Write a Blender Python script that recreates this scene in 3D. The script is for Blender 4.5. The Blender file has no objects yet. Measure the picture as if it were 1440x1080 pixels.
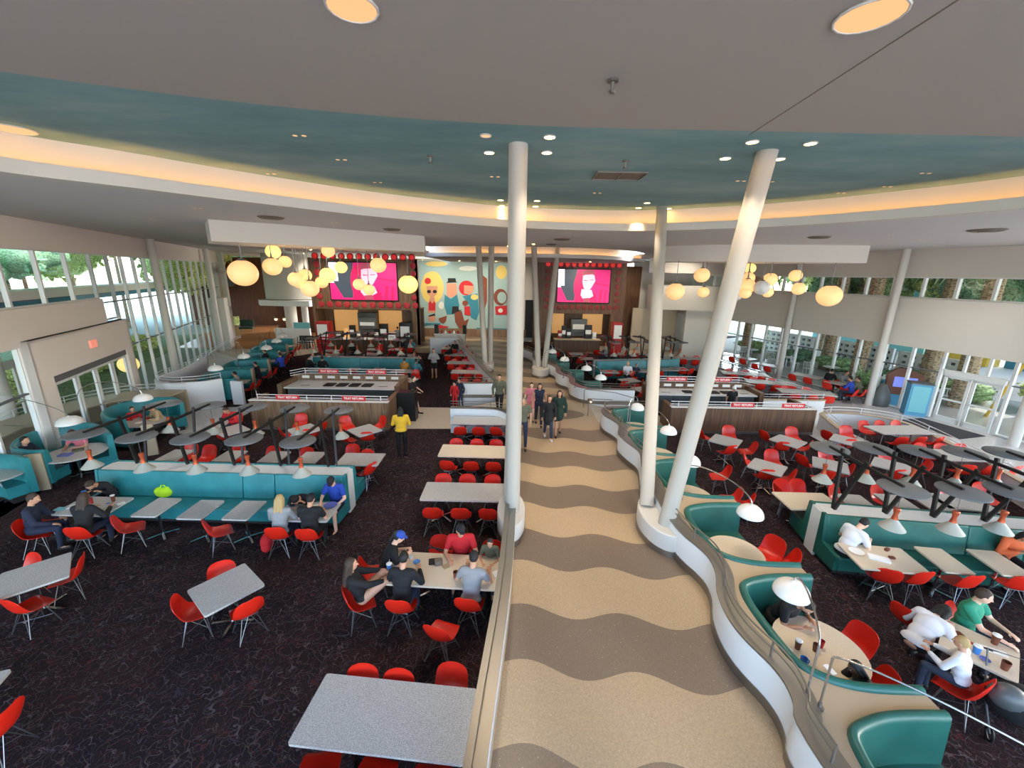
import bpy, bmesh, math, random
from math import sin, cos, tan, pi, radians as R, atan2, sqrt, degrees, floor, hypot
from mathutils import Vector as V, Matrix, noise
scene = bpy.context.scene
COL = scene.collection

# ------------------------------------------------------------------ camera
H = 6.0; F = 575.0; PITCH = R(15); ROLL = R(-1)
fw = V((0, cos(PITCH), -sin(PITCH))); rt0 = V((1, 0, 0)); dn0 = fw.cross(rt0)
rt = rt0 * cos(ROLL) + dn0 * sin(ROLL); dn = -rt0 * sin(ROLL) + dn0 * cos(ROLL)
cam_data = bpy.data.cameras.new('camera'); cam_data.sensor_width = 36; cam_data.lens = 36 * F / 1440
cam_data.clip_start = 0.05; cam_data.clip_end = 500
cam = bpy.data.objects.new('camera', cam_data); COL.objects.link(cam)
M4 = Matrix.Identity(4)
for i in range(3):
    M4[i][0] = rt[i]; M4[i][1] = -dn[i]; M4[i][2] = -fw[i]
M4[0][3], M4[1][3], M4[2][3] = 0, 0, H
cam.matrix_world = M4
scene.camera = cam

def ray(px, py): return rt * ((px - 720) / F) + dn * ((py - 540) / F) + fw
def G(px, py, z=0.0):                       # where the sight line meets the level z
    d = ray(px, py); t = (z - H) / d.z
    return V((d.x * t, d.y * t, z))
def W(px, py, P, D):                        # where it meets the upright plane through P along D
    n = V((D[1], -D[0], 0)); d = ray(px, py)
    t = n.dot(V((P[0], P[1], 0))) / n.dot(V((d.x, d.y, 0)))
    return V((d.x * t, d.y * t, H + d.z * t))

# ------------------------------------------------------------------ view, world, sun
scene.view_settings.view_transform = 'Standard'; scene.view_settings.look = 'None'
scene.view_settings.exposure = 0.0; scene.view_settings.gamma = 1.0
scene.view_settings.use_curve_mapping = False
scene.cycles.use_denoising = True
scene.cycles.max_bounces = 6; scene.cycles.diffuse_bounces = 4; scene.cycles.glossy_bounces = 2
scene.cycles.transparent_max_bounces = 12; scene.cycles.sample_clamp_indirect = 6.0
scene.cycles.caustics_reflective = False; scene.cycles.caustics_refractive = False
world = bpy.data.worlds.new('world'); scene.world = world; world.use_nodes = True
wn = world.node_tree; wn.nodes.clear()
sky = wn.nodes.new('ShaderNodeTexSky'); sky.sky_type = 'NISHITA'; sky.sun_disc = False
sky.sun_elevation = R(38); sky.sun_rotation = R(75); sky.dust_density = 2.0; sky.ozone_density = 1.5
bg = wn.nodes.new('ShaderNodeBackground'); bg.inputs[1].default_value = 1.9
wo = wn.nodes.new('ShaderNodeOutputWorld')
wn.links.new(sky.outputs[0], bg.inputs[0]); wn.links.new(bg.outputs[0], wo.inputs[0])
sun_d = bpy.data.lights.new('sun', 'SUN'); sun_d.energy = 6.0; sun_d.angle = R(0.6); sun_d.color = (1, 0.95, 0.86)
sun = bpy.data.objects.new('sun', sun_d); COL.objects.link(sun)
sun.rotation_euler = (V((-0.70, -0.18, -0.69))).to_track_quat('-Z', 'Y').to_euler()

def lamp(name, kind, loc, energy, color=(1, .82, .62), size=0.2, aim=None, spot=None, parent=None, blend=.6):
    d = bpy.data.lights.new(name, kind); d.energy = energy; d.color = color
    if kind == 'SPOT': d.spot_size = R(spot or 90); d.spot_blend = blend; d.shadow_soft_size = size
    elif kind == 'AREA': d.shape = 'DISK'; d.size = size
    else: d.shadow_soft_size = size
    o = bpy.data.objects.new(name, d); COL.objects.link(o); o.location = loc
    if aim is not None: o.rotation_euler = (V(aim) - V(loc)).to_track_quat('-Z', 'Y').to_euler()
    if parent is not None: o.parent = parent
    return o

# ------------------------------------------------------------------ materials
MATS = {}
def lin(c): return tuple(((v / 255) / 12.92 if v / 255 <= .04045 else ((v / 255 + .055) / 1.055) ** 2.4) for v in c)
def mat(name, rgb, rough=.5, metal=0.0, emit=None, es=1.0, spec=.5, alpha=None):
    m = bpy.data.materials.new(name); m.use_nodes = True
    b = m.node_tree.nodes['Principled BSDF']
    c = lin(rgb) if max(rgb) > 1 else rgb
    b.inputs['Base Color'].default_value = (*c, 1); b.inputs['Roughness'].default_value = rough
    b.inputs['Metallic'].default_value = metal; b.inputs['Specular IOR Level'].default_value = spec
    if emit:
        e = lin(emit) if max(emit) > 1 else emit
        b.inputs['Emission Color'].default_value = (*e, 1); b.inputs['Emission Strength'].default_value = es
    MATS[name] = m
    return m
def nodes(m): return m.node_tree, m.node_tree.nodes, m.node_tree.links, m.node_tree.nodes['Principled BSDF']
def ramp(ns, stops, interp='LINEAR'):
    r = ns.new('ShaderNodeValToRGB'); r.color_ramp.interpolation = interp
    e = r.color_ramp.elements
    while len(e) < len(stops): e.new(.5)
    for k, (p, c) in enumerate(stops):
        e[k].position = p; e[k].color = (*c, 1)
    return r
def geo(ns, ls, scale=(1, 1, 1)):
    g = ns.new('ShaderNodeNewGeometry'); mp = ns.new('ShaderNodeMapping'); mp.inputs['Scale'].default_value = scale
    ls.new(g.outputs['Position'], mp.inputs[0]); return mp
def objco(ns, ls, scale=(1, 1, 1)):
    g = ns.new('ShaderNodeTexCoord'); mp = ns.new('ShaderNodeMapping'); mp.inputs['Scale'].default_value = scale
    ls.new(g.outputs['Object'], mp.inputs[0]); return mp
def mixrgb(ns, ls, fac, a, b):
    m = ns.new('ShaderNodeMix'); m.data_type = 'RGBA'
    for s, v in ((0, fac), (6, a), (7, b)):
        if hasattr(v, 'links') or hasattr(v, 'is_linked'): ls.new(v, m.inputs[s])
        elif s == 0: m.inputs[0].default_value = v
        else: m.inputs[s].default_value = (*v, 1)
    return m.outputs[2]
def mth(ns, ls, op, a, b=None, c=None):
    m = ns.new('ShaderNodeMath'); m.operation = op
    for k, v in enumerate((a, b, c)):
        if v is None: continue
        if isinstance(v, (int, float)): m.inputs[k].default_value = v
        else: ls.new(v, m.inputs[k])
    return m.outputs[0]

mat('white_paint', (204, 200, 193), .55); mat('column_paint', (180, 173, 163), .5); mat('wood_floor', (176, 122, 76), .35); mat('red_dim', (128, 38, 34), .5); mat('wall_paint', (212, 206, 196), .8); mat('wall_paint_lit', (236, 228, 220), .8)  # left walls: wall paint made lighter in place of missing window light
mat('ceiling_grey', (160, 152, 144), .9); mat('soffit_grey', (206, 203, 201), .9)
mat('white_laminate', (225, 224, 220), .25); mat('panel_white', (226, 228, 230), .35)
mat('chrome', (205, 205, 205), .18, 1.0); mat('steel', (150, 145, 138), .38, .9)
mat('red_shell', (214, 38, 22), .34); mat('dark_steel', (36, 34, 33), .5, .3)
mat('wire', (120, 120, 122), .3, .8)
mat('disc_grey', (102, 106, 110), .4); mat('cone_white', (166, 166, 156), .5); mat('copper', (196, 92, 58), .35, .5)
mat('black', (14, 14, 15), .6); mat('black_plastic', (22, 22, 24), .35); mat('toe', (28, 26, 27), .6)
mat('sign_red', (205, 42, 44), .4); mat('white', (240, 240, 238), .5); mat('rail_white', (220, 221, 222), .35)
mat('frame_white', (222, 224, 222), .4); mat('frame_grey', (120, 122, 125), .45, .4)
mat('tan_ledge', (184, 165, 138), .4)
mat('globe', (255, 214, 160), .4, emit=(255, 196, 128), es=.72)
mat('globe_bright', (255, 224, 150), .4, emit=(255, 214, 130), es=.95)
mat('bulb', (255, 230, 190), .3, emit=(255, 222, 165), es=2.2)
mat('downlight', (255, 240, 200), .3, emit=(255, 226, 170), es=9.0)
mat('downlight_off', (200, 190, 175), .4, emit=(255, 200, 150), es=.5)
mat('cove_strip', (255, 220, 160), .4, emit=(255, 186, 104), es=16.0)
mat('shade_white', (228, 226, 222), .18)
mat('skin', (196, 146, 118), .6); mat('skin_dark', (112, 74, 56), .6); mat('skin_light', (222, 176, 150), .6)
mat('hair_black', (20, 17, 16), .7); mat('hair_brown', (58, 42, 32), .7); mat('hair_blond', (176, 146, 98), .7)
mat('hair_grey', (120, 110, 102), .8)
for n, c in dict(cloth_black=(22, 22, 25), cloth_navy=(30, 36, 58), cloth_blue=(34, 66, 158), cloth_red=(190, 28, 36), cloth_grey=(140, 140, 142),
                 cloth_white=(226, 226, 228), cloth_green=(40, 138, 108), cloth_dgreen=(24, 48, 38), cloth_yellow=(214, 168, 40), cloth_denim=(46, 55, 74),
                 cloth_tan=(172, 148, 112), cloth_pink=(214, 120, 130), cloth_orange=(206, 96, 52), cloth_mustard=(176, 122, 52), cap_blue=(38, 70, 160),
                 cloth_teal=(60, 120, 130), cloth_olive=(92, 92, 74), neon=(196, 240, 40), cloth_sky=(80, 130, 205)).items(): mat(n, c, .85)
mat('cup_blue', (70, 130, 200), .4); mat('cup_red', (170, 40, 36), .4); mat('mug_brown', (110, 60, 42), .4); mat('paper', (236, 234, 228), .7)
mat('plate_blue', (90, 100, 170), .4); mat('phone_screen', (220, 225, 240), .2, emit=(220, 225, 240), es=.5)
mat('screen_pink', (240, 40, 120), .4, emit=(220, 36, 128), es=.62); mat('screen_dark', (60, 70, 80), .4, emit=(64, 74, 84), es=.8)
mat('screen_skin', (250, 190, 205), .4, emit=(250, 178, 204), es=.9); mat('screen_hot', (220, 20, 90), .4, emit=(214, 20, 92), es=.85)
mat('screen_white', (250, 235, 245), .4, emit=(250, 236, 246), es=.95); mat('screen_hair', (160, 70, 90), .4, emit=(166, 72, 92), es=.8)
mat('red_glow', (225, 50, 45), .4, emit=(226, 44, 40), es=.55); mat('red_ring', (190, 50, 60), .5)
mat('exit_red', (240, 150, 130), .4, emit=(240, 140, 120), es=.6)
mat('lit_amber', (232, 180, 120), .6, emit=(232, 170, 100), es=.45)
mat('machine_grey', (88, 92, 92), .4); mat('machine_red', (176, 34, 36), .4); mat('aqua', (120, 190, 200), .5)
mat('kiosk_brown', (112, 66, 46), .6); mat('kiosk_blue', (88, 160, 196), .5); mat('wood_dark', (84, 44, 28), .6)
mat('leaf', (132, 160, 108), .8); mat('leaf_light', (184, 196, 128), .8); mat('leaf_dark', (104, 138, 106), .8); mat('trunk', (128, 110, 88), .9)
mat('outdoor_white', (226, 228, 226), .7); mat('outdoor_blue', (60, 130, 160), .6); mat('outdoor_yellow', (216, 176, 60), .6)
mat('concrete', (202, 196, 186), .9); mat('ground_green', (150, 164, 150), .9); mat('hotel_white', (214, 216, 214), .8); mat('hotel_aqua', (120, 180, 186), .8); mat('hedge', (110, 140, 96), .9)
mat('mural_blue', (150, 176, 172), .8); mat('mural_yellow', (216, 190, 104), .8); mat('mural_skin', (196, 140, 112), .8); mat('mural_red', (188, 36, 44), .8)
mat('mural_teal', (48, 122, 140), .8); mat('mural_brown', (122, 64, 44), .8); mat('mural_white', (206, 210, 200), .8); mat('mural_black', (26, 26, 28), .8)
mat('grille', (116, 104, 90), .6); mat('mat_dark', (44, 46, 50), .95)

def m_speckle(name, base, dots, dots2, scale=160, rough=.3, amt=.5):
    m = mat(name, base, rough); t, ns, ls, b = nodes(m); mp = objco(ns, ls)
    v = ns.new('ShaderNodeTexNoise'); v.inputs['Scale'].default_value = scale; v.inputs['Detail'].default_value = 1
    ls.new(mp.outputs[0], v.inputs[0])
    r = ramp(ns, [(.38, lin(dots)), (.46, lin(base)), (.56, lin(base)), (.66, lin(dots2))])
    ls.new(v.outputs[0], r.inputs[0]); ls.new(r.outputs[0], b.inputs['Base Color'])
    return m
m_speckle('table_top', (184, 181, 176), (156, 152, 148), (206, 204, 200), 95, .35)
m_speckle('table_tan', (214, 198, 174), (198, 180, 154), (226, 214, 194), 110, .35)

def m_vinyl(name, c1, c2):
    m = mat(name, c1, .38); t, ns, ls, b = nodes(m); mp = objco(ns, ls)
    v = ns.new('ShaderNodeTexNoise'); v.inputs['Scale'].default_value = 2.5
    ls.new(mp.outputs[0], v.inputs[0]); r = ramp(ns, [(.35, lin(c1)), (.65, lin(c2))])
    ls.new(v.outputs[0], r.inputs[0]); ls.new(r.outputs[0], b.inputs['Base Color'])
    v2 = ns.new('ShaderNodeTexNoise'); v2.inputs['Scale'].default_value = 220; ls.new(mp.outputs[0], v2.inputs[0])
    bp = ns.new('ShaderNodeBump'); bp.inputs['Strength'].default_value = .12; ls.new(v2.outputs[0], bp.inputs['Height']); ls.new(bp.outputs[0], b.inputs['Normal'])
m_vinyl('teal_vinyl', (40, 122, 128), (48, 136, 142))
m_vinyl('green_vinyl', (30, 88, 78), (38, 100, 90))

def m_wood(name, c1, c2, c3, sx=9.0, rough=.5):
    m = mat(name, c1, rough); t, ns, ls, b = nodes(m); mp = geo(ns, ls, (sx, sx, .5))
    v = ns.new('ShaderNodeTexNoise'); v.inputs['Scale'].default_value = 1.6; v.inputs['Detail'].default_value = 6
    ls.new(mp.outputs[0], v.inputs[0]); r = ramp(ns, [(.32, lin(c1)), (.5, lin(c2)), (.68, lin(c3))])
    ls.new(v.outputs[0], r.inputs[0]); ls.new(r.outputs[0], b.inputs['Base Color'])
m_wood('walnut', (92, 70, 52), (122, 94, 70), (142, 112, 84))
m_wood('walnut_dark', (74, 50, 34), (98, 68, 46), (116, 84, 58))
m_wood('rosewood', (74, 36, 22), (98, 50, 30), (118, 64, 40))

# carpet: dark ground with thin looping lines
m = mat('carpet', (34, 28, 32), 1.0, spec=.05); t, ns, ls, b = nodes(m)
mp = geo(ns, ls)
def loops(scale, off, width, dist):
    mo = ns.new('ShaderNodeMapping'); mo.inputs['Location'].default_value = off; ls.new(mp.outputs[0], mo.inputs[0])
    n1 = ns.new('ShaderNodeTexNoise'); n1.inputs['Scale'].default_value = scale; n1.inputs['Detail'].default_value = 0.6
    n1.inputs['Distortion'].default_value = dist
    ls.new(mo.outputs[0], n1.inputs[0])
    d = mth(ns, ls, 'ABSOLUTE', mth(ns, ls, 'SUBTRACT', n1.outputs[0], .5))
    return mth(ns, ls, 'LESS_THAN', d, width)
a1 = loops(5.6, (0, 0, 0), .011, .9); a2 = loops(5.0, (7.3, 2.1, 4), .009, 1.1); a3 = loops(6.6, (3.3, 9.1, 8), .011, .8)
a4 = loops(4.6, (13.3, 4.1, 2), .009, 1.4)
big = ns.new('ShaderNodeTexNoise'); big.inputs['Scale'].default_value = .7; ls.new(mp.outputs[0], big.inputs[0])
basec = ramp(ns, [(.35, lin((36, 31, 34))), (.65, lin((50, 38, 38)))]); ls.new(big.outputs[0], basec.inputs[0])
c = mixrgb(ns, ls, a1, basec.outputs[0], lin((88, 79, 82)))
c = mixrgb(ns, ls, a2, c, lin((82, 44, 46))); c = mixrgb(ns, ls, a3, c, lin((60, 54, 62))); c = mixrgb(ns, ls, a4, c, lin((78, 66, 62)))
ls.new(c, b.inputs['Base Color'])

# terrazzo walkway with wavy bands
def m_terrazzo(name, light, dark, wavy=True, rough=.35):
    m = mat(name, light, rough); t, ns, ls, b = nodes(m)
    g = ns.new('ShaderNodeNewGeometry'); s = ns.new('ShaderNodeSeparateXYZ'); ls.new(g.outputs['Position'], s.inputs[0])
    mp = geo(ns, ls)
    sp = ns.new('ShaderNodeTexNoise'); sp.inputs['Scale'].default_value = 42; sp.inputs['Detail'].default_value = 2; ls.new(mp.outputs[0], sp.inputs[0])
    vo = ns.new('ShaderNodeTexVoronoi'); vo.inputs['Scale'].default_value = 11; ls.new(mp.outputs[0], vo.inputs[0])
    chip = mth(ns, ls, 'LESS_THAN', vo.outputs['Distance'], .085)
    def tone(c):
        r = ramp(ns, [(.3, lin(tuple(v * .93 for v in c))), (.5, lin(c)), (.7, lin(tuple(min(255, v * 1.05) for v in c)))])
        ls.new(sp.outputs[0], r.inputs[0]); return r.outputs[0]
    col = tone(light)
    if wavy:
        # x drifts with the bend of the walk beyond the crossing
        w = mth(ns, ls, 'SINE', mth(ns, ls, 'MULTIPLY', mth(ns, ls, 'SUBTRACT', s.outputs[0], -.12), 2 * pi / 1.64))
        y = mth(ns, ls, 'SUBTRACT', s.outputs[1], mth(ns, ls, 'MULTIPLY', w, .115))
        y = mth(ns, ls, 'ADD', y, mth(ns, ls, 'MULTIPLY', s.outputs[0], .11))
        fr = mth(ns, ls, 'FRACT', mth(ns, ls, 'DIVIDE', mth(ns, ls, 'SUBTRACT', y, 4.80), 2.225))
        band = mth(ns, ls, 'LESS_THAN', fr, .485)
        # the open light field of the crossing with one dark oval
        gate = mth(ns, ls, 'MULTIPLY', mth(ns, ls, 'GREATER_THAN', s.outputs[1], 14.55), mth(ns, ls, 'LESS_THAN', s.outputs[1], 18.2))
        dx = mth(ns, ls, 'DIVIDE', mth(ns, ls, 'SUBTRACT', s.outputs[0], 1.4), 1.65)
        dy = mth(ns, ls, 'DIVIDE', mth(ns, ls, 'SUBTRACT', s.outputs[1], 16.2), .72)
        ov = mth(ns, ls, 'LESS_THAN', mth(ns, ls, 'ADD', mth(ns, ls, 'MULTIPLY', dx, dx), mth(ns, ls, 'MULTIPLY', dy, dy)), 1.0)
        band = mth(ns, ls, 'ADD', mth(ns, ls, 'MULTIPLY', band, mth(ns, ls, 'SUBTRACT', 1.0, gate)), mth(ns, ls, 'MULTIPLY', ov, gate))
        col = mixrgb(ns, ls, band, col, tone(dark))
    col = mixrgb(ns, ls, mth(ns, ls, 'MULTIPLY', chip, .35), col, lin((226, 214, 196)))
    ls.new(col, b.inputs['Base Color'])
m_terrazzo('terrazzo_wave', (178, 155, 124), (122, 106, 90))
m_terrazzo('terrazzo_plain', (190, 176, 156), (120, 110, 100), False, .4)
m_terrazzo('terrazzo_polished', (196, 194, 192), (120, 110, 100), False, .14)

# teal clouded ceiling paint
m = mat('ceiling_teal', (86, 106, 104), .95); t, ns, ls, b = nodes(m); mp = geo(ns, ls, (.35, .9, 1))
n1 = ns.new('ShaderNodeTexNoise'); n1.inputs['Scale'].default_value = .9; n1.inputs['Detail'].default_value = 6; n1.inputs['Roughness'].default_value = .6
ls.new(mp.outputs[0], n1.inputs[0])
r = ramp(ns, [(.3, lin((98, 132, 134))), (.52, lin((118, 150, 151))), (.72, lin((142, 164, 162)))])
ls.new(n1.outputs[0], r.inputs[0]); ls.new(r.outputs[0], b.inputs['Base Color'])
# glass
m = bpy.data.materials.new('glass'); m.use_nodes = True; t = m.node_tree; t.nodes.clear()
o_ = t.nodes.new('ShaderNodeOutputMaterial'); mx = t.nodes.new('ShaderNodeMixShader'); tr = t.nodes.new('ShaderNodeBsdfTransparent'); gl = t.nodes.new('ShaderNodeBsdfGlossy')
tr.inputs[0].default_value = (.95, .985, .99, 1); gl.inputs['Roughness'].default_value = .02; mx.inputs[0].default_value = .03
t.links.new(tr.outputs[0], mx.inputs[1]); t.links.new(gl.outputs[0], mx.inputs[2]); t.links.new(mx.outputs[0], o_.inputs[0]); MATS['glass'] = m
# foliage with texture
for nm in ('leaf', 'leaf_light', 'leaf_dark', 'hedge'):
    m = MATS[nm]; t, ns, ls, b = nodes(m); mp = geo(ns, ls); c0 = tuple(b.inputs['Base Color'].default_value)[:3]
    n1 = ns.new('ShaderNodeTexNoise'); n1.inputs['Scale'].default_value = 9; ls.new(mp.outputs[0], n1.inputs[0])
    r = ramp(ns, [(.35, tuple(v * .5 for v in c0)), (.65, tuple(min(1, v * 1.6) for v in c0))]); ls.new(n1.outputs[0], r.inputs[0]); ls.new(r.outputs[0], b.inputs['Base Color'])
m = MATS['trunk']; t, ns, ls, b = nodes(m); mp = geo(ns, ls, (4, 4, 9))
n1 = ns.new('ShaderNodeTexVoronoi'); n1.inputs['Scale'].default_value = 1.5; ls.new(mp.outputs[0], n1.inputs[0])
r = ramp(ns, [(.1, lin((70, 56, 44))), (.6, lin((176, 154, 124)))]); ls.new(n1.outputs['Distance'], r.inputs[0]); ls.new(r.outputs[0], b.inputs['Base Color'])

# ------------------------------------------------------------------ mesh helpers
class MB:
    def __init__(s): s.v = []; s.f = []; s.mi = []; s.m = 0
    def _add(s, vs, fs):
        n = len(s.v); s.v += [tuple(v) for v in vs]; s.f += [tuple(i + n for i in f) for f in fs]; s.mi += [s.m] * len(fs); return s
    def box(s, c, d, rz=0, M=None):
        x, y, z = d[0] / 2, d[1] / 2, d[2] / 2
        P = [(-x, -y, -z), (x, -y, -z), (x, y, -z), (-x, y, -z), (-x, -y, z), (x, -y, z), (x, y, z), (-x, y, z)]
        A = M or Matrix.Rotation(rz, 3, 'Z')
        return s._add([A @ V(p) + V(c) for p in P], [(3, 2, 1, 0), (4, 5, 6, 7), (0, 1, 5, 4), (1, 2, 6, 5), (2, 3, 7, 6), (3, 0, 4, 7)])
    def bar(s, a, b, w, h, up=(0, 0, 1)):
        a, b = V(a), V(b); d = b - a; L = d.length; y = d.normalized(); u = V(up)
        if abs(y.dot(u)) > .98: u = V((0, 1, 0))
        x = y.cross(u).normalized(); z = x.cross(y)
        M = Matrix((x, y, z)).transposed()
        return s.box((a + b) / 2, (w, L, h), M=M)
    def rbox(s, c, d, r=.02, rz=0, seg=3):            # slab with rounded upright corners
        x, y = d[0] / 2 - r, d[1] / 2 - r; pts = []
        for cx, cy, a0 in ((x, y, 0), (-x, y, 90), (-x, -y, 180), (x, -y, 270)):
            for k in range(seg + 1):
                a = R(a0 + 90 * k / seg); pts.append((cx + r * cos(a), cy + r * sin(a)))
        A = Matrix.Rotation(rz, 3, 'Z')
        pts = [(A @ V((p[0], p[1], 0))) + V(c) for p in pts]
        return s.prism([(p.x, p.y) for p in pts], c[2] - d[2] / 2, c[2] + d[2] / 2)
    def prism(s, pts, z0, z1):
        n = len(pts); a = sum(pts[i][0] * pts[(i + 1) % n][1] - pts[(i + 1) % n][0] * pts[i][1] for i in range(n))
        if a < 0: pts = pts[::-1]
        vs = [(p[0], p[1], z0) for p in pts] + [(p[0], p[1], z1) for p in pts]
        fs = [tuple(range(n - 1, -1, -1)), tuple(range(n, 2 * n))] + [(i, (i + 1) % n, n + (i + 1) % n, n + i) for i in range(n)]
        return s._add(vs, fs)
    def tube(s, pts, r, n=8, close=False, cap=True):
        pts = [V(p) for p in pts]; m = len(pts); rs = r if isinstance(r, (list, tuple)) else [r] * m
        vs = []; px = None
        for i, p in enumerate(pts):
            if close: t = (pts[(i + 1) % m] - pts[i - 1])
            else: t = (pts[min(i + 1, m - 1)] - pts[max(i - 1, 0)])
            t.normalize()
            if px is None:
                u = V((0, 0, 1)) if abs(t.z) < .9 else V((1, 0, 0)); px = t.cross(u).normalized()
            else:
                px = (px - t * px.dot(t));
                if px.length < 1e-6: px = t.orthogonal()
                px.normalize()
            py = t.cross(px)
            for k in range(n):
                a = 2 * pi * k / n; vs.append(p + px * (rs[i] * cos(a)) + py * (rs[i] * sin(a)))
        fs = []
        for i in range(m if close else m - 1):
            j = (i + 1) % m
            for k in range(n): fs.append((i * n + k, i * n + (k + 1) % n, j * n + (k + 1) % n, j * n + k))
        if not close and cap:
            fs.append(tuple(range(n - 1, -1, -1))); fs.append(tuple((m - 1) * n + k for k in range(n)))
        return s._add(vs, fs)
    def lathe(s, prof, c=(0, 0, 0), n=24, sx=1, sy=1, rz=0):
        vs = []; fs = []; A = Matrix.Rotation(rz, 3, 'Z')
        for (r_, z) in prof:
            for k in range(n):
                a = 2 * pi * k / n; vs.append(A @ V((r_ * cos(a) * sx, r_ * sin(a) * sy, z)) + V(c))
        for i in range(len(prof) - 1):
            for k in range(n): fs.append((i * n + k, i * n + (k + 1) % n, (i + 1) * n + (k + 1) % n, (i + 1) * n + k))
        if prof[0][0] > 1e-4: fs.append(tuple(range(n - 1, -1, -1)))
        if prof[-1][0] > 1e-4: fs.append(tuple((len(prof) - 1) * n + k for k in range(n)))
        return s._add(vs, fs)
    def ell(s, c, r, n=16, m=10, M=None):
        if isinstance(r, (int, float)): r = (r, r, r)
        vs = []; fs = []; A = M or Matrix.Identity(3)
        for i in range(1, m):
            th = pi * i / m
            for k in range(n):
                a = 2 * pi * k / n; vs.append(A @ V((r[0] * sin(th) * cos(a), r[1] * sin(th) * sin(a), r[2] * cos(th))) + V(c))
        vs.append(A @ V((0, 0, r[2])) + V(c)); vs.append(A @ V((0, 0, -r[2])) + V(c)); T = len(vs) - 2; B = T + 1
        for i in range(m - 2):
            for k in range(n): fs.append((i * n + k, (i + 1) * n + k, (i + 1) * n + (k + 1) % n, i * n + (k + 1) % n))
        for k in range(n): fs.append((T, k, (k + 1) % n)); fs.append((B, (m - 2) * n + (k + 1) % n, (m - 2) * n + k))
        return s._add(vs, fs)
    def cap(s, a, ra, b, rb, n=10):                    # tapered capsule
        a, b = V(a), V(b); d = b - a; L = d.length
        if L < 1e-5: return s.ell(a, ra, n)
        t = d / L; pts = []; rs = []
        for k in range(4):
            th = pi / 2 * k / 4 ; pts.append(a - t * (ra * cos(th))); rs.append(max(ra * sin(th), ra * .08))
        pts.append(a); rs.append(ra); pts.append(b); rs.append(rb)
        for k in range(1, 5):
            th = pi / 2 * k / 4; pts.append(b + t * (rb * sin(th))); rs.append(max(rb * cos(th), rb * .08))
        return s.tube(pts, rs, n)
    def wallstrip(s, line, off0, off1, z0, z1, close=False):   # curved wall between two offsets of a polyline
        L = offset(line, off0); Rr = offset(line, off1); n = len(line)
        vs = [(p[0], p[1], z0) for p in L] + [(p[0], p[1], z0) for p in Rr] + [(p[0], p[1], z1) for p in L] + [(p[0], p[1], z1) for p in Rr]
        fs = []
        for i in range(n - 1):
            fs += [(i, i + 1, 2 * n + i + 1, 2 * n + i), (n + i + 1, n + i, 3 * n + i, 3 * n + i + 1), (2 * n + i, 2 * n + i + 1, 3 * n + i + 1, 3 * n + i), (n + i, n + i + 1, i + 1, i)]
        fs += [(n, 0, 2 * n, 3 * n), (n - 1, 2 * n - 1, 4 * n - 1, 3 * n - 1)]
        return s._add(vs, fs)
    def mesh(s, name, mats, smooth=True, ang=35, recalc=True):
        me = bpy.data.meshes.new(name); me.from_pydata(s.v, [], s.f)
        for q in (mats if isinstance(mats, (list, tuple)) else [mats]): me.materials.append(MATS[q] if isinstance(q, str) else q)
        if max(s.mi, default=0) > 0: me.polygons.foreach_set('material_index', s.mi)
        me.update()
        if recalc:
            b = bmesh.new(); b.from_mesh(me); bmesh.ops.recalc_face_normals(b, faces=b.faces); b.to_mesh(me); b.free()
        if smooth: me.shade_smooth(); me.set_sharp_from_angle(angle=R(ang))
        return me
    def obj(s, name, mats, parent=None, smooth=True, ang=35):
        return link(name, s.mesh(name, mats, smooth, ang), parent)
def link(name, me, parent=None):
    o = bpy.data.objects.new(name, me); COL.objects.link(o)
    if parent is not None: o.parent = parent
    return o
def offset(line, d):
    out = []; n = len(line)
    for i, p in enumerate(line):
        a = line[max(i - 1, 0)]; b = line[min(i + 1, n - 1)]
        tx, ty = b[0] - a[0], b[1] - a[1]; L = hypot(tx, ty) or 1
        out.append((p[0] - ty / L * d, p[1] + tx / L * d))
    return out
def spline(pts, step=8):                              # Catmull-Rom through the points
    out = []; n = len(pts)
    for i in range(n - 1):
        p0 = pts[max(i - 1, 0)]; p1 = pts[i]; p2 = pts[i + 1]; p3 = pts[min(i + 2, n - 1)]
        for k in range(step):
            t = k / step
            out.append(tuple(.5 * (2 * p1[j] + (-p0[j] + p2[j]) * t + (2 * p0[j] - 5 * p1[j] + 4 * p2[j] - p3[j]) * t * t + (-p0[j] + 3 * p1[j] - 3 * p2[j] + p3[j]) * t ** 3) for j in range(len(p1))))
    out.append(tuple(pts[-1])); return out
def tag(o, label=None, cat=None, group=None, kind=None):
    if label: o['label'] = label
    if cat: o['category'] = cat
    if group: o['group'] = group
    if kind: o['kind'] = kind
    return o
def thing(name, label, cat, loc=(0, 0, 0), rz=0, group=None):
    o = bpy.data.objects.new(name, None); COL.objects.link(o); o.location = loc; o.rotation_euler = (0, 0, rz)
    o.empty_display_size = .1
    return tag(o, label, cat, group)
def struct(name, mb, mats, label=None, smooth=True, parent=None):
    o = mb.obj(name, mats, parent, smooth)
    if parent is None: o['kind'] = 'structure'; o['category'] = name.split('_')[0]
    if label: o['label'] = label
    return o
def dup(root, loc, rz, label, group=None, s=None):
    kids = {}
    for c in root.children_recursive: kids.setdefault(c.parent.name, []).append(c)
    def cp(o, par):
        c = o.copy(); COL.objects.link(c)
        if par is not None: c.parent = par
        for k in kids.get(o.name, []): cp(k, c)
        return c
    r_ = cp(root, None); r_.location = loc; r_.rotation_euler = (0, 0, rz); r_['label'] = label
    if s: r_.scale = (s, s, s)
    if group: r_['group'] = group
    elif 'group' in r_: del r_['group']
    return r_
def inwards(a, b, t): return (a[0] + (b[0] - a[0]) * t, a[1] + (b[1] - a[1]) * t)
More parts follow.
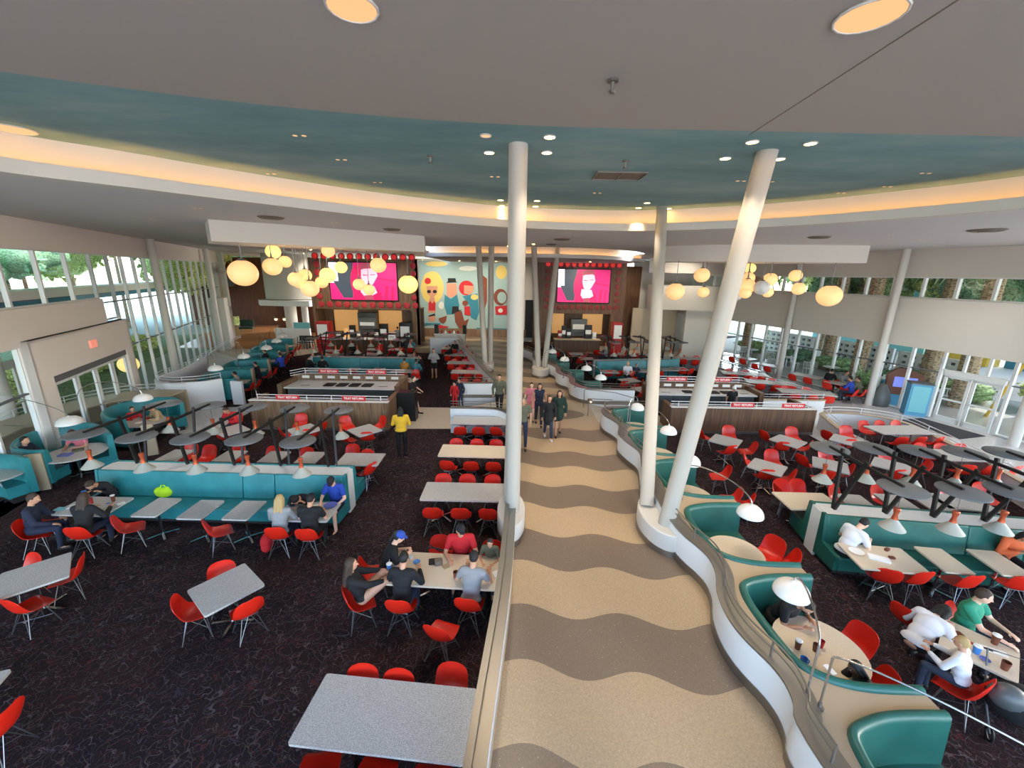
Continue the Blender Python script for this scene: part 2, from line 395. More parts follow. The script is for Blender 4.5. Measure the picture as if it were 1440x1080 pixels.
# ================================================================== SETTING
CEIL = 8.05; SOF = 7.4; WK = 0.4; TOP = 1.08
PL = (-18.6, 21.2); DL = V((-.394, .919)).normalized(); DL = (DL.x, DL.y)
PR = (17.3, 24.5); DR = (.2524, -.9676)
def onL(s, o=0): return (PL[0] + DL[0] * s + DL[1] * o, PL[1] + DL[1] * s - DL[0] * o)     # o>0: into the room
def onR(s, o=0): return (PR[0] + DR[0] * s + DR[1] * o, PR[1] + DR[1] * s - DR[0] * o)
# --- floors
b = MB(); b.prism([(-26, -4), (26, -4), (26, 44), (-30, 44)], -.25, 0.0)
fl = struct('floor', b, 'carpet', 'dark patterned carpet floor', smooth=False)
k6 = (6 - WK) / 6
RBn = [(3.35, 0.6), (3.75, 1.6), (3.85, 2.2), (3.60, 3.1), (3.58, 3.77), (3.7, 4.02), (3.76, 4.29), (3.73, 4.57), (3.63, 4.85), (3.56, 5.14), (3.55, 5.5), (3.64, 5.95), (3.83, 6.39), (3.9, 6.79), (3.84, 7.11), (3.7, 7.5), (3.62, 8.0), (3.6, 8.5), (3.64, 9.1), (3.74, 9.8), (3.76, 10.46), (3.78, 10.78), (3.92, 11.32), (3.99, 11.8), (3.82, 12.44), (3.71, 13.18), (3.86, 13.75), (3.94, 14.14), (3.83, 14.6), (3.67, 14.99), (3.62, 15.4), (3.66, 15.8), (3.85, 16.1), (4.3, 16.25), (5.7, 16.3)]
RBn = [(x * k6, y * k6) for x, y in RBn]                  # foot of the wavy wall on the raised walk
RBn = spline(RBn, 3)
RBf = [(x * k6, y * k6) for x, y in [(3.64, 19.0), (3.25, 19.3), (2.95, 20.1), (3.02, 21.26), (2.62, 21.9), (2.48, 22.6), (2.55, 23.6), (2.1, 24.8), (1.6, 25.7), (1.35, 26.6), (1.41, 28.0), (1.0, 29.1), (.5, 30.2), (.35, 31.6)]]
RBf = spline(RBf, 4); RBff = RBf
RBf = spline([(5.5, 17.6), (4.2, 17.62), (3.75, 17.64), (3.5, 17.68)], 3)[:-1] + RBf
LBn = [(-.40, .6), (-.30, 2.0), (-.185, 3.48), (0.0, 5.5), (.08, 7.0), (.14, 9.2), (.18, 11.5), (.18, 13.4), (.05, 14.3), (-.3, 14.85), (-.8, 15.05), (-2.35, 15.08)]
LBn = spline(LBn, 4)
LBf = [(-2.5, 18.25), (-.95, 18.35), (-.62, 18.6), (-.72, 19.0), (-2.1, 23.9), (-3.55, 29.1), (-4.1, 31.2)]
b = MB()
b.prism([p for p in LBn if p[1] < 14.2] + [(.18, 15.3), (3.4, 15.3)] + [p for p in RBn if p[1] < 15.3][::-1], 0, WK)
b.prism([(-.45, 15.1), (3.45, 15.1), (3.45, 17.9), (-.45, 17.9)], 0, WK - .001)
struct('walkway_floor', b, 'terrazzo_wave', 'tan terrazzo walk with wavy grey bands through the middle of the hall', smooth=False)
b = MB(); b.prism([(-.75, 17.85), (3.42, 17.85)] + RBff + [(.35, 38.5), (-9.8, 38.5), (-9.8, 31.3), (-4.1, 31.2), (-3.55, 29.1), (-2.1, 23.9), (-.72, 19.0)], 0, WK)
struct('walkway_floor', b, 'terrazzo_wave', 'far stretch of wavy terrazzo walk beyond the crossing, leading to the mural', smooth=False)
b = MB(); b._add([(-2.35, 15.25, .012), (-.45, 15.25, WK), (-.45, 17.9, WK), (-2.35, 17.9, .012)], [(0, 1, 2, 3)])
b._add([(5.6, 15.2, .012), (3.45, 15.2, WK), (3.45, 17.9, WK), (5.6, 17.9, .012)], [(3, 2, 1, 0)])
struct('ramp_floor', b, 'terrazzo_plain', 'sloping terrazzo ramps either side of the walk at the crossing', smooth=False)
b = MB(); b.prism([(-2.35, 15.3), (-2.35, 17.95), (-4.65, 17.9), (-4.65, 15.2)], 0, .012)
b.prism([(5.6, 15.2), (5.6, 17.9), (6.6, 17.9), (6.6, 15.2)], 0, .012)
struct('aisle_floor', b, 'terrazzo_plain', 'light terrazzo cross aisle flush with the carpet', smooth=False)
b = MB()
b.prism([onL(-22, -.3), onL(24, -.3), onL(24, 3.1), (-18.6, 29.5), (-17.6, 26.0), (-16.6, 22.5), (-15.9, 19.5), (-17.1, 14.5), (-16.9, 12.6), (-17.4, 9.5)], 0, .014)
b.prism([(-17.2, 12), (-16.9, 17.0), (-11.4, 17.6), (-11.4, 14.3), (-15.2, 14.3)], 0, .01)
b.prism([(11.9, 14.3), (13.8, 14.3), (13.8, 16.2), (15.0, 16.1), (15.7, 15.5), (15.3, 12.8), (14.2, 9.3), (13.4, 6.0), (13, 2), (27, 2), (27, 20), onR(-16, -.3), onR(-16, 3.4), (13.2, 24.4), (14.6, 19.3), (14.4, 18.0), (11.9, 18.0)], 0, .013)
struct('aisle_floor', b, 'terrazzo_polished', 'polished pale floor along the window walls', smooth=False)
b = MB(); b.prism([(-18.3, 26.0), (-15.5, 29.5), (-14.6, 31.4), (-9.8, 31.4), (-9.8, 44), (-30, 44), onL(10, -.2), onL(5, 3.0)], 0, .016); b.prism([(3.6, 32.8), (16, 31.0), (16, 37), (3.6, 37)], 0, .015)
struct('lobby_floor', b, 'terrazzo_plain', 'pale floor in front of the food counters', smooth=False)
b = MB(); b.prism([(-9.3, 31.4), (.34, 31.4), (.34, 38.2), (-9.3, 38.2)], WK, WK + .006)
b = MB(); b.prism([(-30, 31.5), (-16.5, 31.5), (-16.5, 45.9), (-30, 45.9)], 0, .022); struct('lobby_floor', b, 'wood_floor', 'warm wooden floor of the far left lobby', smooth=False)
# --- low walls along the walk
def low_wall(line, side, name, base, face, label, z0=0, ztop=TOP, th=.24, basez=WK):
    b = MB(); b.m = 0; b.wallstrip(line, 0, th * side, z0, ztop); b.m = 1; b.wallstrip(line, -.012 * side, .02 * side, basez, basez + .15)
    b.m = 2; b.wallstrip(line, -.02 * side, (th + .02) * side, ztop, ztop + .03)
    return struct(name, b, [face, base, 'steel'], label)
low_wall(RBn, -1, 'wall_walk_right', 'steel', 'panel_white', 'wavy white low wall with steel foot and cap along the right of the walk')
low_wall(RBf, -1, 'wall_walk_far_right', 'steel', 'panel_white', 'wavy white low wall right of the far walk', z0=0)
low_wall(LBn, 1, 'wall_walk_left', 'tan_ledge', 'panel_white', 'long straight low wall left of the walk', th=.2, ztop=1.0)
low_wall(LBf, 1, 'wall_walk_far_left', 'steel', 'panel_white', 'white low wall left of the far walk', th=.2)
def rail(line, name, label, z=TOP + .03, hs=(.13, .24), off=0, r=.014, post=9, m='steel', parent=None, group=None):
    L = offset(line, off); t = thing(name, label, 'railing', (L[0][0], L[0][1], 0)); o = V(t.location)
    for h in hs:
        b = MB(); b.tube([V((p[0], p[1], z + h)) - o for p in L], r if h == hs[-1] else r * .8, 6); b.obj('rail', m, t)
    d = 0; last = None; step = post / 10; k = 0
    for i, p in enumerate(L):
        if last is not None: d += hypot(p[0] - last[0], p[1] - last[1])
        last = p
        if i == 0 or d >= step:
            d = 0; b = MB(); b.tube([V((p[0], p[1], z)) - o, V((p[0], p[1], z + hs[-1])) - o], r, 6); b.obj('post', m, t)
    return t
rail(RBn[10:], 'handrail', 'twin steel handrail on the wavy wall right of the near walk', off=-.09, post=12)
rail(RBf, 'handrail', 'twin steel handrail on the wavy wall right of the far walk', off=-.09, post=14)
# near left wall: flat steel rail standing above the cap on the dining side
t = thing('handrail', 'broad flat steel handrail on the straight wall left of the near walk', 'railing')
L = offset([p for p in LBn if p[1] < 14.2], .17)
b = MB(); b.wallstrip(L, -.045, .045, 1.10, 1.13); b.obj('rail', 'steel', t)
for p in L[4::3]:
    b = MB(); b.box((p[0], p[1], 1.065), (.03, .03, .09)); b.obj('post', 'steel', t)
rail([p for p in LBn if p[0] < -.0 and p[1] > 14], 'handrail', 'twin steel handrail on the end wall left of the crossing', z=1.03, off=.1, post=8)
rail(LBf[:4], 'handrail', 'twin steel handrail on the far end wall left of the crossing', off=.1, post=6)
rail(LBf[3:], 'handrail', 'steel handrail receding along the wall left of the far walk', off=.1, post=7, hs=(.12, .24, .36))
# ramp handrail by the crossing
t = thing('handrail', 'steel grab rail with small lamp box at the ramp right of the crossing', 'railing', (3.5, 15.9, 0))
b = MB(); b.tube([(-.35, 1.2, WK), (-.35, 1.2, 1.2), (-.3, 1.15, 1.25), (.9, .9, 1.2), (1.6, .7, 1.05)], .018, 6); b.obj('rail', 'steel', t)
b = MB(); b.tube([(-.35, .1, WK), (-.35, .1, 1.15), (.6, 0, 1.15)], .018, 6); b.obj('rail', 'steel', t)
b = MB(); b.box((-.25, .3, .98), (.16, .3, .14)); b.obj('lamp_box', 'steel', t)
b = MB(); b.ell((-.25, .13, 1.0), .035, 8, 6); b.obj('bulb', 'bulb', t)
# --- column plinths
def plinth(c, rx, ry, label):
    b = MB(); pr = [(.001, 1.0), (.97, 1.0), (1.0, .985)]
    b.m = 0; b.lathe([(1.0, WK + .13), (1.0, .88), (.97, .9), (.0001, .9)], (c[0], c[1], 0), 32, rx, ry)
    b.m = 1; b.lathe([(1.01, WK * 0), (1.01, WK + .13), (.98, WK + .14)], (c[0], c[1], 0), 32, rx, ry)
    return struct('column_plinth', b, ['tan_ledge' if 0 else 'white_paint', 'steel'], label)
PLINTHS = [((.03, 8.22), .31, .74, 'oval white plinth with steel foot under the middle column'), ((3.42, 8.1), .5, .86, 'oval white plinth under the splayed pair of near columns'),
           ((-1.45, 23.9), .35, .8, 'oval plinth under the far left pair of columns'), ((1.62, 22.9), .5, .75, 'oval plinth under the far right pair of columns')]
for p in PLINTHS: plinth(*p)
def column(a, bt, r, label):
    d = (V(bt) - V(a)); e = V(bt) + d * .02
    b = MB(); b.tube([a, a + V((0, 0, 0)) + d * .5, e], r, 28); o = b.obj('column', 'column_paint'); tag(o, label, 'column', kind='structure'); return o
def at8(px, py, z=CEIL): return G(px, py, z)
column(V((.06, 8.15, .88)), at8(729, 203), .158, 'white round column in the middle, nearest, leaning forward')
column(V((.0, 8.5, .88)), at8(728, 285), .15, 'white column hidden behind the middle column')
column(V((3.16, 8.42, .88)), at8(931, 291), .158, 'upright-looking left column of the near splayed pair')
column(V((3.36, 7.72, .88)), at8(1079, 213), .165, 'leaning right column of the near splayed pair')
for (p0, p1, lb) in (((-1.6, 23.4), (673, 348), 'left column of the far left pair'), ((-1.35, 24.3), (691, 349), 'right column of the far left pair'),
                     ((1.5, 23.1), (751, 350), 'left column of the far right pair'), ((1.85, 23.0), (784, 352), 'right column of the far right pair')):
    column(V((*p0, .88)), at8(*p1, SOF + .02), .16, lb)
# --- main ceiling, cove, soffit
def cr(pts): return spline(pts, 6)
LIP = cr([(-8.6, -5), (-8.6, 2.0), (-8.45, 5.0), (-7.88, 6.85), (-6.9, 7.95), (-5.55, 9.5), (-3.43, 11.5), (-.6, 13.15), (2.0, 13.75), (4.3, 13.55), (7.1, 12.0), (8.84, 10.05), (9.8, 8.4), (10.5, 6.4), (10.9, 3), (11, -5)])
b = MB(); Lc = offset(LIP, .5); b.m = 0
# grey front field, then teal field: the paint line runs across at about y = 6.4
def paint_y(x): return 6.62 - .028 * (x - 1.5) ** 2 if x < 1.5 else 6.62 + .01 * (x - 1.5)
xs = [-9.6 + k * .7 for k in range(31)]
vs = [(x, -5, CEIL) for x in xs] + [(x, paint_y(x), CEIL) for x in xs]; n = len(xs)
b._add(vs, [(i, i + 1, n + i + 1, n + i) for i in range(n - 1)])
b.m = 1; tealtop = [p for p in Lc if p[1] > 3]
vs = [(x, paint_y(x), CEIL) for x in xs] + [(x, 16, CEIL) for x in xs]
b._add(vs, [(i, i + 1, n + i + 1, n + i) for i in range(n - 1)])
struct('ceiling', b, ['ceiling_grey', 'ceiling_teal'], 'high ceiling, grey near and clouded teal beyond', smooth=False)
b = MB(); b.wallstrip(LIP, 0, .06, SOF - .01, SOF + .21); b.wallstrip(LIP, .06, .42, SOF - .01, SOF + .03)
struct('trim_1', b, 'wall_paint', 'curved ceiling cove lip')
b = MB(); b.wallstrip(LIP, .42, .48, SOF, CEIL + .01); struct('trim_2', b, 'white_paint', 'curved cove back wall washed by strip light')
b = MB(); b.wallstrip(LIP, .20, .25, SOF + .035, SOF + .06); o = b.obj('cove_light_strip', 'cove_strip'); tag(o, 'warm strip light hidden in the long curved ceiling cove', 'strip light')
REC = [(-5.6, 24.1), (-4.4, 23.3), (-2, 22.6), (.6, 22.35), (3, 22.5), (5.2, 23.2), (7.0, 24.8), (8.2, 27.0)]
REC = spline(REC, 4)
b = MB(); Lf = offset(LIP, .06)
# soffit as fans between cove lip and outer line
outer = []
for p in Lf:
    d = V((p[0] - 1.2, p[1] - 2, 0)).normalized(); outer.append((p[0] + d.x * 60, p[1] + d.y * 60))
def clampout(q, p):
    # end the ray at the recess front (y 21.9), side walls handled by being behind them
    t = 1.0
    if q[1] > 21.9: t = min(t, (21.9 - p[1]) / (q[1] - p[1]))
    if q[0] < -30: t = min(t, (-30 - p[0]) / (q[0] - p[0]))
    if q[0] > 30: t = min(t, (30 - p[0]) / (q[0] - p[0]))
    return (p[0] + (q[0] - p[0]) * t, p[1] + (q[1] - p[1]) * t)
out2 = [clampout(q, p) for q, p in zip(outer, Lf)]; n = len(Lf)
b._add([(p[0], p[1], SOF) for p in Lf] + [(p[0], p[1], SOF) for p in out2], [(i, i + 1, n + i + 1, n + i) for i in range(n - 1)])
b._add([(-30, 10, SOF + .002), (-30, 21.9, SOF + .002), (-14, 21.9, SOF + .002), (-13, 10, SOF + .002)], [(0, 1, 2, 3)])
b._add([(30, 10, SOF + .002), (30, 21.9, SOF + .002), (16, 21.9, SOF + .002), (15, 10, SOF + .002)], [(3, 2, 1, 0)])
# beyond the recess front
b._add([(-34, 21.9, SOF), (-5.6, 21.9, SOF), (-5.6, 46, SOF), (-34, 46, SOF)], [(0, 1, 2, 3)])
b._add([(8.2, 21.9, SOF), (34, 21.9, SOF), (34, 46, SOF), (8.2, 46, SOF)], [(0, 1, 2, 3)])
m_ = len(REC); b._add([(p[0], 21.9, SOF) for p in REC] + [(p[0], p[1], SOF) for p in REC], [(i, i + 1, m_ + i + 1, m_ + i) for i in range(m_ - 1)])
struct('ceiling_soffit', b, 'soffit_grey', 'lower ceiling ring around the high ceiling', smooth=False)
# far lit recess
b = MB(); b._add([(-5.8, 22.2, SOF + .6), (8.4, 22.2, SOF + .6), (8.4, 31, SOF + .6), (-5.8, 31, SOF + .6)], [(0, 1, 2, 3)])
b.wallstrip(REC, -.02, 0.0, SOF, SOF + .6)
LIP2 = offset(REC, 0); LIP2 = [(p[0], p[1] + 2.6 - .0 * p[0]) for p in REC[:-2]] + [(9.0, 29.4)]
b.wallstrip(LIP2, .35, .4, SOF - .35, SOF + .6)
struct('ceiling_recess', b, 'white_paint', 'shallow lit ceiling recess near the back wall')
b = MB(); b.wallstrip(LIP2, 0, .07, SOF - .42, SOF - .2); b.wallstrip(LIP2, .05, .4, SOF - .42, SOF - .38)
n = len(LIP2); b._add([(p[0], p[1] + .05, SOF - .42) for p in LIP2] + [(p[0], 38.5, SOF - .42) for p in LIP2], [(i, i + 1, n + i + 1, n + i) for i in range(n - 1)])
struct('ceiling_canopy', b, 'soffit_grey', 'curved lower ceiling edge before the mural')
b = MB(); b.wallstrip(LIP2, .16, .21, SOF - .375, SOF - .35); o = b.obj('cove_light_strip', 'cove_strip'); tag(o, 'warm strip light in the small far ceiling recess', 'strip light')
# hanging drum panels over the globe clusters
for nm, pts, z0, lb in (('ceiling_drum', [(-9.9, 13.9), (-8.94, 12.7), (-7.3, 13.7), (-5.59, 15.2), (-3.55, 17.0), (-3.7, 18.0), (-5.5, 17.9), (-8.2, 16.4), (-9.8, 15.2)], 6.8, 'white curved ceiling drum over the left globe lamps'),
                        ('ceiling_drum', [(6.9, 20.6), (7.24, 20.0), (8.57, 18.9), (11.24, 18.15), (14.62, 17.75), (14.9, 18.8), (12.2, 20.4), (9.2, 21.1)], 6.7, 'white curved ceiling drum over the right globe lamps')):
    b = MB(); b.prism(pts, z0, SOF); struct(nm, b, 'wall_paint', lb)
# --- window walls
def frame_wall(on, spans, z0, z1, name, frame='frame_white', transoms=(), mull=.06, dep=.14, pitch=1.5, label=''):
    pass
def band(on, s0, s1, z0, z1, th=.3, o0=-.15):
    b = MB(); a = on(s0, o0); c = on(s1, o0); d = on(s1, o0 + th); e = on(s0, o0 + th); b.prism([a, c, d, e], z0, z1); return b
win_n = 0
def window(on, s0, s1, z0, z1, pitch, transoms, label, mull=(.09, .12), tm=.05):
    global win_n; win_n += 1
    t = thing('window_%d' % win_n, label, 'window', (*on(s0), z0)); t['kind'] = 'structure'; o = V(t.location)
    n = max(1, round((s1 - s0) / pitch)); b = MB()
    dx = V(on(1) + (0,)) - V(on(0) + (0,)); ang = atan2(dx.y, dx.x)
    for k in range(n + 1):
        s = s0 + (s1 - s0) * k / n; p = on(s); b.box(V((p[0], p[1], (z0 + z1) / 2)) - o, (mull[0], mull[1], z1 - z0), rz=ang)
    for z in (z0 + tm / 2, z1 - tm / 2):
        p = on((s0 + s1) / 2); b.box(V((p[0], p[1], z)) - o, (s1 - s0, mull[1], tm), rz=ang)
    b.obj('window_frame', 'frame_white', t, smooth=False)
    if transoms:
        b = MB()
        for z in transoms: p = on((s0 + s1) / 2); b.box(V((p[0], p[1], z)) - o, (s1 - s0, mull[1] * .8, tm), rz=ang)
        b.obj('transom', 'frame_grey', t, smooth=False)
    p, q = on(s0), on(s1); b = MB(); b._add([V((p[0], p[1], z0)) - o, V((q[0], q[1], z0)) - o, V((q[0], q[1], z1)) - o, V((p[0], p[1], z1)) - o], [(0, 1, 2, 3)])
    b.obj('glass', 'glass', t, smooth=False)
    return t
window(onL, -20, -5.0, 4.78, 6.52, 1.62, (), 'high strip of windows above the left entrance box')
window(onL, -3.6, 14.3, 0.05, 6.52, 1.28, (2.62, 4.6), 'tall window wall on the left with slender white bars')
window(onL, -5.0, -3.6, 3.9, 6.52, 1.4, (4.6,), 'single tall pane right of the left entrance box')
b = band(onL, -22, 14.6, 6.52, SOF + .05); b2 = band(onL, -22, -5.0, 3.7, 4.78); b.v, n0 = b.v, len(b.v)
b._add(b2.v, b2.f); struct('wall_left', b, 'wall_paint_lit', 'white wall band above the left windows', smooth=False)
window(onL, -20, -10.3, .05, 3.7, 1.6, (2.3,), 'lower windows behind the left booths')
# left entrance box with automatic doors
b = MB(); off = .3
def on_box(s, o=0): return onL(s, o + off)
for s0, s1, z0, z1 in ((-10.3, -9.55, 0, 3.85), (-4.35, -3.75, 0, 3.85), (-9.55, -4.35, 2.62, 3.85)):
    q = band(onL, s0, s1, z0, z1, .2, off - .2); b._add(q.v, q.f)
q = band(onL, -10.3, -3.75, 3.78, 3.85, off, 0); b._add(q.v, q.f)
for s0 in (-10.3, -3.85): q = band(onL, s0, s0 + .1, 0, 3.8, off, 0); b._add(q.v, q.f)
struct('entrance_box', b, 'wall_paint_lit', 'white box around the left automatic doors', smooth=False)
def door(on, s0, s1, z1, n, label, no, head=.2, m='frame_white', midrail=True, o=0):
    t = thing('door_%d' % no, label, 'door', (*on(s0, o), 0)); t['kind'] = 'structure'; oo = V(t.location)
    dx = V(on(1) + (0,)) - V(on(0) + (0,)); ang = atan2(dx.y, dx.x); w = (s1 - s0) / n
    for k in range(n):
        a = s0 + w * k + .03; c = s0 + w * (k + 1) - .03; b = MB()
        for s in (a + .05, c - .05): p = on(s, o); b.box(V((p[0], p[1], z1 / 2)) - oo, (.1, .07, z1), rz=ang)
        for z, h in ((.12, .24), (z1 - .05, .1)) + (((1.0, .07),) if midrail else ()): p = on((a + c) / 2, o); b.box(V((p[0], p[1], z)) - oo, (c - a, .07, h), rz=ang)
        l = b.obj('door_leaf', m, t, smooth=False)
        p, q = on(a, o), on(c, o); b = MB(); b._add([V((p[0], p[1], .1)) - oo, V((q[0], q[1], .1)) - oo, V((q[0], q[1], z1)) - oo, V((p[0], p[1], z1)) - oo], [(0, 1, 2, 3)]); b.obj('glass', 'glass', l, smooth=False)
    b = MB(); p = on((s0 + s1) / 2, o); b.box(V((p[0], p[1], z1 + head / 2)) - oo, (s1 - s0, .14, head), rz=ang); b.obj('door_head', 'frame_grey' if no == 1 else m, t, smooth=False)
    return t
door(onL, -9.5, -4.4, 2.4, 4, 'automatic glass doors in the left entrance box', 1, o=.2, midrail=False)
door(onL, -9.5, -4.4, 2.4, 4, 'outer glass doors beyond the left entrance box', 2, o=-2.6)
o = MB(); p = onL(-6.9, .33); o.box((p[0], p[1], 3.25), (.42, .06, .26), rz=atan2(DL[1], DL[0])); o = o.obj('exit_sign', 'exit_red'); tag(o, 'small pale red exit sign on the white box above the left doors', 'sign')
# right wall
window(onR, -11.6, 14, 5.26, 6.2, 1.22, (), 'high strip of windows along the right wall', mull=(.1, .16))
window(onR, -9.6, 6.95, .05, 3.08, 1.18, (2.1,), 'tall lower windows behind the right tables', mull=(.1, .14))
window(onR, 9.2, 14, .05, 3.08, 1.1, (2.1,), 'lower windows beyond the right doors', mull=(.1, .14))
window(onR, 6.95, 9.2, 2.25, 3.08, .75, (), 'panes above the right double doors')
door(onR, 7.1, 9.05, 2.05, 2, 'white framed double glass doors on the right', 3)
b = band(onR, -12, 14, 3.08, 5.26, .5, -.1); struct('wall_right', b, 'wall_paint', 'deep plain band between the upper and lower right windows', smooth=False)
b = band(onR, -12, 14, 6.2, SOF + .05); struct('wall_right_top', b, 'wall_paint', 'wall above the high right windows', smooth=False)
b = band(onR, -11.6, 14, 5.26, 5.29, .5, -.1); 
def wcol(on, s, o, z0, z1, r, label):
    p = on(s, o); b = MB(); b.tube([(p[0], p[1], z0), (p[0], p[1], z1)], r, 20); tag(b.obj('column', 'white_paint'), label, 'column', kind='structure')
wcol(onL, .05, .5, 0, SOF, .18, 'white column against the left windows'); wcol(onL, 10.0, .5, 0, SOF, .18, 'white column at the far end of the left windows')
pc_ = V((-17.55, 13.3, 0)); b = MB(); b.tube([(pc_.x, pc_.y, 0), (pc_.x, pc_.y, SOF)], .32, 24); tag(b.obj('column', 'white_paint'), 'thick white column cut by the left picture edge', 'column', kind='structure')
for s in (-6.0, -.35, 4.9, 10.1): wcol(onR, s, .75, 0, SOF, .16, {-6.0: 'white column by the far right windows', -.35: 'white column beside the window tables', 4.9: 'white column behind the potted palm', 10.1: 'white column right of the double doors'}[s])
# entrance mats
b = MB(); b.prism([onR(7.0, .5), onR(9.2, .5), onR(9.2, 2.0), onR(7.0, 2.0)], .013, .03); tag(b.obj('door_mat', 'mat_dark', smooth=False), 'dark mat inside the right double doors', 'mat')
b = MB(); b.prism([onL(-9.3, .5), onL(-4.4, .5), onL(-4.4, 2.2), onL(-9.3, 2.2)], .014, .03); tag(b.obj('door_mat', 'mat_dark', smooth=False), 'dark mat inside the left automatic doors', 'mat')
# --- dining edge half walls (right aisle)
def half(line, label, z=.62, rails=True, m='panel_white', hs=(.12, .24), th=.16):
    b = MB(); b.m = 0; b.wallstrip(line, 0, th, 0, z); b.m = 1; b.wallstrip(line, -.02, th + .02, z, z + .03); o = struct('wall_half', b, [m, 'tan_ledge'], label)
    if rails: rail(line, 'handrail', 'white twin rail on the ' + label, z=z + .03, off=th / 2, hs=hs, post=11, m='rail_white')
half(spline([(12.35, 14.35), (12.75, 15.6), (13.0, 16.1), (13.77, 16.2), (14.6, 16.0), (15.35, 15.3), (15.2, 13.87), (14.6, 11.5), (13.9, 9.2), (13.4, 7.0), (13.1, 3.5)], 6), 'curved low wall before the right double doors')
half(spline([(10.9, 17.95), (12.6, 18.0), (14.2, 18.0), (14.6, 18.3), (14.65, 18.9), (13.9, 21.6), (12.8, 25.2), (12.0, 28.0)], 6), 'curved low wall around the far right tables')
# --- back walls
YL = 32.6; YR = 34.2
def TV(px, py, Y=YL): return W(px, py, (0, Y), (1, 0))
x0, x1 = TV(437, 400).x, TV(588, 400).x
b = MB()
for a, c, z0, z1 in ((x0, x1, 3.15, 6.95), (x0, TV(448, 480).x, 0, 3.15), (TV(581, 480).x, x1, 0, 3.15), (x0, x1, 0, .05)):
    b.box(((a + c) / 2, YL + .2, (z0 + z1) / 2), (c - a, .4, z1 - z0))
b.box(((x0 + x1) / 2, YL + 1.7, 1.6), (x1 - x0, .1, 3.2)); b.box((x0, YL + 1, 3.5), (.2, 1.8, 7)); b.prism([(x1 - .2, YL), (x1, YL), (x1 * 1.15, YL + 4.6), (x1 * 1.15 - .2, YL + 4.6)], 0, 7); b.box(((x0 + x1) / 2, YL + 1, 3.2), (x1 - x0, 1.8, .1))
struct('wall_back_left', b, 'walnut', 'walnut slatted wall with the left big screen', smooth=False)
x2, x3 = TV(755, 400, YR).x, TV(880, 400, YR).x
b = MB(); zc = 2.95
for a, c, z0, z1 in ((x2, x3, zc, 7.0), (x2, TV(775, 480, YR).x, 0, zc), (TV(856, 480, YR).x, x3, 0, zc)):
    b.box(((a + c) / 2, YR + .2, (z0 + z1) / 2), (c - a, .4, z1 - z0))
b.box(((x2 + x3) / 2, YR + 1.7, 1.5), (x3 - x2, .1, 3.0)); b.box((x2, YR + 2, 3.5), (.2, 3.6, 7)); b.box(((x2 + x3) / 2, YR + 1, zc + .05), (x3 - x2, 1.8, .1))
b.box((x3 + .75, YR + .9, 3.4), (1.5, .3, 6.8), rz=R(18))
struct('wall_back_right', b, 'walnut_dark', 'walnut slatted wall with the right big screen', smooth=False)
b = MB(); ZM0 = 1.0; YM = 37.6
xa, xb = TV(586, 400, YM).x, TV(741, 400, YM).x
b.box(((xa + xb) / 2, YM + .15, 3.6), (xb - xa + 4, .2, 7.2)); struct('wall_back', b, 'wall_paint', 'back wall carrying the mural', smooth=False)
b = MB(); b.box(((xa + xb) / 2, YM - .1, .75), (xb - xa, .3, .75)); struct('baseboard_back', b, 'walnut', 'walnut base under the mural', smooth=False)
# dark doorway and pale wall right of the mural
b = MB(); xd0, xd1 = TV(738, 460, YM).x, TV(750, 460, YM).x
b.box(((xd0 + xd1) / 2, YM - .02, 2.1), (xd1 - xd0, .2, 3.4)); struct('door_4', b, 'black', 'dark doorway right of the mural', smooth=False)
# far left lobby
b = MB(); p = [TV(300, 400, 46), TV(437, 400, 46)]
b.box(((p[0].x + p[1].x) / 2 - 1, 46, 3.6), (p[1].x - p[0].x + 4, .2, 7.4)); struct('wall_back_lobby', b, 'rosewood', 'rosewood panelled wall beyond the left lobby', smooth=False)
b = MB(); cx = TV(413, 400, 38.5).x
b.lathe([(2.35, 3.55), (2.35, 7.4)], (cx, 38.5, 0), 36); b.lathe([(.5, 0), (.5, 3.4)], (cx - .1, 37.6, 0), 16); b.lathe([(.28, 0), (.28, 3.4)], (cx + 1.5, 37.0, 0), 16); struct('column_drum', b, 'white_paint', 'big white drum above the left bar')
b = MB(); q0 = TV(358, 428, 36); q1 = TV(437, 440, 36)
b.prism([(q0.x, 36.6), (q0.x + .8, 35.5), (q1.x + .3, 35.3), (q1.x + .3, 40), (q0.x + .5, 40)], 3.05, 3.5); struct('canopy', b, 'panel_white', 'white pointed canopy under the drum', smooth=False)
b = MB(); b.box((cx + .2, 41, 1.7), (7, .2, 3.4)); struct('wall_bar', b, 'rosewood', 'dark wood wall under the white canopy', smooth=False)
b = MB(); q0 = TV(388, 470, 34.5); q1 = TV(437, 470, 34.5); b.box(((q0.x + q1.x) / 2, 34.5, .65), (q1.x - q0.x, .2, 1.3)); struct('wall_half', b, 'panel_white', 'white low wall below the glass by the left bar', smooth=False)
b = MB(); b.box(((q0.x + q1.x) / 2 + .8, 34.5, 1.55), (q1.x - q0.x - 1.6, .04, .5)); struct('glass_screen', b, 'aqua', 'greenish glass strip on the low wall by the left bar', smooth=False)
# left: white portal at the end of the glass
b = MB()
for s0, s1, z0, z1, o0, th in ((10.6, 11.8, 0, 3.9, 0, 1.0), (14.2, 15.2, 0, SOF, -.3, .4), (16.6, 17.4, 0, SOF, -.3, .4), (14.2, 17.4, 5.7, 6.1, -.3, .4), (14.2, 17.4, 0, 2.9, -.3, .4)):
    q = band(onL, s0, s1, z0, z1, th, o0); b._add(q.v, q.f)
struct('wall_portal', b, 'white_paint', 'white portal and box at the far end of the left windows', smooth=False)
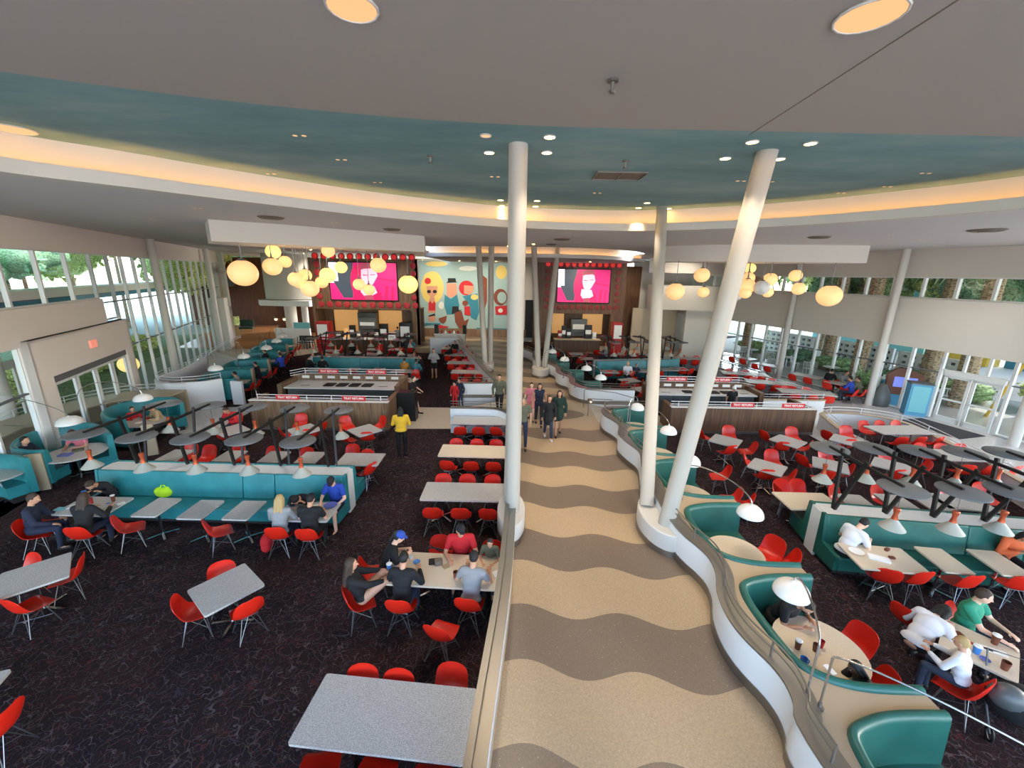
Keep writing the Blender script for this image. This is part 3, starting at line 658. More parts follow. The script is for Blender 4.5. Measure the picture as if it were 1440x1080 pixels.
# far right corner walls
b = MB(); q = TV(893, 400, 35); b.box((q.x + 1.6, 34.2, 1.75), (3.6, .3, 3.5), rz=R(-4)); struct('wall_corner', b, 'lit_amber' if 0 else 'tan_ledge', 'warm tan wall past the right screen', smooth=False)
b = MB(); a = G(893, 405, 5.2); b.prism([(10.6, 33.2), (10.6, 31.8), (17, 30.5), (17, 33.2)], 3.6, 5.4); b.prism([(13.2, 31.6), (15.1, 31.2), (15.1, 31.5), (13.2, 31.9)], 0, 3.6)
b.prism([(10.6, 33.4), (10.6, 32.2), (18, 30.8), (18, 33.4)], 6.3, 7.4)
struct('wall_corner_band', b, 'wall_paint', 'pale wall bands in the far right corner', smooth=False)
b = MB(); b.box((14, 35.5, 3.6), (8, .2, 7.4)); struct('wall_far_right', b, 'wall_paint', 'wall closing the far right corner', smooth=False)
# ================================================================== FURNITURE KINDS
def chair_shell(name='shell'):
    prof = [(.238, .398, .165, .0), (.222, .425, .198, .004), (.17, .434, .216, .012), (.09, .428, .228, .022), (0, .420, .232, .034), (-.08, .420, .233, .05), (-.14, .436, .232, .062),
            (-.185, .475, .230, .066), (-.212, .535, .228, .062), (-.232, .605, .226, .052), (-.250, .68, .220, .04), (-.262, .745, .196, .03), (-.268, .79, .150, .02), (-.270, .812, .085, .012)]
    nu = 10; n = len(prof); F1 = []; F2 = []
    for i, (y, z, hw, rs) in enumerate(prof):
        a = prof[max(i - 1, 0)]; c = prof[min(i + 1, n - 1)]; t = V((0, c[0] - a[0], c[1] - a[1])).normalized(); nn = V((0, t.z, -t.y))   # towards the sitter
        if nn.z < 0 and i < 6: nn = -nn
        if i >= 6 and nn.y < 0: nn = -nn
        for k in range(nu + 1):
            u = -1 + 2 * k / nu; p = V((hw * u, y, z)) + nn * (rs * abs(u) ** 2.4); F1.append(p); F2.append(p - nn * .009)
    b = MB(); m = nu + 1; N = len(F1); vs = F1 + F2; fs = []
    for i in range(n - 1):
        for k in range(nu):
            q = (i * m + k, i * m + k + 1, (i + 1) * m + k + 1, (i + 1) * m + k); fs.append(q); fs.append(tuple(N + j for j in q[::-1]))
    for i in range(n - 1):
        for k in (0, nu): fs.append((i * m + k, (i + 1) * m + k, N + (i + 1) * m + k, N + i * m + k))
    for k in range(nu):
        for i in (0, n - 1): fs.append((i * m + k, i * m + k + 1, N + i * m + k + 1, N + i * m + k))
    b._add(vs, fs); return b.mesh(name, 'red_shell', True, 60)
SHELL = chair_shell()
def make_chair(name, detail):
    t = thing(name, 'red moulded chair', 'chair')
    link('shell', SHELL, t)
    fr = MB()
    for sx in (-1, 1):
        for sy in (-1, 1):
            q = MB(); q.tube([(sx * .10, sy * .10, .412), (sx * .215, sy * .20 - (.015 if sy < 0 else 0), .004)], .0075, 6)
            q.tube([(sx * .02, sy * .12, .405), (sx * .212, sy * .197 - (.015 if sy < 0 else 0), .015)], .006, 5)
            if detail: q.obj('leg', 'wire', t)
            else: fr._add(q.v, q.f)
    if detail:
        q = MB(); q.tube([(-.13, .12, .40), (.13, .12, .40), (.13, -.12, .405), (-.13, -.12, .405)], .006, 5, close=True); q.obj('seat_mount', 'wire', t); q = MB(); q.tube([(-.155, -.145, .18), (.155, .145, .18)], .005, 5); q.tube([(.155, -.145, .18), (-.155, .145, .18)], .005, 5); q.obj('brace', 'wire', t)
    else: fr.obj('leg_frame', 'wire', t)
    return t
CH = {True: make_chair('dining_chair', True), False: make_chair('dining_chair', False)}
used = {}
def from_proto(key, proto, loc, rz, label, group=None, s=None):
    if key not in used:
        used[key] = 1; proto.location = loc; proto.rotation_euler = (0, 0, rz); proto['label'] = label
        if group: proto['group'] = group
        return proto
    return dup(proto, loc, rz, label, group, s)
PEND = []                                              # copies are taken before a prototype is moved
def chair(x, y, deg, label, group=None, z=0.0):
    near = hypot(x, y) < 15.5
    PEND.append((near, (x, y, z), R(deg), label, group))
def flush_chairs():
    first = {}
    for near, loc, rz, lb, g in PEND:
        if near in first: dup(CH[near], loc, rz, lb, g)
        else: first[near] = (loc, rz, lb, g)
    for near, (loc, rz, lb, g) in first.items():
        o = CH[near]; o.location = loc; o.rotation_euler = (0, 0, rz); o['label'] = lb
        if g: o['group'] = g
def cback(px, py, deg, label):
    p = G(px, py, .812); a = R(deg); chair(p.x - .268 * sin(a), p.y + .268 * cos(a), deg, label)
def cpx(px, py, deg, label, z=.45, group=None):
    p = G(px, py, z); chair(p.x, p.y, deg, label, group)

def pedestal(t, x, y, spread, col_m='chrome', h=.71):
    b = MB(); b.tube([(x, y, .05), (x, y, h)], .032, 10); b.obj('column', col_m, t)
    b = MB()
    for a in range(4):
        d = R(45 + 90 * a); b.bar((x, y, .045), (x + cos(d) * spread, y + sin(d) * spread, .02), .045, .03)
    b.obj('base', col_m, t)
    b = MB(); b.box((x, y, h), (.3, .3, .02)); b.obj('top_plate', 'dark_steel', t)
TBM = {}
def table(cx, cy, L, Wd, deg, label, group=None, m='table_top', two=None, z=.745, spread=.34, round_=False):
    t = thing('dining_table', label, 'table', (cx, cy, 0), R(deg), group)
    b = MB()
    if round_: b.lathe([(L * .985, z - .035), (L, z - .028), (L, z - .006), (L * .99, z), (.001, z)], (0, 0, 0), 40); b._add([], [])
    else: b.rbox((0, 0, z - .0175), (L, Wd, .035), .035)
    b.obj('tabletop', m, t, ang=30)
    if not round_:
        e = MB(); e.rbox((0, 0, z - .045), (L - .03, Wd - .03, .02), .035); e.obj('underside', 'toe', t)
    if two or (two is None and L > 1.5):
        pedestal(t, -L * .27, 0, spread); pedestal(t, L * .27, 0, spread)
    else: pedestal(t, 0, 0, min(spread, .4 * max(L, Wd)))
    return t
def quad_table(q, label, group=None, m='table_top', **k):
    P = [G(a, c, .745) for a, c in q]; c = sum(P, V()) / 4
    e0 = ((P[1] - P[0]) + (P[2] - P[3])) / 2; e1 = ((P[2] - P[1]) + (P[3] - P[0])) / 2
    a0 = atan2(e0.y, e0.x); a1 = atan2(e1.y, e1.x) + pi / 2
    d = (a1 - a0 + pi) % (2 * pi) - pi
    return c, e0.length, e1.length, degrees(a0 + d / 2), label, group, m, k
def qt(q, label, group=None, m='table_top', dims=None, ang=None, **k):
    c, L, w, a, *_ = quad_table(q, label, group, m)
    if dims: L, w = dims
    if ang is not None: a = ang
    table(c.x, c.y, L, w, a, label, group, m, **k); return c, L, w, a
def ring(c, L, w, a, spec, desc):
    """chairs at a table: spec rows (side, offset along the side, gap, turn, extra words)"""
    ca, sa = cos(R(a)), sin(R(a))
    for side, off, gap, turn, words in spec:
        if side == 'n': lx, ly, f = off, -(w / 2 + gap), 0
        elif side == 'f': lx, ly, f = off, (w / 2 + gap), 180
        elif side == 'l': lx, ly, f = -(L / 2 + gap), off, -90
        else: lx, ly, f = (L / 2 + gap), off, 90
        chair(c.x + lx * ca - ly * sa, c.y + lx * sa + ly * ca, a + f + turn, f'red moulded chair {words} {desc}')

def banquette(cx, cy, L, deg, label, seams, vin='teal_vinyl', hb=.23, top=TOP, ends=True):
    t = thing('banquette', label, 'banquette', (cx, cy, 0), R(deg)); x0, x1 = -L / 2, L / 2
    b = MB(); b.box((0, 0, .07), (L - .1, 1.5, .14)); b.obj('base', 'toe', t, smooth=False)
    b = MB(); b.box((0, 0, top - .1), (L - .06, hb * 2 - .01, .2)); b.obj('shelf', 'white_laminate', t, smooth=False)
    b = MB(); b.box((0, 0, .5), (L - .06, hb * 2 - .02, .8)); b.obj('core', 'toe', t, smooth=False)
    for s in (-1, 1):
        b = MB(); b.bar((x0 + .03, s * .60, .30), (x1 - .03, s * .60, .30), .58, .32); o = b.obj('seat_cushion', vin, t); bevel(o, .035)
        cuts = [x0 + .03] + list(seams) + [x1 - .03]
        for a, c in zip(cuts[:-1], cuts[1:]):
            b = MB(); P = [(s * (hb - .0), top + .015), (s * (hb + .07), top + .015), (s * (hb + .16), .46), (s * (hb + .0), .44)]
            vs = [(a + .006, y, z) for y, z in P] + [(c - .006, y, z) for y, z in P]
            b._add(vs, [(0, 1, 2, 3), (7, 6, 5, 4)] + [(i, i + 4, (i + 1) % 4 + 4, (i + 1) % 4) for i in range(4)]); o = b.obj('backrest', vin, t); bevel(o, .022)
    if ends:
        for xe, s in ((x0, -1), (x1, 1)):
            b = MB(); b.box((xe, 0, .5), (.05, .36, 1.14)); b.obj('end_panel', 'white_laminate', t, smooth=False)
            for q in (-1, 1):
                b = MB(); P = [(q * .18, top + .02), (q * .30, top + .02), (q * .38, .50), (q * .88, .46), (q * .86, .14), (q * .18, .1)]
                vs = [(xe - .035, y, z) for y, z in P] + [(xe + .035, y, z) for y, z in P]; n = 6
                b._add(vs, [tuple(range(n)), tuple(range(2 * n - 1, n - 1, -1))] + [(i, i + n, (i + 1) % n + n, (i + 1) % n) for i in range(n)]); b.obj('end_upholstery', vin, t, smooth=False)
    return t
def bevel(o, w, seg=2):
    m = o.modifiers.new('bevel', 'BEVEL'); m.width = w; m.segments = seg; m.limit_method = 'ANGLE'
def disc_lamp(cx, cy, yn, yf, z, label, group, zb=TOP, bn=0.0, bf=.85, r=.375, s=1.0, by=.2, bx=0.0):
    """beam across a banquette with a disc and cone shade at each end; origin on the shelf"""
    t = thing('disc_lamp', label, 'lamp', (cx, cy, zb), 0, group); dz = z - zb
    b = MB(); b.bar((0, by, 0), (0, bn, dz + .12), .048 * s, .07 * s); b.obj('leaning_post', 'dark_steel', t, smooth=False)
    b = MB(); b.bar((bx, by + .03, 0), (0, bf, dz + .14), .048 * s, .07 * s); b.obj('rear_post', 'dark_steel', t, smooth=False)
    b = MB(); b.bar((0, yn, dz + .03), (0, yf, dz + .03), .045 * s, .06 * s); b.obj('beam', 'dark_steel', t, smooth=False)
    for y in (yn, yf):
        b = MB(); b.lathe([(.001, dz - .03), (r - .02, dz - .028), (r, dz - .015), (r, dz + .005), (r - .02, dz + .015), (.001, dz + .02)], (0, y, 0), 36); d = b.obj('disc', 'disc_grey', t, ang=50)
        b = MB(); b.tube([(0, y, dz - .03), (0, y, dz - .42 * s)], .006, 5); b.obj('cord', 'wire', d)
        b = MB(); b.lathe([(.045, dz - .40 * s), (.055, dz - .42 * s), (.033, dz - .53 * s), (.052, dz - .635 * s), (.02, dz - .64 * s)], (0, y, 0), 20); b.obj('copper_neck', 'copper', d)
        b = MB(); b.lathe([(.045, dz - .625 * s), (.05, dz - .635 * s), (.205, dz - .815 * s), (.198, dz - .82 * s), (.04, dz - .65 * s)], (0, y, 0), 32); b.obj('cone_shade', 'cone_white', d)
    return t
def booth(loc, rz, ln, depth, label, vin='green_vinyl', sx=1, lean=0, group=None):
    """curved booth, back against local x=0, opening to +x; ln = width along local y"""
    t = thing('curved_booth', label, 'booth', loc, rz, group)
    k = ln / 2.05; path = [(depth, 0), (depth * .62, .01 * k), (depth * .36, .07 * k), (depth * .17, .2 * k), (.07, .42 * k), (.02, .8 * k), (.0, 1.2 * k), (.03, 1.55 * k), (.16, 1.83 * k), (depth * .36, 1.98 * k), (depth * .62, 2.04 * k), (depth, ln)]
    path = spline(path, 4); t['path'] = 0; t.pop('path', None) if hasattr(t, 'pop') else None
    inn = offset(path, -.03); b = MB()
    # rolled-top upholstered back: sweep a section along the path
    sec = [(0.0, .14), (0.0, TOP + .0), (.03, TOP + .045), (.075, TOP + .05), (.115, TOP + .02), (.125, TOP - .05), (.15, .72), (.17, .45), (.17, .14)]
    n = len(path); vs = []
    for i, p in enumerate(path):
        for (o_, z) in sec:
            q = offset(path, o_)[i] if False else None
    cols = {o_: offset(path, -o_) for o_, z in sec}
    for i in range(n):
        for o_, z in sec: vs.append((*cols[o_][i], z))
    m = len(sec); fs = [(i * m + j, (i + 1) * m + j, (i + 1) * m + j + 1, i * m + j + 1) for i in range(n - 1) for j in range(m - 1)]
    fs += [tuple(range(m)), tuple((n - 1) * m + j for j in range(m - 1, -1, -1))]
    fs += [(i * m, i * m + m - 1, (i + 1) * m + m - 1, (i + 1) * m) for i in range(n - 1)]
    if sx < 0: path = [(p[0], p[1]) for p in path]
    # offset() of this path points to the inside of the booth when negative; flip if needed
    b._add(vs, fs); b.obj('backrest', vin, t, ang=50)
    b = MB(); b.wallstrip(path, -.14, -.56, .16, .46); o = b.obj('seat_cushion', vin, t, ang=40); bevel(o, .03)
    b = MB(); b.wallstrip(path, -.1, -.5, 0, .17); b.obj('base', 'toe', t)
    return t
def arc_lamp(base, end, apex, label, group=None, r=.24, pole=.75):
    """chrome arc lamp with domed shade; base stands on a ledge"""
    t = thing('arc_lamp', label, 'lamp', base, 0, group); B = V(base); E = V(end) - B; hz = pole
    top = apex - base[2]; d = V((E.x, E.y, 0)); n = 22; pts = [(0, 0, 0), (0, 0, hz * .5), (0, 0, hz)]
    ze = E.z + .19
    for k in range(1, n + 1):
        u = k / n; a = pi * u
        # half ellipse from pole top over to the shade
        x = (1 - cos(a)) / 2
        z = hz + (ze - hz) * u + (top - max(hz, ze)) * sin(a) + (max(hz, ze) - (hz + (ze - hz) * u)) * sin(a)
        pts.append((d.x * x, d.y * x, z))
    b = MB(); b.tube(pts, .0125, 8); b.obj('arc_pole', 'chrome', t)
    b = MB(); b.lathe([(.05, 0), (.05, .02), (.02, .03), (.018, .1)], (0, 0, 0), 16); b.obj('foot', 'steel', t)
    c = (E.x, E.y, E.z)
    b = MB(); b.lathe([(r * .97, -.035), (r, -.03), (r * .99, .0), (r * .93, .05), (r * .8, .10), (r * .58, .145), (r * .3, .17), (.03, .178), (.02, .2), (.001, .2)], c, 36)
    b.lathe([(r * .94, -.03), (r * .88, .045), (r * .55, .13), (.001, .15)], c, 36); sh = b.obj('dome_shade', 'shade_white', t, ang=60)
    b = MB(); b.ell((c[0], c[1], c[2] - .01), (r * .42, r * .42, .075), 20, 10); b.obj('bulb', 'bulb', t)
    return t
def globe(c, r, zc, label, group, m='globe'):
    t = thing('globe_lamp', label, 'lamp', c, 0, group)
    b = MB(); b.ell((0, 0, 0), (r, r, r * .93), 28, 18); b.obj('globe', m, t, ang=80)
    if m != 'white': lamp('globe_light', 'POINT', (0, 0, -r * .2), 24, (1, .88, .72), r * 1.05, parent=t)
    b = MB(); b.tube([(0, 0, r * .9), (0, 0, zc - c[2])], .012, 6); b.obj('cord', 'wire', t)
    b = MB(); b.lathe([(r * .32, r * .86), (r * .3, r * .96), (.03, r * 1.05), (.02, r * 1.45), (.001, r * 1.5)], (0, 0, 0), 16); b.obj('cap', 'wire', t)
    return t
def downlight(px, py, z, label, group, on=True, r=.11, m=None, e=None):
    p = G(px, py, z); t = thing('recessed_light', label, 'ceiling light', (p.x, p.y, z - .004), 0, group)
    b = MB(); b.tube([(r * cos(a * pi / 8), r * sin(a * pi / 8), -.004) for a in range(16)], .012, 6, close=True); b.obj('trim_ring', 'white_paint', t)
    b = MB(); b.lathe([(r, -.008), (.001, -.008)], (0, 0, 0), 20); b.lathe([(r, -.012), (.001, -.012)], (0, 0, 0), 20) if False else None
    b.obj('lens', m or ('downlight' if on else 'downlight_off'), t)
    return t, p
# ================================================================== PLACING
# ---- row of six-seat tables left of the near walk (world positions read off the floor)
ROWS = [((-1.45, 3.80), -5, 'the big grey table nearest the camera'), ((-1.22, 6.37), -3.0, 'the laminate table crowded by the family'),
        ((-1.14, 9.17), -.5, 'the long table by the middle column plinth'), ((-1.14, 11.60), -1.5, 'the long table second beyond the family'),
        ((-1.16, 14.33), 0, 'the long table against the wall at the crossing')]
names = ['big grey laminate table nearest the camera, empty', 'pale laminate table with a family around it and cups on top', 'empty long table left of the middle column plinth',
         'empty long table, one row beyond the one at the middle column', 'empty long table before the white wall at the crossing']
def row_chairs(c, a, desc, near, far, ng=.17, fg=.1, w=.87):
    nm = {-1: 'left', 0: 'middle', 1: 'right'}
    ring(V(c), 2.05, w, a, [('n', o * .66, ng, j, f'{nm[o]}, near side of') for o, j in near] + [('f', o * .66, fg, j, f'{nm[o]}, far side of') for o, j in far], desc)
for (c, a, d), lb in zip(ROWS, names):
    table(c[0], c[1], 2.06, .87, a, lb, 'long tables left of the walk', m='table_tan' if 'family' in d else 'table_top')
row_chairs(*ROWS[0], [(-1, 12), (0, -6), (1, 4)], [], ng=.05)
for px, py, tn, w in ((511, 944, 180, 'left of three beyond'), (562, 951, 176, 'middle of three beyond')): cback(px, py - 11, tn, f'red moulded chair, {w} the big grey table nearest the camera')
cback(637, 931, 174, 'red moulded chair, right of three beyond the big grey table, pulled out')
row_chairs(*ROWS[2], [(-1, 3), (0, 0), (1, -4)], [(-1, 0), (0, 5), (1, 0)])
row_chairs(*ROWS[3], [(-1, -6), (0, 4), (1, 0)], [(-1, 0), (0, -4), (1, 6)])
row_chairs(*ROWS[4], [(-1, 4), (0, 0), (1, -14)], [(-1, 0), (0, 0), (1, 0)])
cpx(622, 888, -18, 'single red moulded chair standing loose between the two nearest tables', .46)
# ---- loose four-seat tables, near left
c, L, w, a = qt([(263.1, 830.5), (344.3, 790.8), (371.9, 822.2), (287.4, 867.3)], 'small speckled grey table standing alone on the carpet, set diagonally', dims=(.88, .87))
dB = 'the lone diagonal table left of centre'
cback(310, 789, 212, 'red moulded chair behind ' + dB); cpx(275, 859, -60, 'red moulded chair left of ' + dB, .45); cpx(347, 858, 48, 'red moulded chair right of ' + dB, .45)
c, L, w, a = qt([(0, 807), (94.2, 779.6), (94.8, 808.9), (0, 841.5)], 'small table cut by the left edge, bluish with window light', dims=(.88, .87), ang=-46)
dA = 'the table cut by the left edge'
cback(50, 777, 165, 'red moulded chair behind ' + dA); cback(116, 780, 122, 'red moulded chair right of ' + dA); cpx(42, 848, -12, 'red moulded chair in front of ' + dA, .5)
cback(12, 994, 98, 'red moulded chair cut by the lower left edge')
table(-6.95, 3.75, .88, .87, 20, 'small table almost hidden by the lower left edge')
# ---- left banquette with lamps, tables and chairs
banquette(-7.25, 9.53, 6.25, -.9, 'long teal double banquette left of centre with five lamps', [.57, 1.53 - .15], 'teal_vinyl')
for k, (pn, pf) in enumerate([((116, 610), (234, 567.5)), ((192.5, 614), (295, 570)), ((267.5, 616), (355, 572)), ((342.5, 617.5), (415, 574)), ((418, 620.5), (477.5, 576))]):
    z = 2.33; a_, b_ = G(*pn, z), G(*pf, z); x = (a_.x + b_.x) / 2
    disc_lamp(x, 9.53, a_.y - 9.53, b_.y - 9.53, z, f'grey disc lamp pair over the left teal banquette, {["first", "second", "third", "fourth", "fifth"][k]} from its left end', 'disc lamps on the left banquette', bx=.2, bf=.72)
lb = ['double table with cups before the left end of the long teal banquette', 'empty narrow table by the neon bag on the long teal banquette', 'empty narrow table in the middle of the long teal banquette', 'empty narrow table left of the blond person by the long teal banquette',
      'double table with plates before the right end of the long teal banquette']
for (x, y, w_), l in zip([(-9.49, 8.25, 1.18), (-8.05, 8.25, .56), (-7.0, 8.19, .57), (-6.01, 8.19, .57), (-4.57, 8.18, 1.2)], lb): table(x, y, w_, .76, -.5, l, 'narrow tables on the left banquette', spread=.3, m='table_top')
dL = 'at the long teal banquette'
cpx(184, 742, -52, 'red moulded chair turned sideways before the neon bag ' + dL); cpx(309, 747, -48, 'red moulded chair turned sideways before the middle tables ' + dL)
cpx(395, 752, 6, 'red moulded chair under the blond person ' + dL); cpx(437, 754, 4, 'red moulded chair under the person in black cap ' + dL)
cpx(122, 752, 8, 'red moulded chair under the dark long-haired person ' + dL); cpx(52, 750, -62, 'red moulded chair under the balding man left of ' + dL[3:])
cpx(66, 738, -60, 'red moulded chair beside the balding man on the left')
# far side of that banquette
for x, l in ((-9.8, 'far-side table behind the left lamps of the long teal banquette'), (-8.2, 'far-side table behind the second and third lamps'), (-6.9, 'far-side table behind the third lamp of the teal banquette'), (-5.85, 'far-side table behind the fourth lamp of the teal banquette')):
    table(x, 10.95, .6, .76, 0, l, 'narrow tables behind the left banquette', spread=.3)
table(-4.35, 10.9, 1.2, .8, 0, 'joined pair of small tables at the right end behind the long teal banquette')
for px, py, l in ((262, 634, 'first'), (288, 637, 'second'), (329, 638, 'third'), (379, 639, 'fourth'), (427, 641, 'fifth')): cpx(px, py, 180, f'red moulded chair facing the camera behind the teal banquette, {l} from the left', .65)
cpx(493, 640, 180, 'tall-looking red moulded chair behind the joined tables right of the lamps', .55); cpx(513, 646, 176, 'red moulded chair right end behind the joined tables', .6); cpx(515, 662, 60, 'red moulded chair half hidden right of the joined tables', .5)
# diagonal tables before the left tray return
c, L, w, a = qt([(488, 604), (519, 596), (537.5, 605), (507, 614.5)], 'diagonal table beside the right end of the left wooden tray counter', dims=(.85, .88)); d = 'the diagonal table before the wooden tray counter'
cpx(489, 600, 225, 'red moulded chair behind left of ' + d); cpx(532, 600, 140, 'red moulded chair behind right of ' + d); cpx(491, 619, -40, 'red moulded chair in front left of ' + d); cpx(518, 617, 10, 'red moulded chair in front right of ' + d)
c, L, w, a = qt([(402, 603), (434, 596), (455, 603), (420, 615)], 'table behind the fourth cone shade, before the left tray counter', dims=(.85, .88)); d = 'the table behind the fourth cone shade'
cpx(405, 612, -45, 'red moulded chair left of ' + d); cpx(422, 597, 190, 'red moulded chair behind ' + d); cpx(448, 606, 70, 'red moulded chair right of ' + d); cpx(437, 613, 15, 'red moulded chair in front of ' + d)
c, L, w, a = qt([(302, 604), (331, 597), (350, 604), (316, 614)], 'table with papers where a person in maroon leans, left of the tray counter', dims=(.85, .88)); d = 'the paper-strewn table near the left tray counter'
cpx(330, 595, 190, 'red moulded chair under the person in maroon'); cpx(320, 616, 0, 'pinkish lit moulded chair in front of ' + d)
# ---- far row left of the far walk
FR = [((-1.80, 19.5), 'first row beyond the crossing'), ((-2.40, 22.12), 'second row beyond the crossing'), ((-2.98, 24.5), 'third row beyond the crossing'), ((-3.55, 27.0), 'fourth row beyond the crossing'), ((-4.15, 29.3), 'last row before the condiment stand')]
for k, (c, d) in enumerate(FR):
    table(c[0], c[1], 1.95, .8, -1, f'long table with red chairs left of the far walk, {d}', 'long tables left of the far walk')
    row_chairs(c, -1, f'the long table, {d}' if k < 4 else 'the long table, last row by the stand', [(-1, 0), (0, 3), (1, -3)], [(-1, 0), (0, 0), (1, 4)] if k < 4 else [(-1, 0), (1, 0)], w=.8)
# ---- middle aisle tables behind left tray counter
def spot(px, py, deg, dims, lb, z=.745, **k): p = G(px, py, z); table(p.x, p.y, dims[0], dims[1], deg, lb, **k); return p
spot(573, 534, -10, (.9, .85), 'pinkish table right of the white tray shelf behind the left tray counter'); cpx(572, 541, 10, 'red moulded chair before the table right of the rear tray shelf'); cpx(585, 530, 200, 'red moulded chair behind the table right of the rear tray shelf')
spot(566, 521.5, 0, (1.2, .76), 'table with two diners at the right end of the far teal banquette')
cpx(569, 528, 0, 'left red moulded chair at the far teal banquette, under the mustard shirt', .6); cpx(585, 529, 0, 'right red moulded chair at the far teal banquette, under the slate shirt', .6)
# far left banquette
pL, pR = G(436, 505, TOP), G(590, 502, TOP)
cx_, cy_ = (pL.x + pR.x) / 2, (pL.y + pR.y) / 2 + .23
banquette(cx_, cy_, (pR - pL).length, 0, 'far teal banquette behind the left tray counter', [-.35, .85], 'teal_vinyl')
for k, px in enumerate((452, 483, 513, 543, 572)):
    p = G(px, 502, TOP)
    disc_lamp(p.x, cy_, -1.0, 1.25, 2.33, f'small distant disc lamp pair over the far left teal banquette, {["first", "second", "third", "fourth", "fifth"][k]} from the left', 'disc lamps on the far left banquette')
for px, l in ((447, 'with diners at the left end'), (496, 'empty, left of the two middle ones'), (532, 'empty, right of the two middle ones')):
    p = G(px, 519.5, .745); table(p.x, p.y, 1.1 if px == 447 else .62, .76, 0, f'pale table on the far left teal banquette, {l}', spread=.28)
cpx(498, 523, 0, 'red moulded chair before the left empty table of the far left banquette', .6); cpx(534, 522, 0, 'red moulded chair before the right empty table of the far left banquette', .6)
for k, (px, py) in enumerate(((465, 493), (465, 499), (525, 491), (523, 498), (556, 491), (570, 499))):
    p = G(px, py, .745); table(p.x, p.y, .9, .8, 0, f'distant table before the left food counter, {["back left", "front left", "back middle", "front middle", "back right", "front right"][k]}', spread=.28)
for k, (px, py, a) in enumerate(((457, 497, -90), (477, 495, 90), (470, 500, 0), (476, 492, 120), (518, 495, -80), (537, 494, 90), (545, 498, 80), (552, 495, 20), (566, 494, 0), (575, 494, 30), (560, 497, -60), (580, 500, 90))):
    cpx(px, py, a, f'distant red chair before the left food counter, {["1st", "2nd", "3rd", "4th", "5th", "6th", "7th", "8th", "9th", "10th", "11th", "12th"][k]} counting from the left', .5, 'distant chairs before the left food counter')
# ---- right side, loose tables (quads read off the photograph)
RT = [([(1008.7, 610.5), (1042, 618), (1032, 629), (1000, 620)], 'white table right of the leaning column, first below the wooden tray counter'),
      ([(1096.5, 611.7), (1133, 622), (1121, 629), (1084, 617)], 'white table under the right part of the wooden tray counter'),
      ([(1063.7, 644.5), (1105, 656), (1096, 669), (1053, 656)], 'white table between the leaning column and the right lamps, in the second row'),
      ([(1145, 643), (1192, 652), (1191, 665), (1144, 655)], 'white table behind the first cone shade on the right'),
      ([(1175, 611), (1215, 620), (1207, 627.5), (1169, 618)], 'white table behind the first grey disc on the right'),
      ([(1236, 644), (1278, 657), (1270, 661), (1232, 655)], 'white table behind the second lamp beam on the right')]
for q, l in RT: qt(q, l, 'four-seat tables on the right', dims=(.86, .84))
RC = [(990, 613, -75, 'left of the first table below the right tray counter', .5), (1027, 609, 170, 'behind the first table below the right tray counter', .6), (1021, 634, 15, 'in front of the first table below the right tray counter', .5), (1050, 635, 78, 'standing free right of the first table below the right tray counter', .45),
      (1080, 616, -75, 'left of the table under the right part of the tray counter', .5), (1117, 611, 175, 'behind the table under the right part of the tray counter', .6), (1096, 629, -10, 'in front of the table under the right part of the tray counter', .5), (1127, 629, 50, 'right of the table under the right part of the tray counter', .5),
      (1057, 648, -120, 'behind left of the second-row white table', .55), (1089, 645, 175, 'behind the second-row white table', .6), (1073, 668, -8, 'in front of the second-row white table', .5), (1102, 672, 60, 'right of the second-row white table', .5),
      (1133, 653, -75, 'left of the table behind the first right cone shade', .45), (1166, 642, 178, 'behind the table behind the first right cone shade', .6), (1155, 670, -5, 'in front of the table behind the first right cone shade', .5), (1183, 664, 60, 'right of the table behind the first right cone shade', .5),
      (1168, 612, -70, 'left of the table behind the first right disc', .6), (1194, 609, 170, 'behind the table behind the first right disc', .6), (1187, 625, 0, 'in front of the table behind the first right disc', .5), (1252, 646, 178, 'behind the table behind the second right beam', .6),
      (1252, 668, 5, 'in front of the table behind the second right beam', .5), (1290, 660, 70, 'right of the table behind the second right beam', .5)]
for px, py, a, l, z in RC: cpx(px, py, a, 'red moulded chair ' + l, z)
# long white tables by the right half wall
for q, l, d in (([(1221, 599), (1281, 599.5), (1305, 609), (1250, 609)], 'long white table before the low wall, left of the right doors', 'the long white table left of the right doors'),
                ([(1308, 633), (1372, 633), (1400, 647), (1345, 647)], 'long white sunlit table in front of the right double doors', 'the sunlit long table before the right doors')):
    c, L, w, a = qt(q, l, 'long tables on the right', dims=(2.0, .85), m='table_top')
    row_chairs(c, a, d, [(-1, -10), (0, 0), (1, 14)], [(-1, 0), (0, 0), (1, 0)])
# right banquette
a_, b_ = G(1167, 723, TOP), G(1440, 745, TOP); ang = atan2(b_.y - a_.y, b_.x - a_.x); dx = V((cos(ang), sin(ang), 0)); LR = 6.4
cc = a_ + dx * (LR / 2 - .1) + V((-dx.y, dx.x, 0)) * .23
banquette(cc.x, cc.y, LR, degrees(ang), 'long teal double banquette on the right with slanted lamps', [-.45, .62], 'green_vinyl')
for k, (pn, pf) in enumerate([((1271, 687), (1166, 630)), ((1352, 691), (1230, 630)), ((1425, 691), (1292, 634)), ((1500, 693), (1357, 636)), ((1575, 695), (1415, 637))]):
    z = 2.33; p, q = G(*pn, z), G(*pf, z); x = (p.x + q.x) / 2; yc = cc.y + (x - cc.x) * tan(ang)
    disc_lamp(x, yc, p.y - yc, q.y - yc, z, f'dark disc lamp pair over the right banquette, {["first", "second", "third", "fourth", "fifth"][k]} from its left end', 'disc lamps on the right banquette', bn=-.5, bf=.15, by=0)
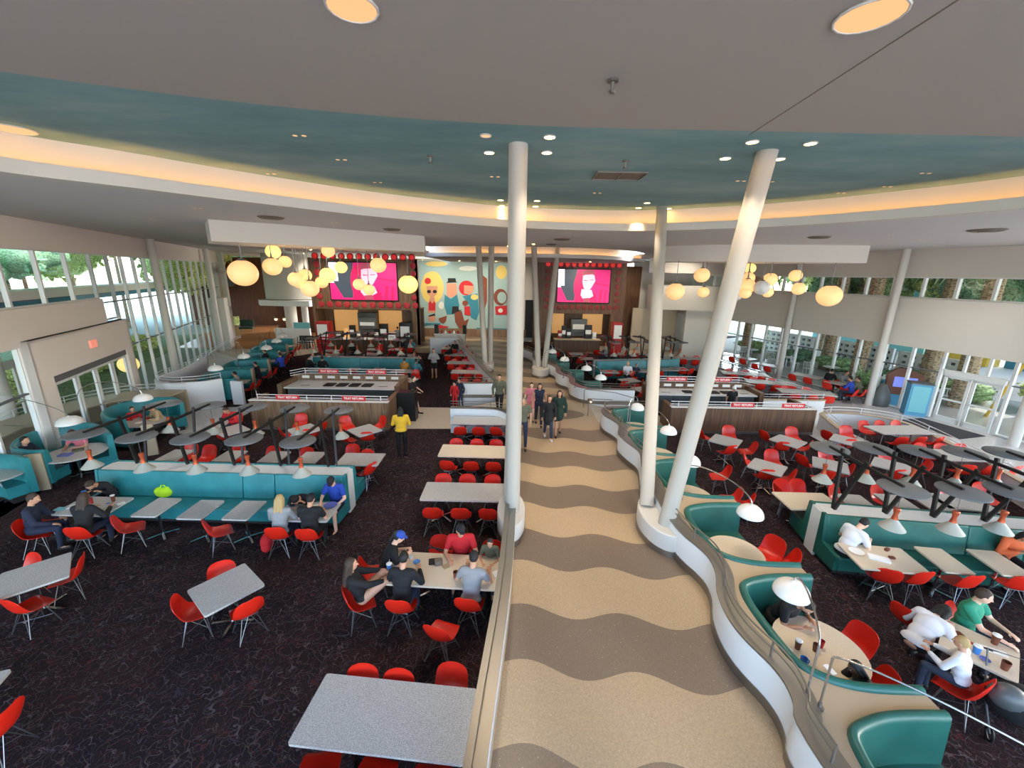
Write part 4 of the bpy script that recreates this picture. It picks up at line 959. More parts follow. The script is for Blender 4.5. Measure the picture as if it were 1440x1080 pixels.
RB2 = [([(1186, 770), (1257, 768), (1300, 801), (1222, 801)], 'double table with a plate and bags on the right banquette', (1.2, .78)), ([(1288.7, 771), (1317.5, 772.5), (1370, 803.7), (1334.5, 803)], 'empty narrow table on the right banquette, next to the double one', (.52, .76)),
       ([(1363, 775), (1397, 776), (1452, 808), (1412, 807.5)], 'empty narrow table on the right banquette near the picture edge', (.55, .76))]
for q, l, dm in RB2: qt(q, l, 'narrow tables on the right banquette', dims=dm, spread=.3, m='table_tan', ang=degrees(ang))
table(cc.x + 2.55, cc.y - 1.28, .56, .76, degrees(ang), 'narrow table before the curled-up diner on the right banquette', spread=.3, m='table_tan')
for px, py, a, l in ((1240, 808, -15, 'left of two under the double table of the right banquette'), (1279, 810, 12, 'right of two under the double table of the right banquette'), (1347, 815, 10, 'under the narrow table next to the double one'), (1424, 818, -8, 'under the narrow table near the picture edge')):
    cpx(px, py, a + degrees(ang), 'red moulded chair ' + l, .5)
# tables beyond the right banquette
qt([(1095, 693.5), (1153, 697), (1176, 714), (1120, 713)], 'joined cream tables at the left end of the right banquette', dims=(1.3, .8), m='table_tan')
for px, py, l in ((1104, 690, 'left of two behind the joined cream tables'), (1127, 690, 'right of two behind the joined cream tables')): cpx(px, py, 178, 'red moulded chair ' + l, .6)
cpx(1103, 702, -90, 'red moulded chair half hidden left of the joined cream tables', .4)
for k, (px, a) in enumerate(((1183, 200), (1243, 195), (1339, 176), (1388, 170))): cpx(px, 700 if k < 2 else 697, a, f'red moulded chair facing the right banquette from behind, {["first", "second", "third", "fourth"][k]} from the left', .55)
for k, px in enumerate((1205, 1262, 1311, 1352)):
    p = G(px, 706, .745); table(p.x, p.y, .62 if k < 3 else 1.15, .76, degrees(ang), f'white table on the far side of the right banquette, {["first", "second", "third", "fourth, double"][k]} from the left', spread=.28)
# group table bottom right
c, L, w, a = qt([(1332, 872), (1437, 917), (1430, 959), (1316, 905)], 'table of the group with cups in the lower right corner', m='table_tan', two=True)
cback(1273, 853, -72, 'red moulded chair under the person in white bending over the table')
for px, py, a2, l in ((1348, 966, 28, 'under the blond child in white'), (1354, 888, 205, 'under the man in the green T-shirt')): cpx(px, py, a2, 'red moulded chair ' + l, .45)
# ---- booths along the wavy wall, near right
booth_y = [1.62, 3.90, 6.17, 8.45, 10.72, 12.98]
bl = ['nearest, cut by the lower edge', 'with a person in black under the lamp', 'next beyond it, empty with a round table', 'behind the splayed columns', 'half hidden by the left splayed column', 'farthest before the crossing']
for k, y in enumerate(booth_y): booth((3.72, y, 0), 0, 2.1, 1.46, f'green curved booth on the wavy wall, {bl[k]}', 'green_vinyl', group='curved booths on the near right wall')
# laminate ledge between wall and booths
capw = [p for p in offset(RBn, -.23) if 0.5 < p[1] < 15.0]
def booth_outer(y, ln=2.1, dpt=1.46, x0=3.72):
    k = ln / 2.05; path = [(dpt, 0), (dpt * .62, .01 * k), (dpt * .36, .07 * k), (dpt * .17, .2 * k), (.07, .42 * k), (.02, .8 * k), (.0, 1.2 * k), (.03, 1.55 * k), (.16, 1.83 * k), (dpt * .36, 1.98 * k), (dpt * .62, 2.04 * k), (dpt, ln)]
    return [(x0 + p[0], y + p[1]) for p in offset(spline(path, 4), .0)]
out = []
for y in booth_y: out += booth_outer(y)
poly = capw + [(5.2, 15.12)] + out[::-1] + [(5.18, .6)]
def tri_prism(name, poly, z0, z1, mats, label):
    from mathutils.geometry import tessellate_polygon
    pts = [V((p[0], p[1], 0)) for p in poly]; tr = tessellate_polygon([pts]); n = len(poly); b = MB()
    vs = [(p[0], p[1], z0) for p in poly] + [(p[0], p[1], z1) for p in poly]
    b.m = 0; b._add(vs, [(n + i, n + j, n + k) for i, j, k in tr]); b.m = 1; b.f += [(i, (i + 1) % n, n + (i + 1) % n, n + i) for i in range(n)]; b.mi += [1] * n
    return struct(name, b, mats, label, smooth=False)
tri_prism('booth_ledge', poly, 0, TOP - .01, ['tan_ledge', 'white_laminate'], 'tan laminate ledge between the wavy wall and the booths')
for k, (y, l) in enumerate(((2.5, 'by the nearest booth'), (4.86, 'with cups and a phone before the person in black'), (7.02, 'in the booth beyond the first arc lamp, empty'), (9.2, 'in the booth behind the splayed columns'), (11.6, 'in the booth hidden by the columns'), (13.9, 'in the farthest near booth'))):
    table(4.5 if k != 1 else 4.62, y, .53 if k != 1 else .6, 0, 0, 'round tan table ' + l, 'round booth tables', m='table_tan', round_=True, spread=.26)
for px, py, a2, l in ((1196, 908, 105, 'right of the round table with cups, upper'), (1222, 966, 78, 'right of the round table with cups, lower'), (1080, 778, 120, 'upper one by the empty round booth table'), (1100, 790, 70, 'lower one by the empty round booth table'),
                      (1026, 700, 75, 'by the booth behind the splayed columns'), (1043, 707, 60, 'half hidden by the arc lamp shade'), (1012, 668, 80, 'by the booth hidden by the columns')):
    cpx(px, py, a2, 'red moulded chair ' + l, .5)
LS = 'arc lamps on the near right booths'
arc_lamp((3.68, 3.88, TOP), tuple(G(1113, 832, 1.62)), 2.05, 'white domed arc lamp nearest, over the person in black', LS)
arc_lamp((3.72, 3.72, TOP), (5.35, 2.0, 1.55), 2.0, 'long chrome arc sweeping out of the picture lower right', LS)
arc_lamp((3.92, 8.42, TOP), tuple(G(1055, 722, 1.62)), 2.1, 'white domed arc lamp right of the splayed columns', LS)
arc_lamp((3.95, 8.62, TOP), tuple(G(971, 650, 1.62)), 2.1, 'white domed arc lamp peeking right of the splayed columns', LS)
arc_lamp((4.0, 13.05, TOP), tuple(G(940, 607, 1.62)), 2.1, 'white domed arc lamp between the two splayed columns', LS)
arc_lamp((3.9, 12.95, TOP), tuple(G(896, 574, 1.62)), 2.1, 'white domed arc lamp left of the splayed columns', LS)
# ---- far right booths
d14 = R(14.5)
for k, (px, py, l) in enumerate(((846, 539, 'nearest the crossing'), (820, 523, 'second from the crossing'), (800, 509.5, 'third from the crossing'), (782, 498, 'farthest'))):
    p = G(px, py, TOP); ln = 2.1 if k else .95; loc = (p.x - 1.05 * cos(d14) + ln * sin(d14) , p.y - 1.05 * sin(d14) - ln * cos(d14), 0)
    booth(loc, d14, ln, 1.05, f'green booth right of the far walk, {l}', 'green_vinyl', group='booths right of the far walk')
for (bp, sp, l) in (((858, 520), (845, 532), 'lowest'), ((812, 518), (825, 519), 'second lowest'), ((772, 500), (794, 506), 'third'), ((770, 494), (777, 495), 'highest')):
    e = G(*sp, 1.7); s_ = G(*bp, TOP) if False else V((e.x - 1.0, e.y + .7, TOP)); arc_lamp(tuple(s_), tuple(e), 2.25, f'white domed arc lamp over the far right booths, {l} of four in view', 'arc lamps on the far right booths', r=.25)
# ---- far right banquette and tables
p, q = G(838, 508, TOP), G(953, 505, TOP); fr_ = (p + q) / 2
banquette(fr_.x, fr_.y + .23, (q - p).length, degrees(atan2(q.y - p.y, q.x - p.x)), 'far teal banquette on the right beyond the tray counter', [-.6, .5], 'teal_vinyl')
for k, px in enumerate((858, 885, 905, 935, 948)):
    p = G(px, 507, TOP); disc_lamp(p.x, p.y + .23, -1.0, 1.25, 2.33, f'distant disc lamp pair over the far right banquette, {["first", "second", "third", "fourth", "fifth"][k]} from the left', 'disc lamps on the far right banquette')
for k, (px, py) in enumerate(((857, 522), (908, 521), (940, 519), (955, 518), (885, 534.5), (905, 547), (868, 497), (825, 504), (810, 497), (900, 497), (940, 534))):
    p = G(px, py, .745); table(p.x, p.y, .95, .82, 20 if py > 530 else 0, f'distant scattered table right of the crossing, {["first", "second", "third", "fourth", "fifth", "sixth", "seventh", "eighth", "ninth", "tenth", "eleventh"][k]} one', 'scattered distant tables on the right', spread=.28)
DC = [(855, 527, 0), (869, 527, 20), (890, 529, 190), (877, 542, 0), (897, 540, 60), (895, 548, -30), (903, 556, 0), (913, 553, 20), (926, 528, 0), (958, 524, 0), (968, 524, 20), (815, 509, 0), (831, 509, 60), (804, 500, -60), (821, 500, 90), (845, 499, 0), (876, 499, 90), (860, 500, -90), (893, 502, 0), (905, 500, 60), (948, 500, 60), (838, 497, 0), (947, 541, 20), (934, 541, -30), (782, 500, 0), (912, 525, 0)]
SCT = [(G(px, py, .745), o_) for (px, py), o_ in zip(((857, 522), (908, 521), (940, 519), (955, 518), (885, 534.5), (905, 547), (868, 497), (825, 504), (810, 497), (900, 497), (940, 534)), ['first', 'second', 'third', 'fourth', 'fifth', 'sixth', 'seventh', 'eighth', 'ninth', 'tenth', 'eleventh'])]
seen_ = {}
for k, (px, py, a2) in enumerate(DC):
    q = G(px, py, .5); tt, o_ = min(SCT, key=lambda s_: (s_[0] - q).length); dx_, dy_ = q.x - tt.x, q.y - tt.y
    sd = ('right of' if dx_ > 0 else 'left of') if abs(dx_) > abs(dy_) else ('behind' if dy_ > 0 else 'in front of')
    seen_[(sd, o_)] = seen_.get((sd, o_), 0) + 1; ex_ = '' if seen_[(sd, o_)] == 1 else ', the other one'
    cpx(px, py, a2, f'small distant red chair {sd} the {o_} scattered table{ex_}', .5, 'distant chairs right of the far walk')
# long tables, far right rows
LT = [((1133, 551), 'first, nearest the curved low wall'), ((1084, 537.5), 'second'), ((1046, 525), 'third, before the window aisle'), ((975, 504), 'farthest, near the corner')]
for (px, py), l in LT:
    p = G(px, py, .745); table(p.x, p.y, 2.4, .85, -14, f'long pale table on the far right, {l}', 'long tables on the far right'); ring(p, 2.4, .85, -14, [('n', -.7, .15, 0, 'left, near side of'), ('n', 0, .15, 4, 'middle, near side of'), ('n', .7, .15, -5, 'right, near side of'), ('f', -.6, .1, 0, 'left, far side of'), ('f', .3, .1, 0, 'right, far side of')], f'the {l.split(",")[0]} long pale table on the far right')
# tables along the right windows
for k, ((px, py), l) in enumerate((((1176, 530), 'nearest, with four diners'), ((1135, 528), 'second, just behind a window column'), ((1080, 513), 'third'), ((1046, 503), 'fourth'), ((1010, 497), 'farthest'))):
    if k == 0: p = G(1186, 540, .745)
    else: p = G(px, py, .745)
    table(p.x, p.y, 1.5, .8, -62, f'white table against the right windows, {l}', 'window tables on the right', two=False)
    ring(p, 1.5, .8, -62, [('n', -.4, .12, 0, 'left, aisle side of'), ('n', .4, .12, 0, 'right, aisle side of')], f'the window table {l.split(",")[0]}')
# ---- left curved booths along the left aisle
def free_booth(pix, z, label, vin='green_vinyl', flip=False, group=None):
    path = [tuple(G(*p, z))[:2] for p in pix]; path = spline(path, 5); t = thing('curved_booth', label, 'booth', (*path[0], 0), 0, group); o = V((path[0][0], path[0][1], 0))
    P = [(p[0] - o.x, p[1] - o.y) for p in path]; sg = 1 if flip else -1
    sec = [(0.0, .14), (0.0, z), (.03, z + .045), (.075, z + .05), (.115, z + .02), (.15, .72), (.17, .45), (.17, .14)]
    vs = []; cols = [offset(P, sg * s_[0]) for s_ in sec]; m = len(sec); n = len(P)
    for i in range(n):
        for j, s_ in enumerate(sec): vs.append((*cols[j][i], s_[1]))
    b = MB(); b._add(vs, [(i * m + j, (i + 1) * m + j, (i + 1) * m + (j + 1) % m, i * m + (j + 1) % m) for i in range(n - 1) for j in range(m)] + [tuple(range(m)), tuple((n - 1) * m + j for j in range(m - 1, -1, -1))])
    b.obj('backrest', vin, t, ang=50)
    b = MB(); b.wallstrip(P, sg * .14, sg * .55, .16, .46); o2 = b.obj('seat_cushion', vin, t, ang=40)
    b = MB(); b.wallstrip(P, sg * .1, sg * .5, 0, .17); b.obj('base', 'toe', t)
    return t, path
t1, pa = free_booth([(62, 636), (35, 636), (14, 631), (22, 619), (52, 606), (95, 597), (130, 596), (150, 603), (158, 612)], TOP, 'teal round booth at the left with papers on its table', 'teal_vinyl')
t2, pb = free_booth([(172, 592), (150, 590), (141, 583), (152, 574), (182, 565), (218, 560), (248, 560), (258, 566)], TOP, 'teal round booth before the curved rail, with plates on its table', 'teal_vinyl')
t3, pc = free_booth([(-60, 652), (-30, 645), (0, 640), (28, 641), (42, 645)], TOP, 'teal booth cut by the left edge', 'teal_vinyl')
# tan ledge behind them and the rail beyond
outer = spline([tuple(G(*p, .95))[:2] for p in ((-120, 640), (-40, 606), (0, 594), (50, 579), (100, 566), (140, 558), (180, 552), (220, 549), (262, 549))], 5)
b = MB(); b.wallstrip(outer, 0, -1.35, .93, .99); b.wallstrip(outer, .02, -.1, 0, .96); struct('booth_ledge', b, 'tan_ledge', 'curved tan ledge behind the left booths')
rail(outer, 'handrail', 'long curved twin rail on the ledge behind the left booths', z=.98, off=-.03, hs=(.12, .26), post=14, m='rail_white')
for q, l in (([(43, 643), (62, 636), (73, 685), (57, 691)], 'white end panel of the left round booth'), ([(205, 594), (213, 590), (222, 634), (214, 640)], None)):
    pass
pA = G(58, 690, 0); b = MB(); b.box((pA.x, pA.y + .05, .52), (.34, .12, 1.1), rz=R(35)); tag(b.obj('booth_end_panel', 'tan_ledge', smooth=False), 'tan end panel standing between the two nearest left booths', 'panel')
pB = G(214, 640, 0); b = MB(); b.box((pB.x, pB.y + .05, .52), (.3, .12, 1.1), rz=R(30)); tag(b.obj('booth_end_panel', 'tan_ledge', smooth=False), 'pale end panel of the round booth behind the first lamp beam', 'panel')
for px, py, l, r_ in ((106, 636, 'with a tray and papers in the left round booth', .72), (203, 592, 'with plates in the round booth behind the first lamps', .62), (-3, 668, 'cut by the left edge', .5)):
    p = G(px, py, .745); table(p.x, p.y, r_, 0, 0, 'round white table ' + l, m='table_top', round_=True)
arc_lamp(tuple(G(117, 592, 1.0)), tuple(G(201, 561, 1.75)), 2.35, 'white domed arc lamp on a long arc before the left doors', 'arc lamps on the left booths', r=.27)
arc_lamp(tuple(G(-60, 600, 1.0)), tuple(G(98, 594, 1.75)), 2.3, 'white domed arc lamp nearest the left edge', 'arc lamps on the left booths', r=.3)
# white curved end wall, and booths behind it
ew = spline([tuple(G(*p, 0))[:2] for p in ((354, 545), (316, 573), (290, 576), (268, 566), (264, 556))], 6)
b = MB(); b.wallstrip(spline([(-13.2, 17.9), (-13.7, 17.3), (-14.6, 17.0), (-15.5, 17.3), (-16.0, 18.2), (-16.3, 20.0), (-17.2, 22.5)], 6), 0, .14, 0, 1.25); struct('wall_half', b, 'panel_white', 'tall white curved end wall of the second row of left booths')
rail(spline([(-13.25, 17.95), (-13.7, 17.35), (-14.6, 17.05), (-15.5, 17.35), (-16.0, 18.2), (-16.3, 20.0), (-17.2, 22.5), (-18.3, 25.5), (-19.4, 29)], 6), 'handrail', 'twin rail around the second row of left booths', z=1.26, off=.05, hs=(.1, .22), post=13, m='rail_white')
b = MB(); b.box((-12.55, 17.95, .55), (.5, .14, 1.1)); b.box((-11.9, 14.35, .0), (.1, .1, .01))
struct('wall_half', b, 'panel_white', 'pale low panel right of the white curved end wall', smooth=False)
for k, (px, py) in enumerate(((353, 519.5), (376, 505.5), (391, 494.5), (402, 485), (412, 476.5))):
    p = G(px, py, TOP); a_ = R(14); ln = 2.15; loc = (p.x - 1.75 * cos(a_) + ln * sin(a_), p.y - 1.75 * sin(a_) - ln * cos(a_), 0)
    booth(loc, a_, ln, 1.75, f'teal booth in the receding left row, {["nearest, behind the white end wall", "second", "third", "fourth", "farthest"][k]}', 'teal_vinyl', group='receding left booths')
    bx = MB(); bx.box((p.x + .02, p.y + .06, .56), (.1, .28, 1.12), rz=a_); tag(bx.obj('booth_end_panel', 'tan_ledge', smooth=False), f'tan end panel of the receding left booths, {["nearest", "second", "third", "fourth", "farthest"][k]}', 'panel')
    c_ = (loc[0] + .95 * cos(a_) - 1.1 * sin(a_), loc[1] + .95 * sin(a_) + 1.1 * cos(a_)); table(c_[0] + .45, c_[1], 1.2, .75, 14, f'pale table in the receding left booths, {["nearest", "second", "third", "fourth", "farthest"][k]}', spread=.28, m='table_top')
    for j, s_ in enumerate((-.0, .55)): chair(c_[0] + 1.25, c_[1] - .3 + s_, 100, f'red moulded chair at the receding left booths, {["nearest", "second", "third", "fourth", "farthest"][k]} table, {"near" if j == 0 else "far"} one')
for k, (sx_, sy_) in enumerate(((303, 519), (343, 502), (375, 490), (389, 480), (397, 472))):
    e = G(sx_, sy_, 1.85); arc_lamp((e.x - .85, e.y + .75, TOP), tuple(e), 2.5, f'white domed arc lamp in the receding left row, {["nearest", "second", "third", "fourth", "farthest"][k]}', 'arc lamps on the receding left booths', r=.28)
# ---- tray return counters
def text(s, size, parent, loc, rot, m='white', ext=.004, align='CENTER', name='lettering'):
    c = bpy.data.curves.new(name, 'FONT'); c.body = s; c.size = size; c.extrude = ext; c.align_x = align; c.align_y = 'CENTER'; c.materials.append(MATS[m])
    c.offset = .0025 * size / .1; o0 = bpy.data.objects.new(name, c); me = bpy.data.meshes.new_from_object(o0); bpy.data.objects.remove(o0); o = link(name, me, parent); o.location = loc; o.rotation_euler = rot
    return o
def rods(t, pts, z0, hs, r=.016, m='rail_white', posts=()):
    for h in hs: b = MB(); b.tube([(p[0], p[1], z0 + h) for p in pts], r, 6); b.obj('rail', m, t)
    for p in posts: b = MB(); b.tube([(p[0], p[1], z0), (p[0], p[1], z0 + hs[-1])], r, 6); b.obj('post', m, t)
def tray(x0, x1, y, h, wood, lb, ex, sgx, sgx2, rear):
    t = thing('tray_return_counter', lb, 'counter', ((x0 + x1) / 2, y, 0)); w = (x1 - x0) / 2
    b = MB(); b.box((0, .09, h / 2 + .03), (2 * w, .18, h - .06)); b.box((w - .09, .85, h / 2 + .03), (.18, 1.4, h - .06)); b.box((-w + .09, .6, h / 2 + .03), (.18, .9, h - .06)); b.obj('front_panel', wood, t, smooth=False)
    b = MB(); b.box((0, .0, .05), (2 * w - .05, .1, .1)); b.obj('toe_strip', 'steel', t, smooth=False)
    b = MB(); b.box((0, .09, h + .01), (2 * w + .02, .22, .03)); b.obj('cap', 'white_laminate', t, smooth=False)
    rods(t, [(-w - .02, .55), (-w + .3 if ex > 0 else -w, .1), (w - .02, .1)] if ex > 0 else [(-w, .1), (w - .35, .1), (w, .6)], h + .02, (.09, .2), posts=[(-w + .3 + k * (2 * w - .6) / 5, .1) for k in range(6)])
    for sx in (sgx, sgx2):
        b = MB(); b.rbox((0, 0, 0), (.9, .03, .17), .012); s = b.obj('tray_sign', 'sign_red', t, smooth=False); s.location = (sx, .07, h + .13)
        text('TRAY RETURN', .115, s, (0, -.018, 0), (R(90), 0, 0))
    # rear unit: worktop with black bins, cabinets below, wooden back with rail and signs
    rx0, rx1, ry0, ry1 = rear
    t2 = thing('tray_station', 'pale worktop with black tray slots behind ' + lb.split(' with')[0], 'counter', ((rx0 + rx1) / 2, ry0, 0)); w = (rx1 - rx0) / 2; d = ry1 - ry0
    b = MB(); b.box((0, d / 2, .93), (2 * w, d, .05)); b.obj('worktop', 'white_laminate', t2, smooth=False)
    b = MB(); b.box((0, d + .1, .62), (2 * w + .5, .16, 1.24)); b.box((-w - .13, d / 2, .56), (.2, d + .2, 1.12)); b.box((w + .13, d / 2, .56), (.2, d + .2, 1.12)); b.obj('back_panel', wood, t2, smooth=False)
    for k in range(6):
        b = MB(); b.box((-w + .12 + (2 * w - .2) * (k + .5) / 6, .1, .48), ((2 * w - .2) / 6 - .02, .04, .84)); b.obj('cabinet_door', 'machine_grey', t2, smooth=False)
    b = MB(); b.box((0, d / 2 + .1, .45), (2 * w - .1, d - .25, .88)); b.obj('cabinet', 'black', t2, smooth=False)
    for k in range(4):
        b = MB(); x = -.95 * sgn(ex) * 0 + (-.75 + k * .58); b.rbox((x + .1, d * .42, .965), (.46, d * .42, .035), .08); b.obj('tray_slot', 'black', t2)
    for x in (-1.7, 1.85): b = MB(); b.rbox((x, d * .3, .96), (.4, .12, .012), .02); b.obj('slot_lid', 'steel', t2)
    for k in range(8): b = MB(); b.box((-w + .35 + k * (2 * w - .7) / 7, d + .005, 1.12), (.34, .03, .12)); b.obj('notice_plate', 'white_laminate', t2, smooth=False)
    rods(t2, [(-w - .1, d - .5), (-w + .25, d + .1), (w + .1, d + .1)] if ex > 0 else [(-w - .1, d + .1), (w - .25, d + .1), (w + .15, d - .45)], 1.24, (.04, .15, .27), posts=[(-w + .3 + k * (2 * w - .6) / 4, d + .1) for k in range(5)])
    for sx in (-w * .42, w * .5):
        b = MB(); b.rbox((0, 0, 0), (.95, .03, .18), .012); s = b.obj('tray_sign', 'sign_red', t2, smooth=False); s.location = (sx, d + .07, 1.24 + .15); text('TRAY RETURN', .12, s, (0, -.018, 0), (R(90), 0, 0))
    return t, t2
def sgn(v): return 1 if v >= 0 else -1
tray(-10.1, -4.75, 14.95, 1.16, 'walnut', 'left wooden tray return counter with red signs', 1, -1.2, 1.35, (-10.2, -5.25, 17.55, 18.9))
tray(6.3, 12.05, 15.35, 1.05, 'walnut_dark', 'right wooden tray return counter with red signs', -1, -.05, 1.95, (6.4, 10.95, 17.5, 18.55))
b = MB(); b.box((-4.35, 16.3, .62), (.72, .5, 1.24)); t = tag(b.obj('waste_bin', 'black_plastic', smooth=False), 'black bin cabinet at the right end of the left tray counter', 'bin')
# ---- globes and ceiling lights
GL = [(342, 384, 19, 13.2, 1), (384, 354, 10, 14.6, 2), (383, 375, 12.5, 14.2, 1), (401, 368, 8.5, 15, 1), (416, 393, 10.5, 14.8, 1), (429, 387, 9, 15.4, 1), (421, 397, 9, 15.6, 1), (436, 406, 12, 14.9, 1), (461.5, 353, 9, 15.2, 1), (452.5, 397, 8.5, 15.8, 1), (461, 387, 11, 15.6, 2),
      (479.5, 376, 8.5, 16.0, 2), (505, 400, 8.5, 16.3, 1), (519, 407.5, 8, 16.6, 1), (532, 373, 11, 16.5, 1), (574, 400, 13.5, 16.8, 2)]
for k, (px, py, r, Y, m_) in enumerate(GL):
    c = TV(px, py, Y); dep = (c - V((0, 0, H))).dot(fw)
    globe(tuple(c), r * dep / F, 6.82, f'glowing globe lamp of the left cluster, {["big one at its far left", "bright top one left", "middle one of the left trio", "small one right of the trio", "left one of the lower bunch", "upper one of the lower bunch", "hidden rear one of the lower bunch", "large lowest one of the bunch", "tucked under the drum", "small one left of the screen", "large yellowish left of the screen", "small bright over the screen corner", "left one of two across the screen", "right one of two across the screen", "upper one before the screen", "big one at its far right before the mural"][k]}', 'globe lamps of the left cluster', 'globe_bright' if m_ == 2 else 'globe')
GR = [(949.5, 410, 12.5, 18.8, 1), (987, 387, 10.5, 19.4, 1), (989, 411, 7.8, 19.6, 1), (1055, 377.5, 7.5, 20, 2), (1052.5, 391, 8.5, 19.6, 1), (1050.5, 402.5, 11, 19.2, 1), (1048, 412, 8, 19, 1), (1036, 416, 7, 19.3, 3), (1083, 393, 9.5, 19.0, 1), (1071, 404.5, 10.5, 18.7, 3), (1079.5, 411, 7.5, 18.8, 1), (1119, 387.5, 8.5, 18.8, 1), (1123, 406, 9, 18.4, 1), (1166, 416, 15.5, 18.2, 1)]
for k, (px, py, r, Y, m_) in enumerate(GR):
    c = TV(px, py, Y); dep = (c - V((0, 0, H))).dot(fw)
    globe(tuple(c), r * dep / F, 6.72, f'globe lamp of the right cluster, {["big one at its far left", "upper one of the pair left of the column", "lower one of the pair left of the column", "bright topmost", "second from top in the stack", "large in the middle of the stack", "lowest of the stack", "half hidden by the leaning column", "upper one right of the stack", "unlit greyish one right of the stack", "small one under the unlit globe", "upper one of the right pair", "lower one of the right pair", "big wide one at its far right"][k]}', 'globe lamps of the right cluster', {1: 'globe', 2: 'globe_bright', 3: 'white'}[m_])
ORD = ['first', 'second', 'third', 'fourth', 'fifth', 'sixth', 'seventh', 'eighth', 'ninth', 'tenth', 'eleventh', 'twelfth', 'thirteenth', 'fourteenth', 'fifteenth', 'sixteenth']
DLs = [(773, 192, 'right of the middle column top, nearer'), (688, 214, 'left of the middle column top'), (769, 214, 'right of the middle column top, farther'), (1058, 199, 'above the leaning column, left'), (1140, 201, 'above the leaning column, right'),
       (1020, 222, 'left of the leaning column top'), (1096, 223, 'touching the leaning column top'), (704, 281, 'far left by the hidden column, upper'), (706, 289, 'far left by the hidden column, lower'), (755, 282, 'far right by the hidden column, upper'), (753, 290, 'far right by the hidden column, lower'),
       (910, 285, 'upper left of the left splayed column top'), (898, 292, 'lower left of the left splayed column top'), (940, 293, 'right of the left splayed column top')]
for px, py, l in DLs:
    t, p = downlight(px, py, CEIL, 'bright recessed ceiling light ' + l, 'bright column downlights', r=.09)
    lamp('downlight_beam', 'SPOT', (0, 0, -.03), 235 if py < 230 else 200, (1, .80, .58), .06, aim=None, spot=80 if py < 230 else 52, parent=t)
b = None
for px, py, r, l in ((495, 9, .2, 'large round recessed light at the top left of centre'), (1224, 21, .24, 'large round recessed light at the top right'), (18, 181, .26, 'large recessed light seen flat at the far left')):
    downlight(px, py, CEIL, l, 'large recessed lights', on=False, r=r)
for k, (x_, y_) in enumerate(((.9, 20.4), (-.3, 22.0), (.5, 25.5), (-.9, 27.5))):
    t = thing('recessed_light', 'small warm recessed light over the far walk, ' + ['nearest', 'second', 'third', 'farthest'][k], 'ceiling light', (x_, y_, SOF - .004 if y_ < 22.2 else SOF + .596), 0, 'warm lights over the far walk')
    b = MB(); b.lathe([(.07, -.006), (.001, -.006)], (0, 0, 0), 14); b.obj('lens', 'downlight', t); lamp('downlight_beam', 'SPOT', (0, 0, -.03), 420, (1, .74, .46), .06, spot=58, parent=t)
t, p = downlight(683, 190, CEIL, 'unlit recessed light left of the middle column top', 'bright column downlights', on=False, r=.08)
def SB(k, t):
    if k in (4, 5, 6, 9): lamp('spot_beam', 'SPOT', (0, 0, -.03), 300, (1, .92, .82), .1, spot=105, parent=t, blend=1)
def SB2(k, t):
    lamp('spot_beam', 'SPOT', (0, 0, -.03), 330, (1, .95, .9), .1, spot=110, parent=t, blend=1)
SM = [(480, 224), (381, 244), (531, 256), (553, 274), (696, 248), (840, 271), (1042, 254), (1082, 255), (1183, 271), (1302, 243), (825, 296), (962, 296), (421, 190), (1248, 262)]
for k, (px, py) in enumerate(SM):
    p = G(px, py, CEIL); t = thing('spot_fixture', f'tiny twin ceiling spot in the teal ceiling, {ORD[k]} of the scattered ones', 'ceiling light', (p.x, p.y, CEIL - .004), 0, 'tiny twin ceiling spots')
    for s in (-1, 1): b = MB(); b.lathe([(.04, -.006), (.001, -.006)], (s * .07, 0, 0), 10); b.obj('lens', 'downlight_off', t)
    SB(k, t)
SS = [(278, 292), (215, 308), (470, 312), (618, 327), (625, 340), (800, 327), (860, 342), (1075, 336), (1253, 330), (1297, 337), (1316, 345), (1424, 340)]
for k, (px, py) in enumerate(SS):
    p = G(px, py, SOF); t = thing('spot_fixture', f'tiny twin ceiling spot in the lower ceiling ring, {ORD[k]} of the scattered ones', 'ceiling light', (p.x, p.y, SOF - .014), 0, 'tiny twin spots in the ring')
    for s in (-1, 1): b = MB(); b.lathe([(.04, -.006), (.001, -.006)], (s * .07, 0, 0), 10); b.obj('lens', 'downlight_off', t)
    SB2(k, t)
for k, (px, py, r, l) in enumerate(((381, 305, .34, 'left, over the drum'), (551, 322, .3, 'middle left'), (790, 336, .34, 'middle'), (775, 343, .26, 'just beyond the middle one'), (1152, 333, .34, 'right, over the right drum'), (1388, 323, .4, 'far right'))):
    p = G(px, py, SOF); b = MB(); b.lathe([(r, -.012), (r * .8, -.05), (r * .45, -.02), (r * .4, -.06), (.001, -.06)], (0, 0, 0), 24); o = b.obj('air_diffuser', 'grille'); o.location = (p.x, p.y, SOF); tag(o, 'round air diffuser in the lower ceiling ring, ' + l, 'vent')
for px, py, l in ((862, 112, 'hanging sprinkler head in the grey ceiling'), (880, 226, 'hanging sprinkler head by the square grille'), (605, 219, 'small sprinkler in the teal ceiling left of the middle column')):
    p = G(px, py, CEIL); t = thing('sprinkler', l, 'sprinkler', (p.x, p.y, CEIL)); b = MB(); b.lathe([(.06, -.001), (.06, -.02), (.02, -.025), (.015, -.1), (.001, -.1)], (0, 0, 0), 12); b.obj('rose', 'steel', t); b = MB(); b.lathe([(.001, -.1), (.045, -.11), (.03, -.13), (.001, -.13)], (0, 0, 0), 12); b.obj('head', 'steel', t)
p = G(871, 246, CEIL); t = thing('ceiling_grille', 'square brown return-air grille in the teal ceiling', 'vent', (p.x, p.y, CEIL)); b = MB(); b.box((0, 0, -.012), (.95, .62, .02)); b.obj('grille_field', 'grille', t)
b = MB()
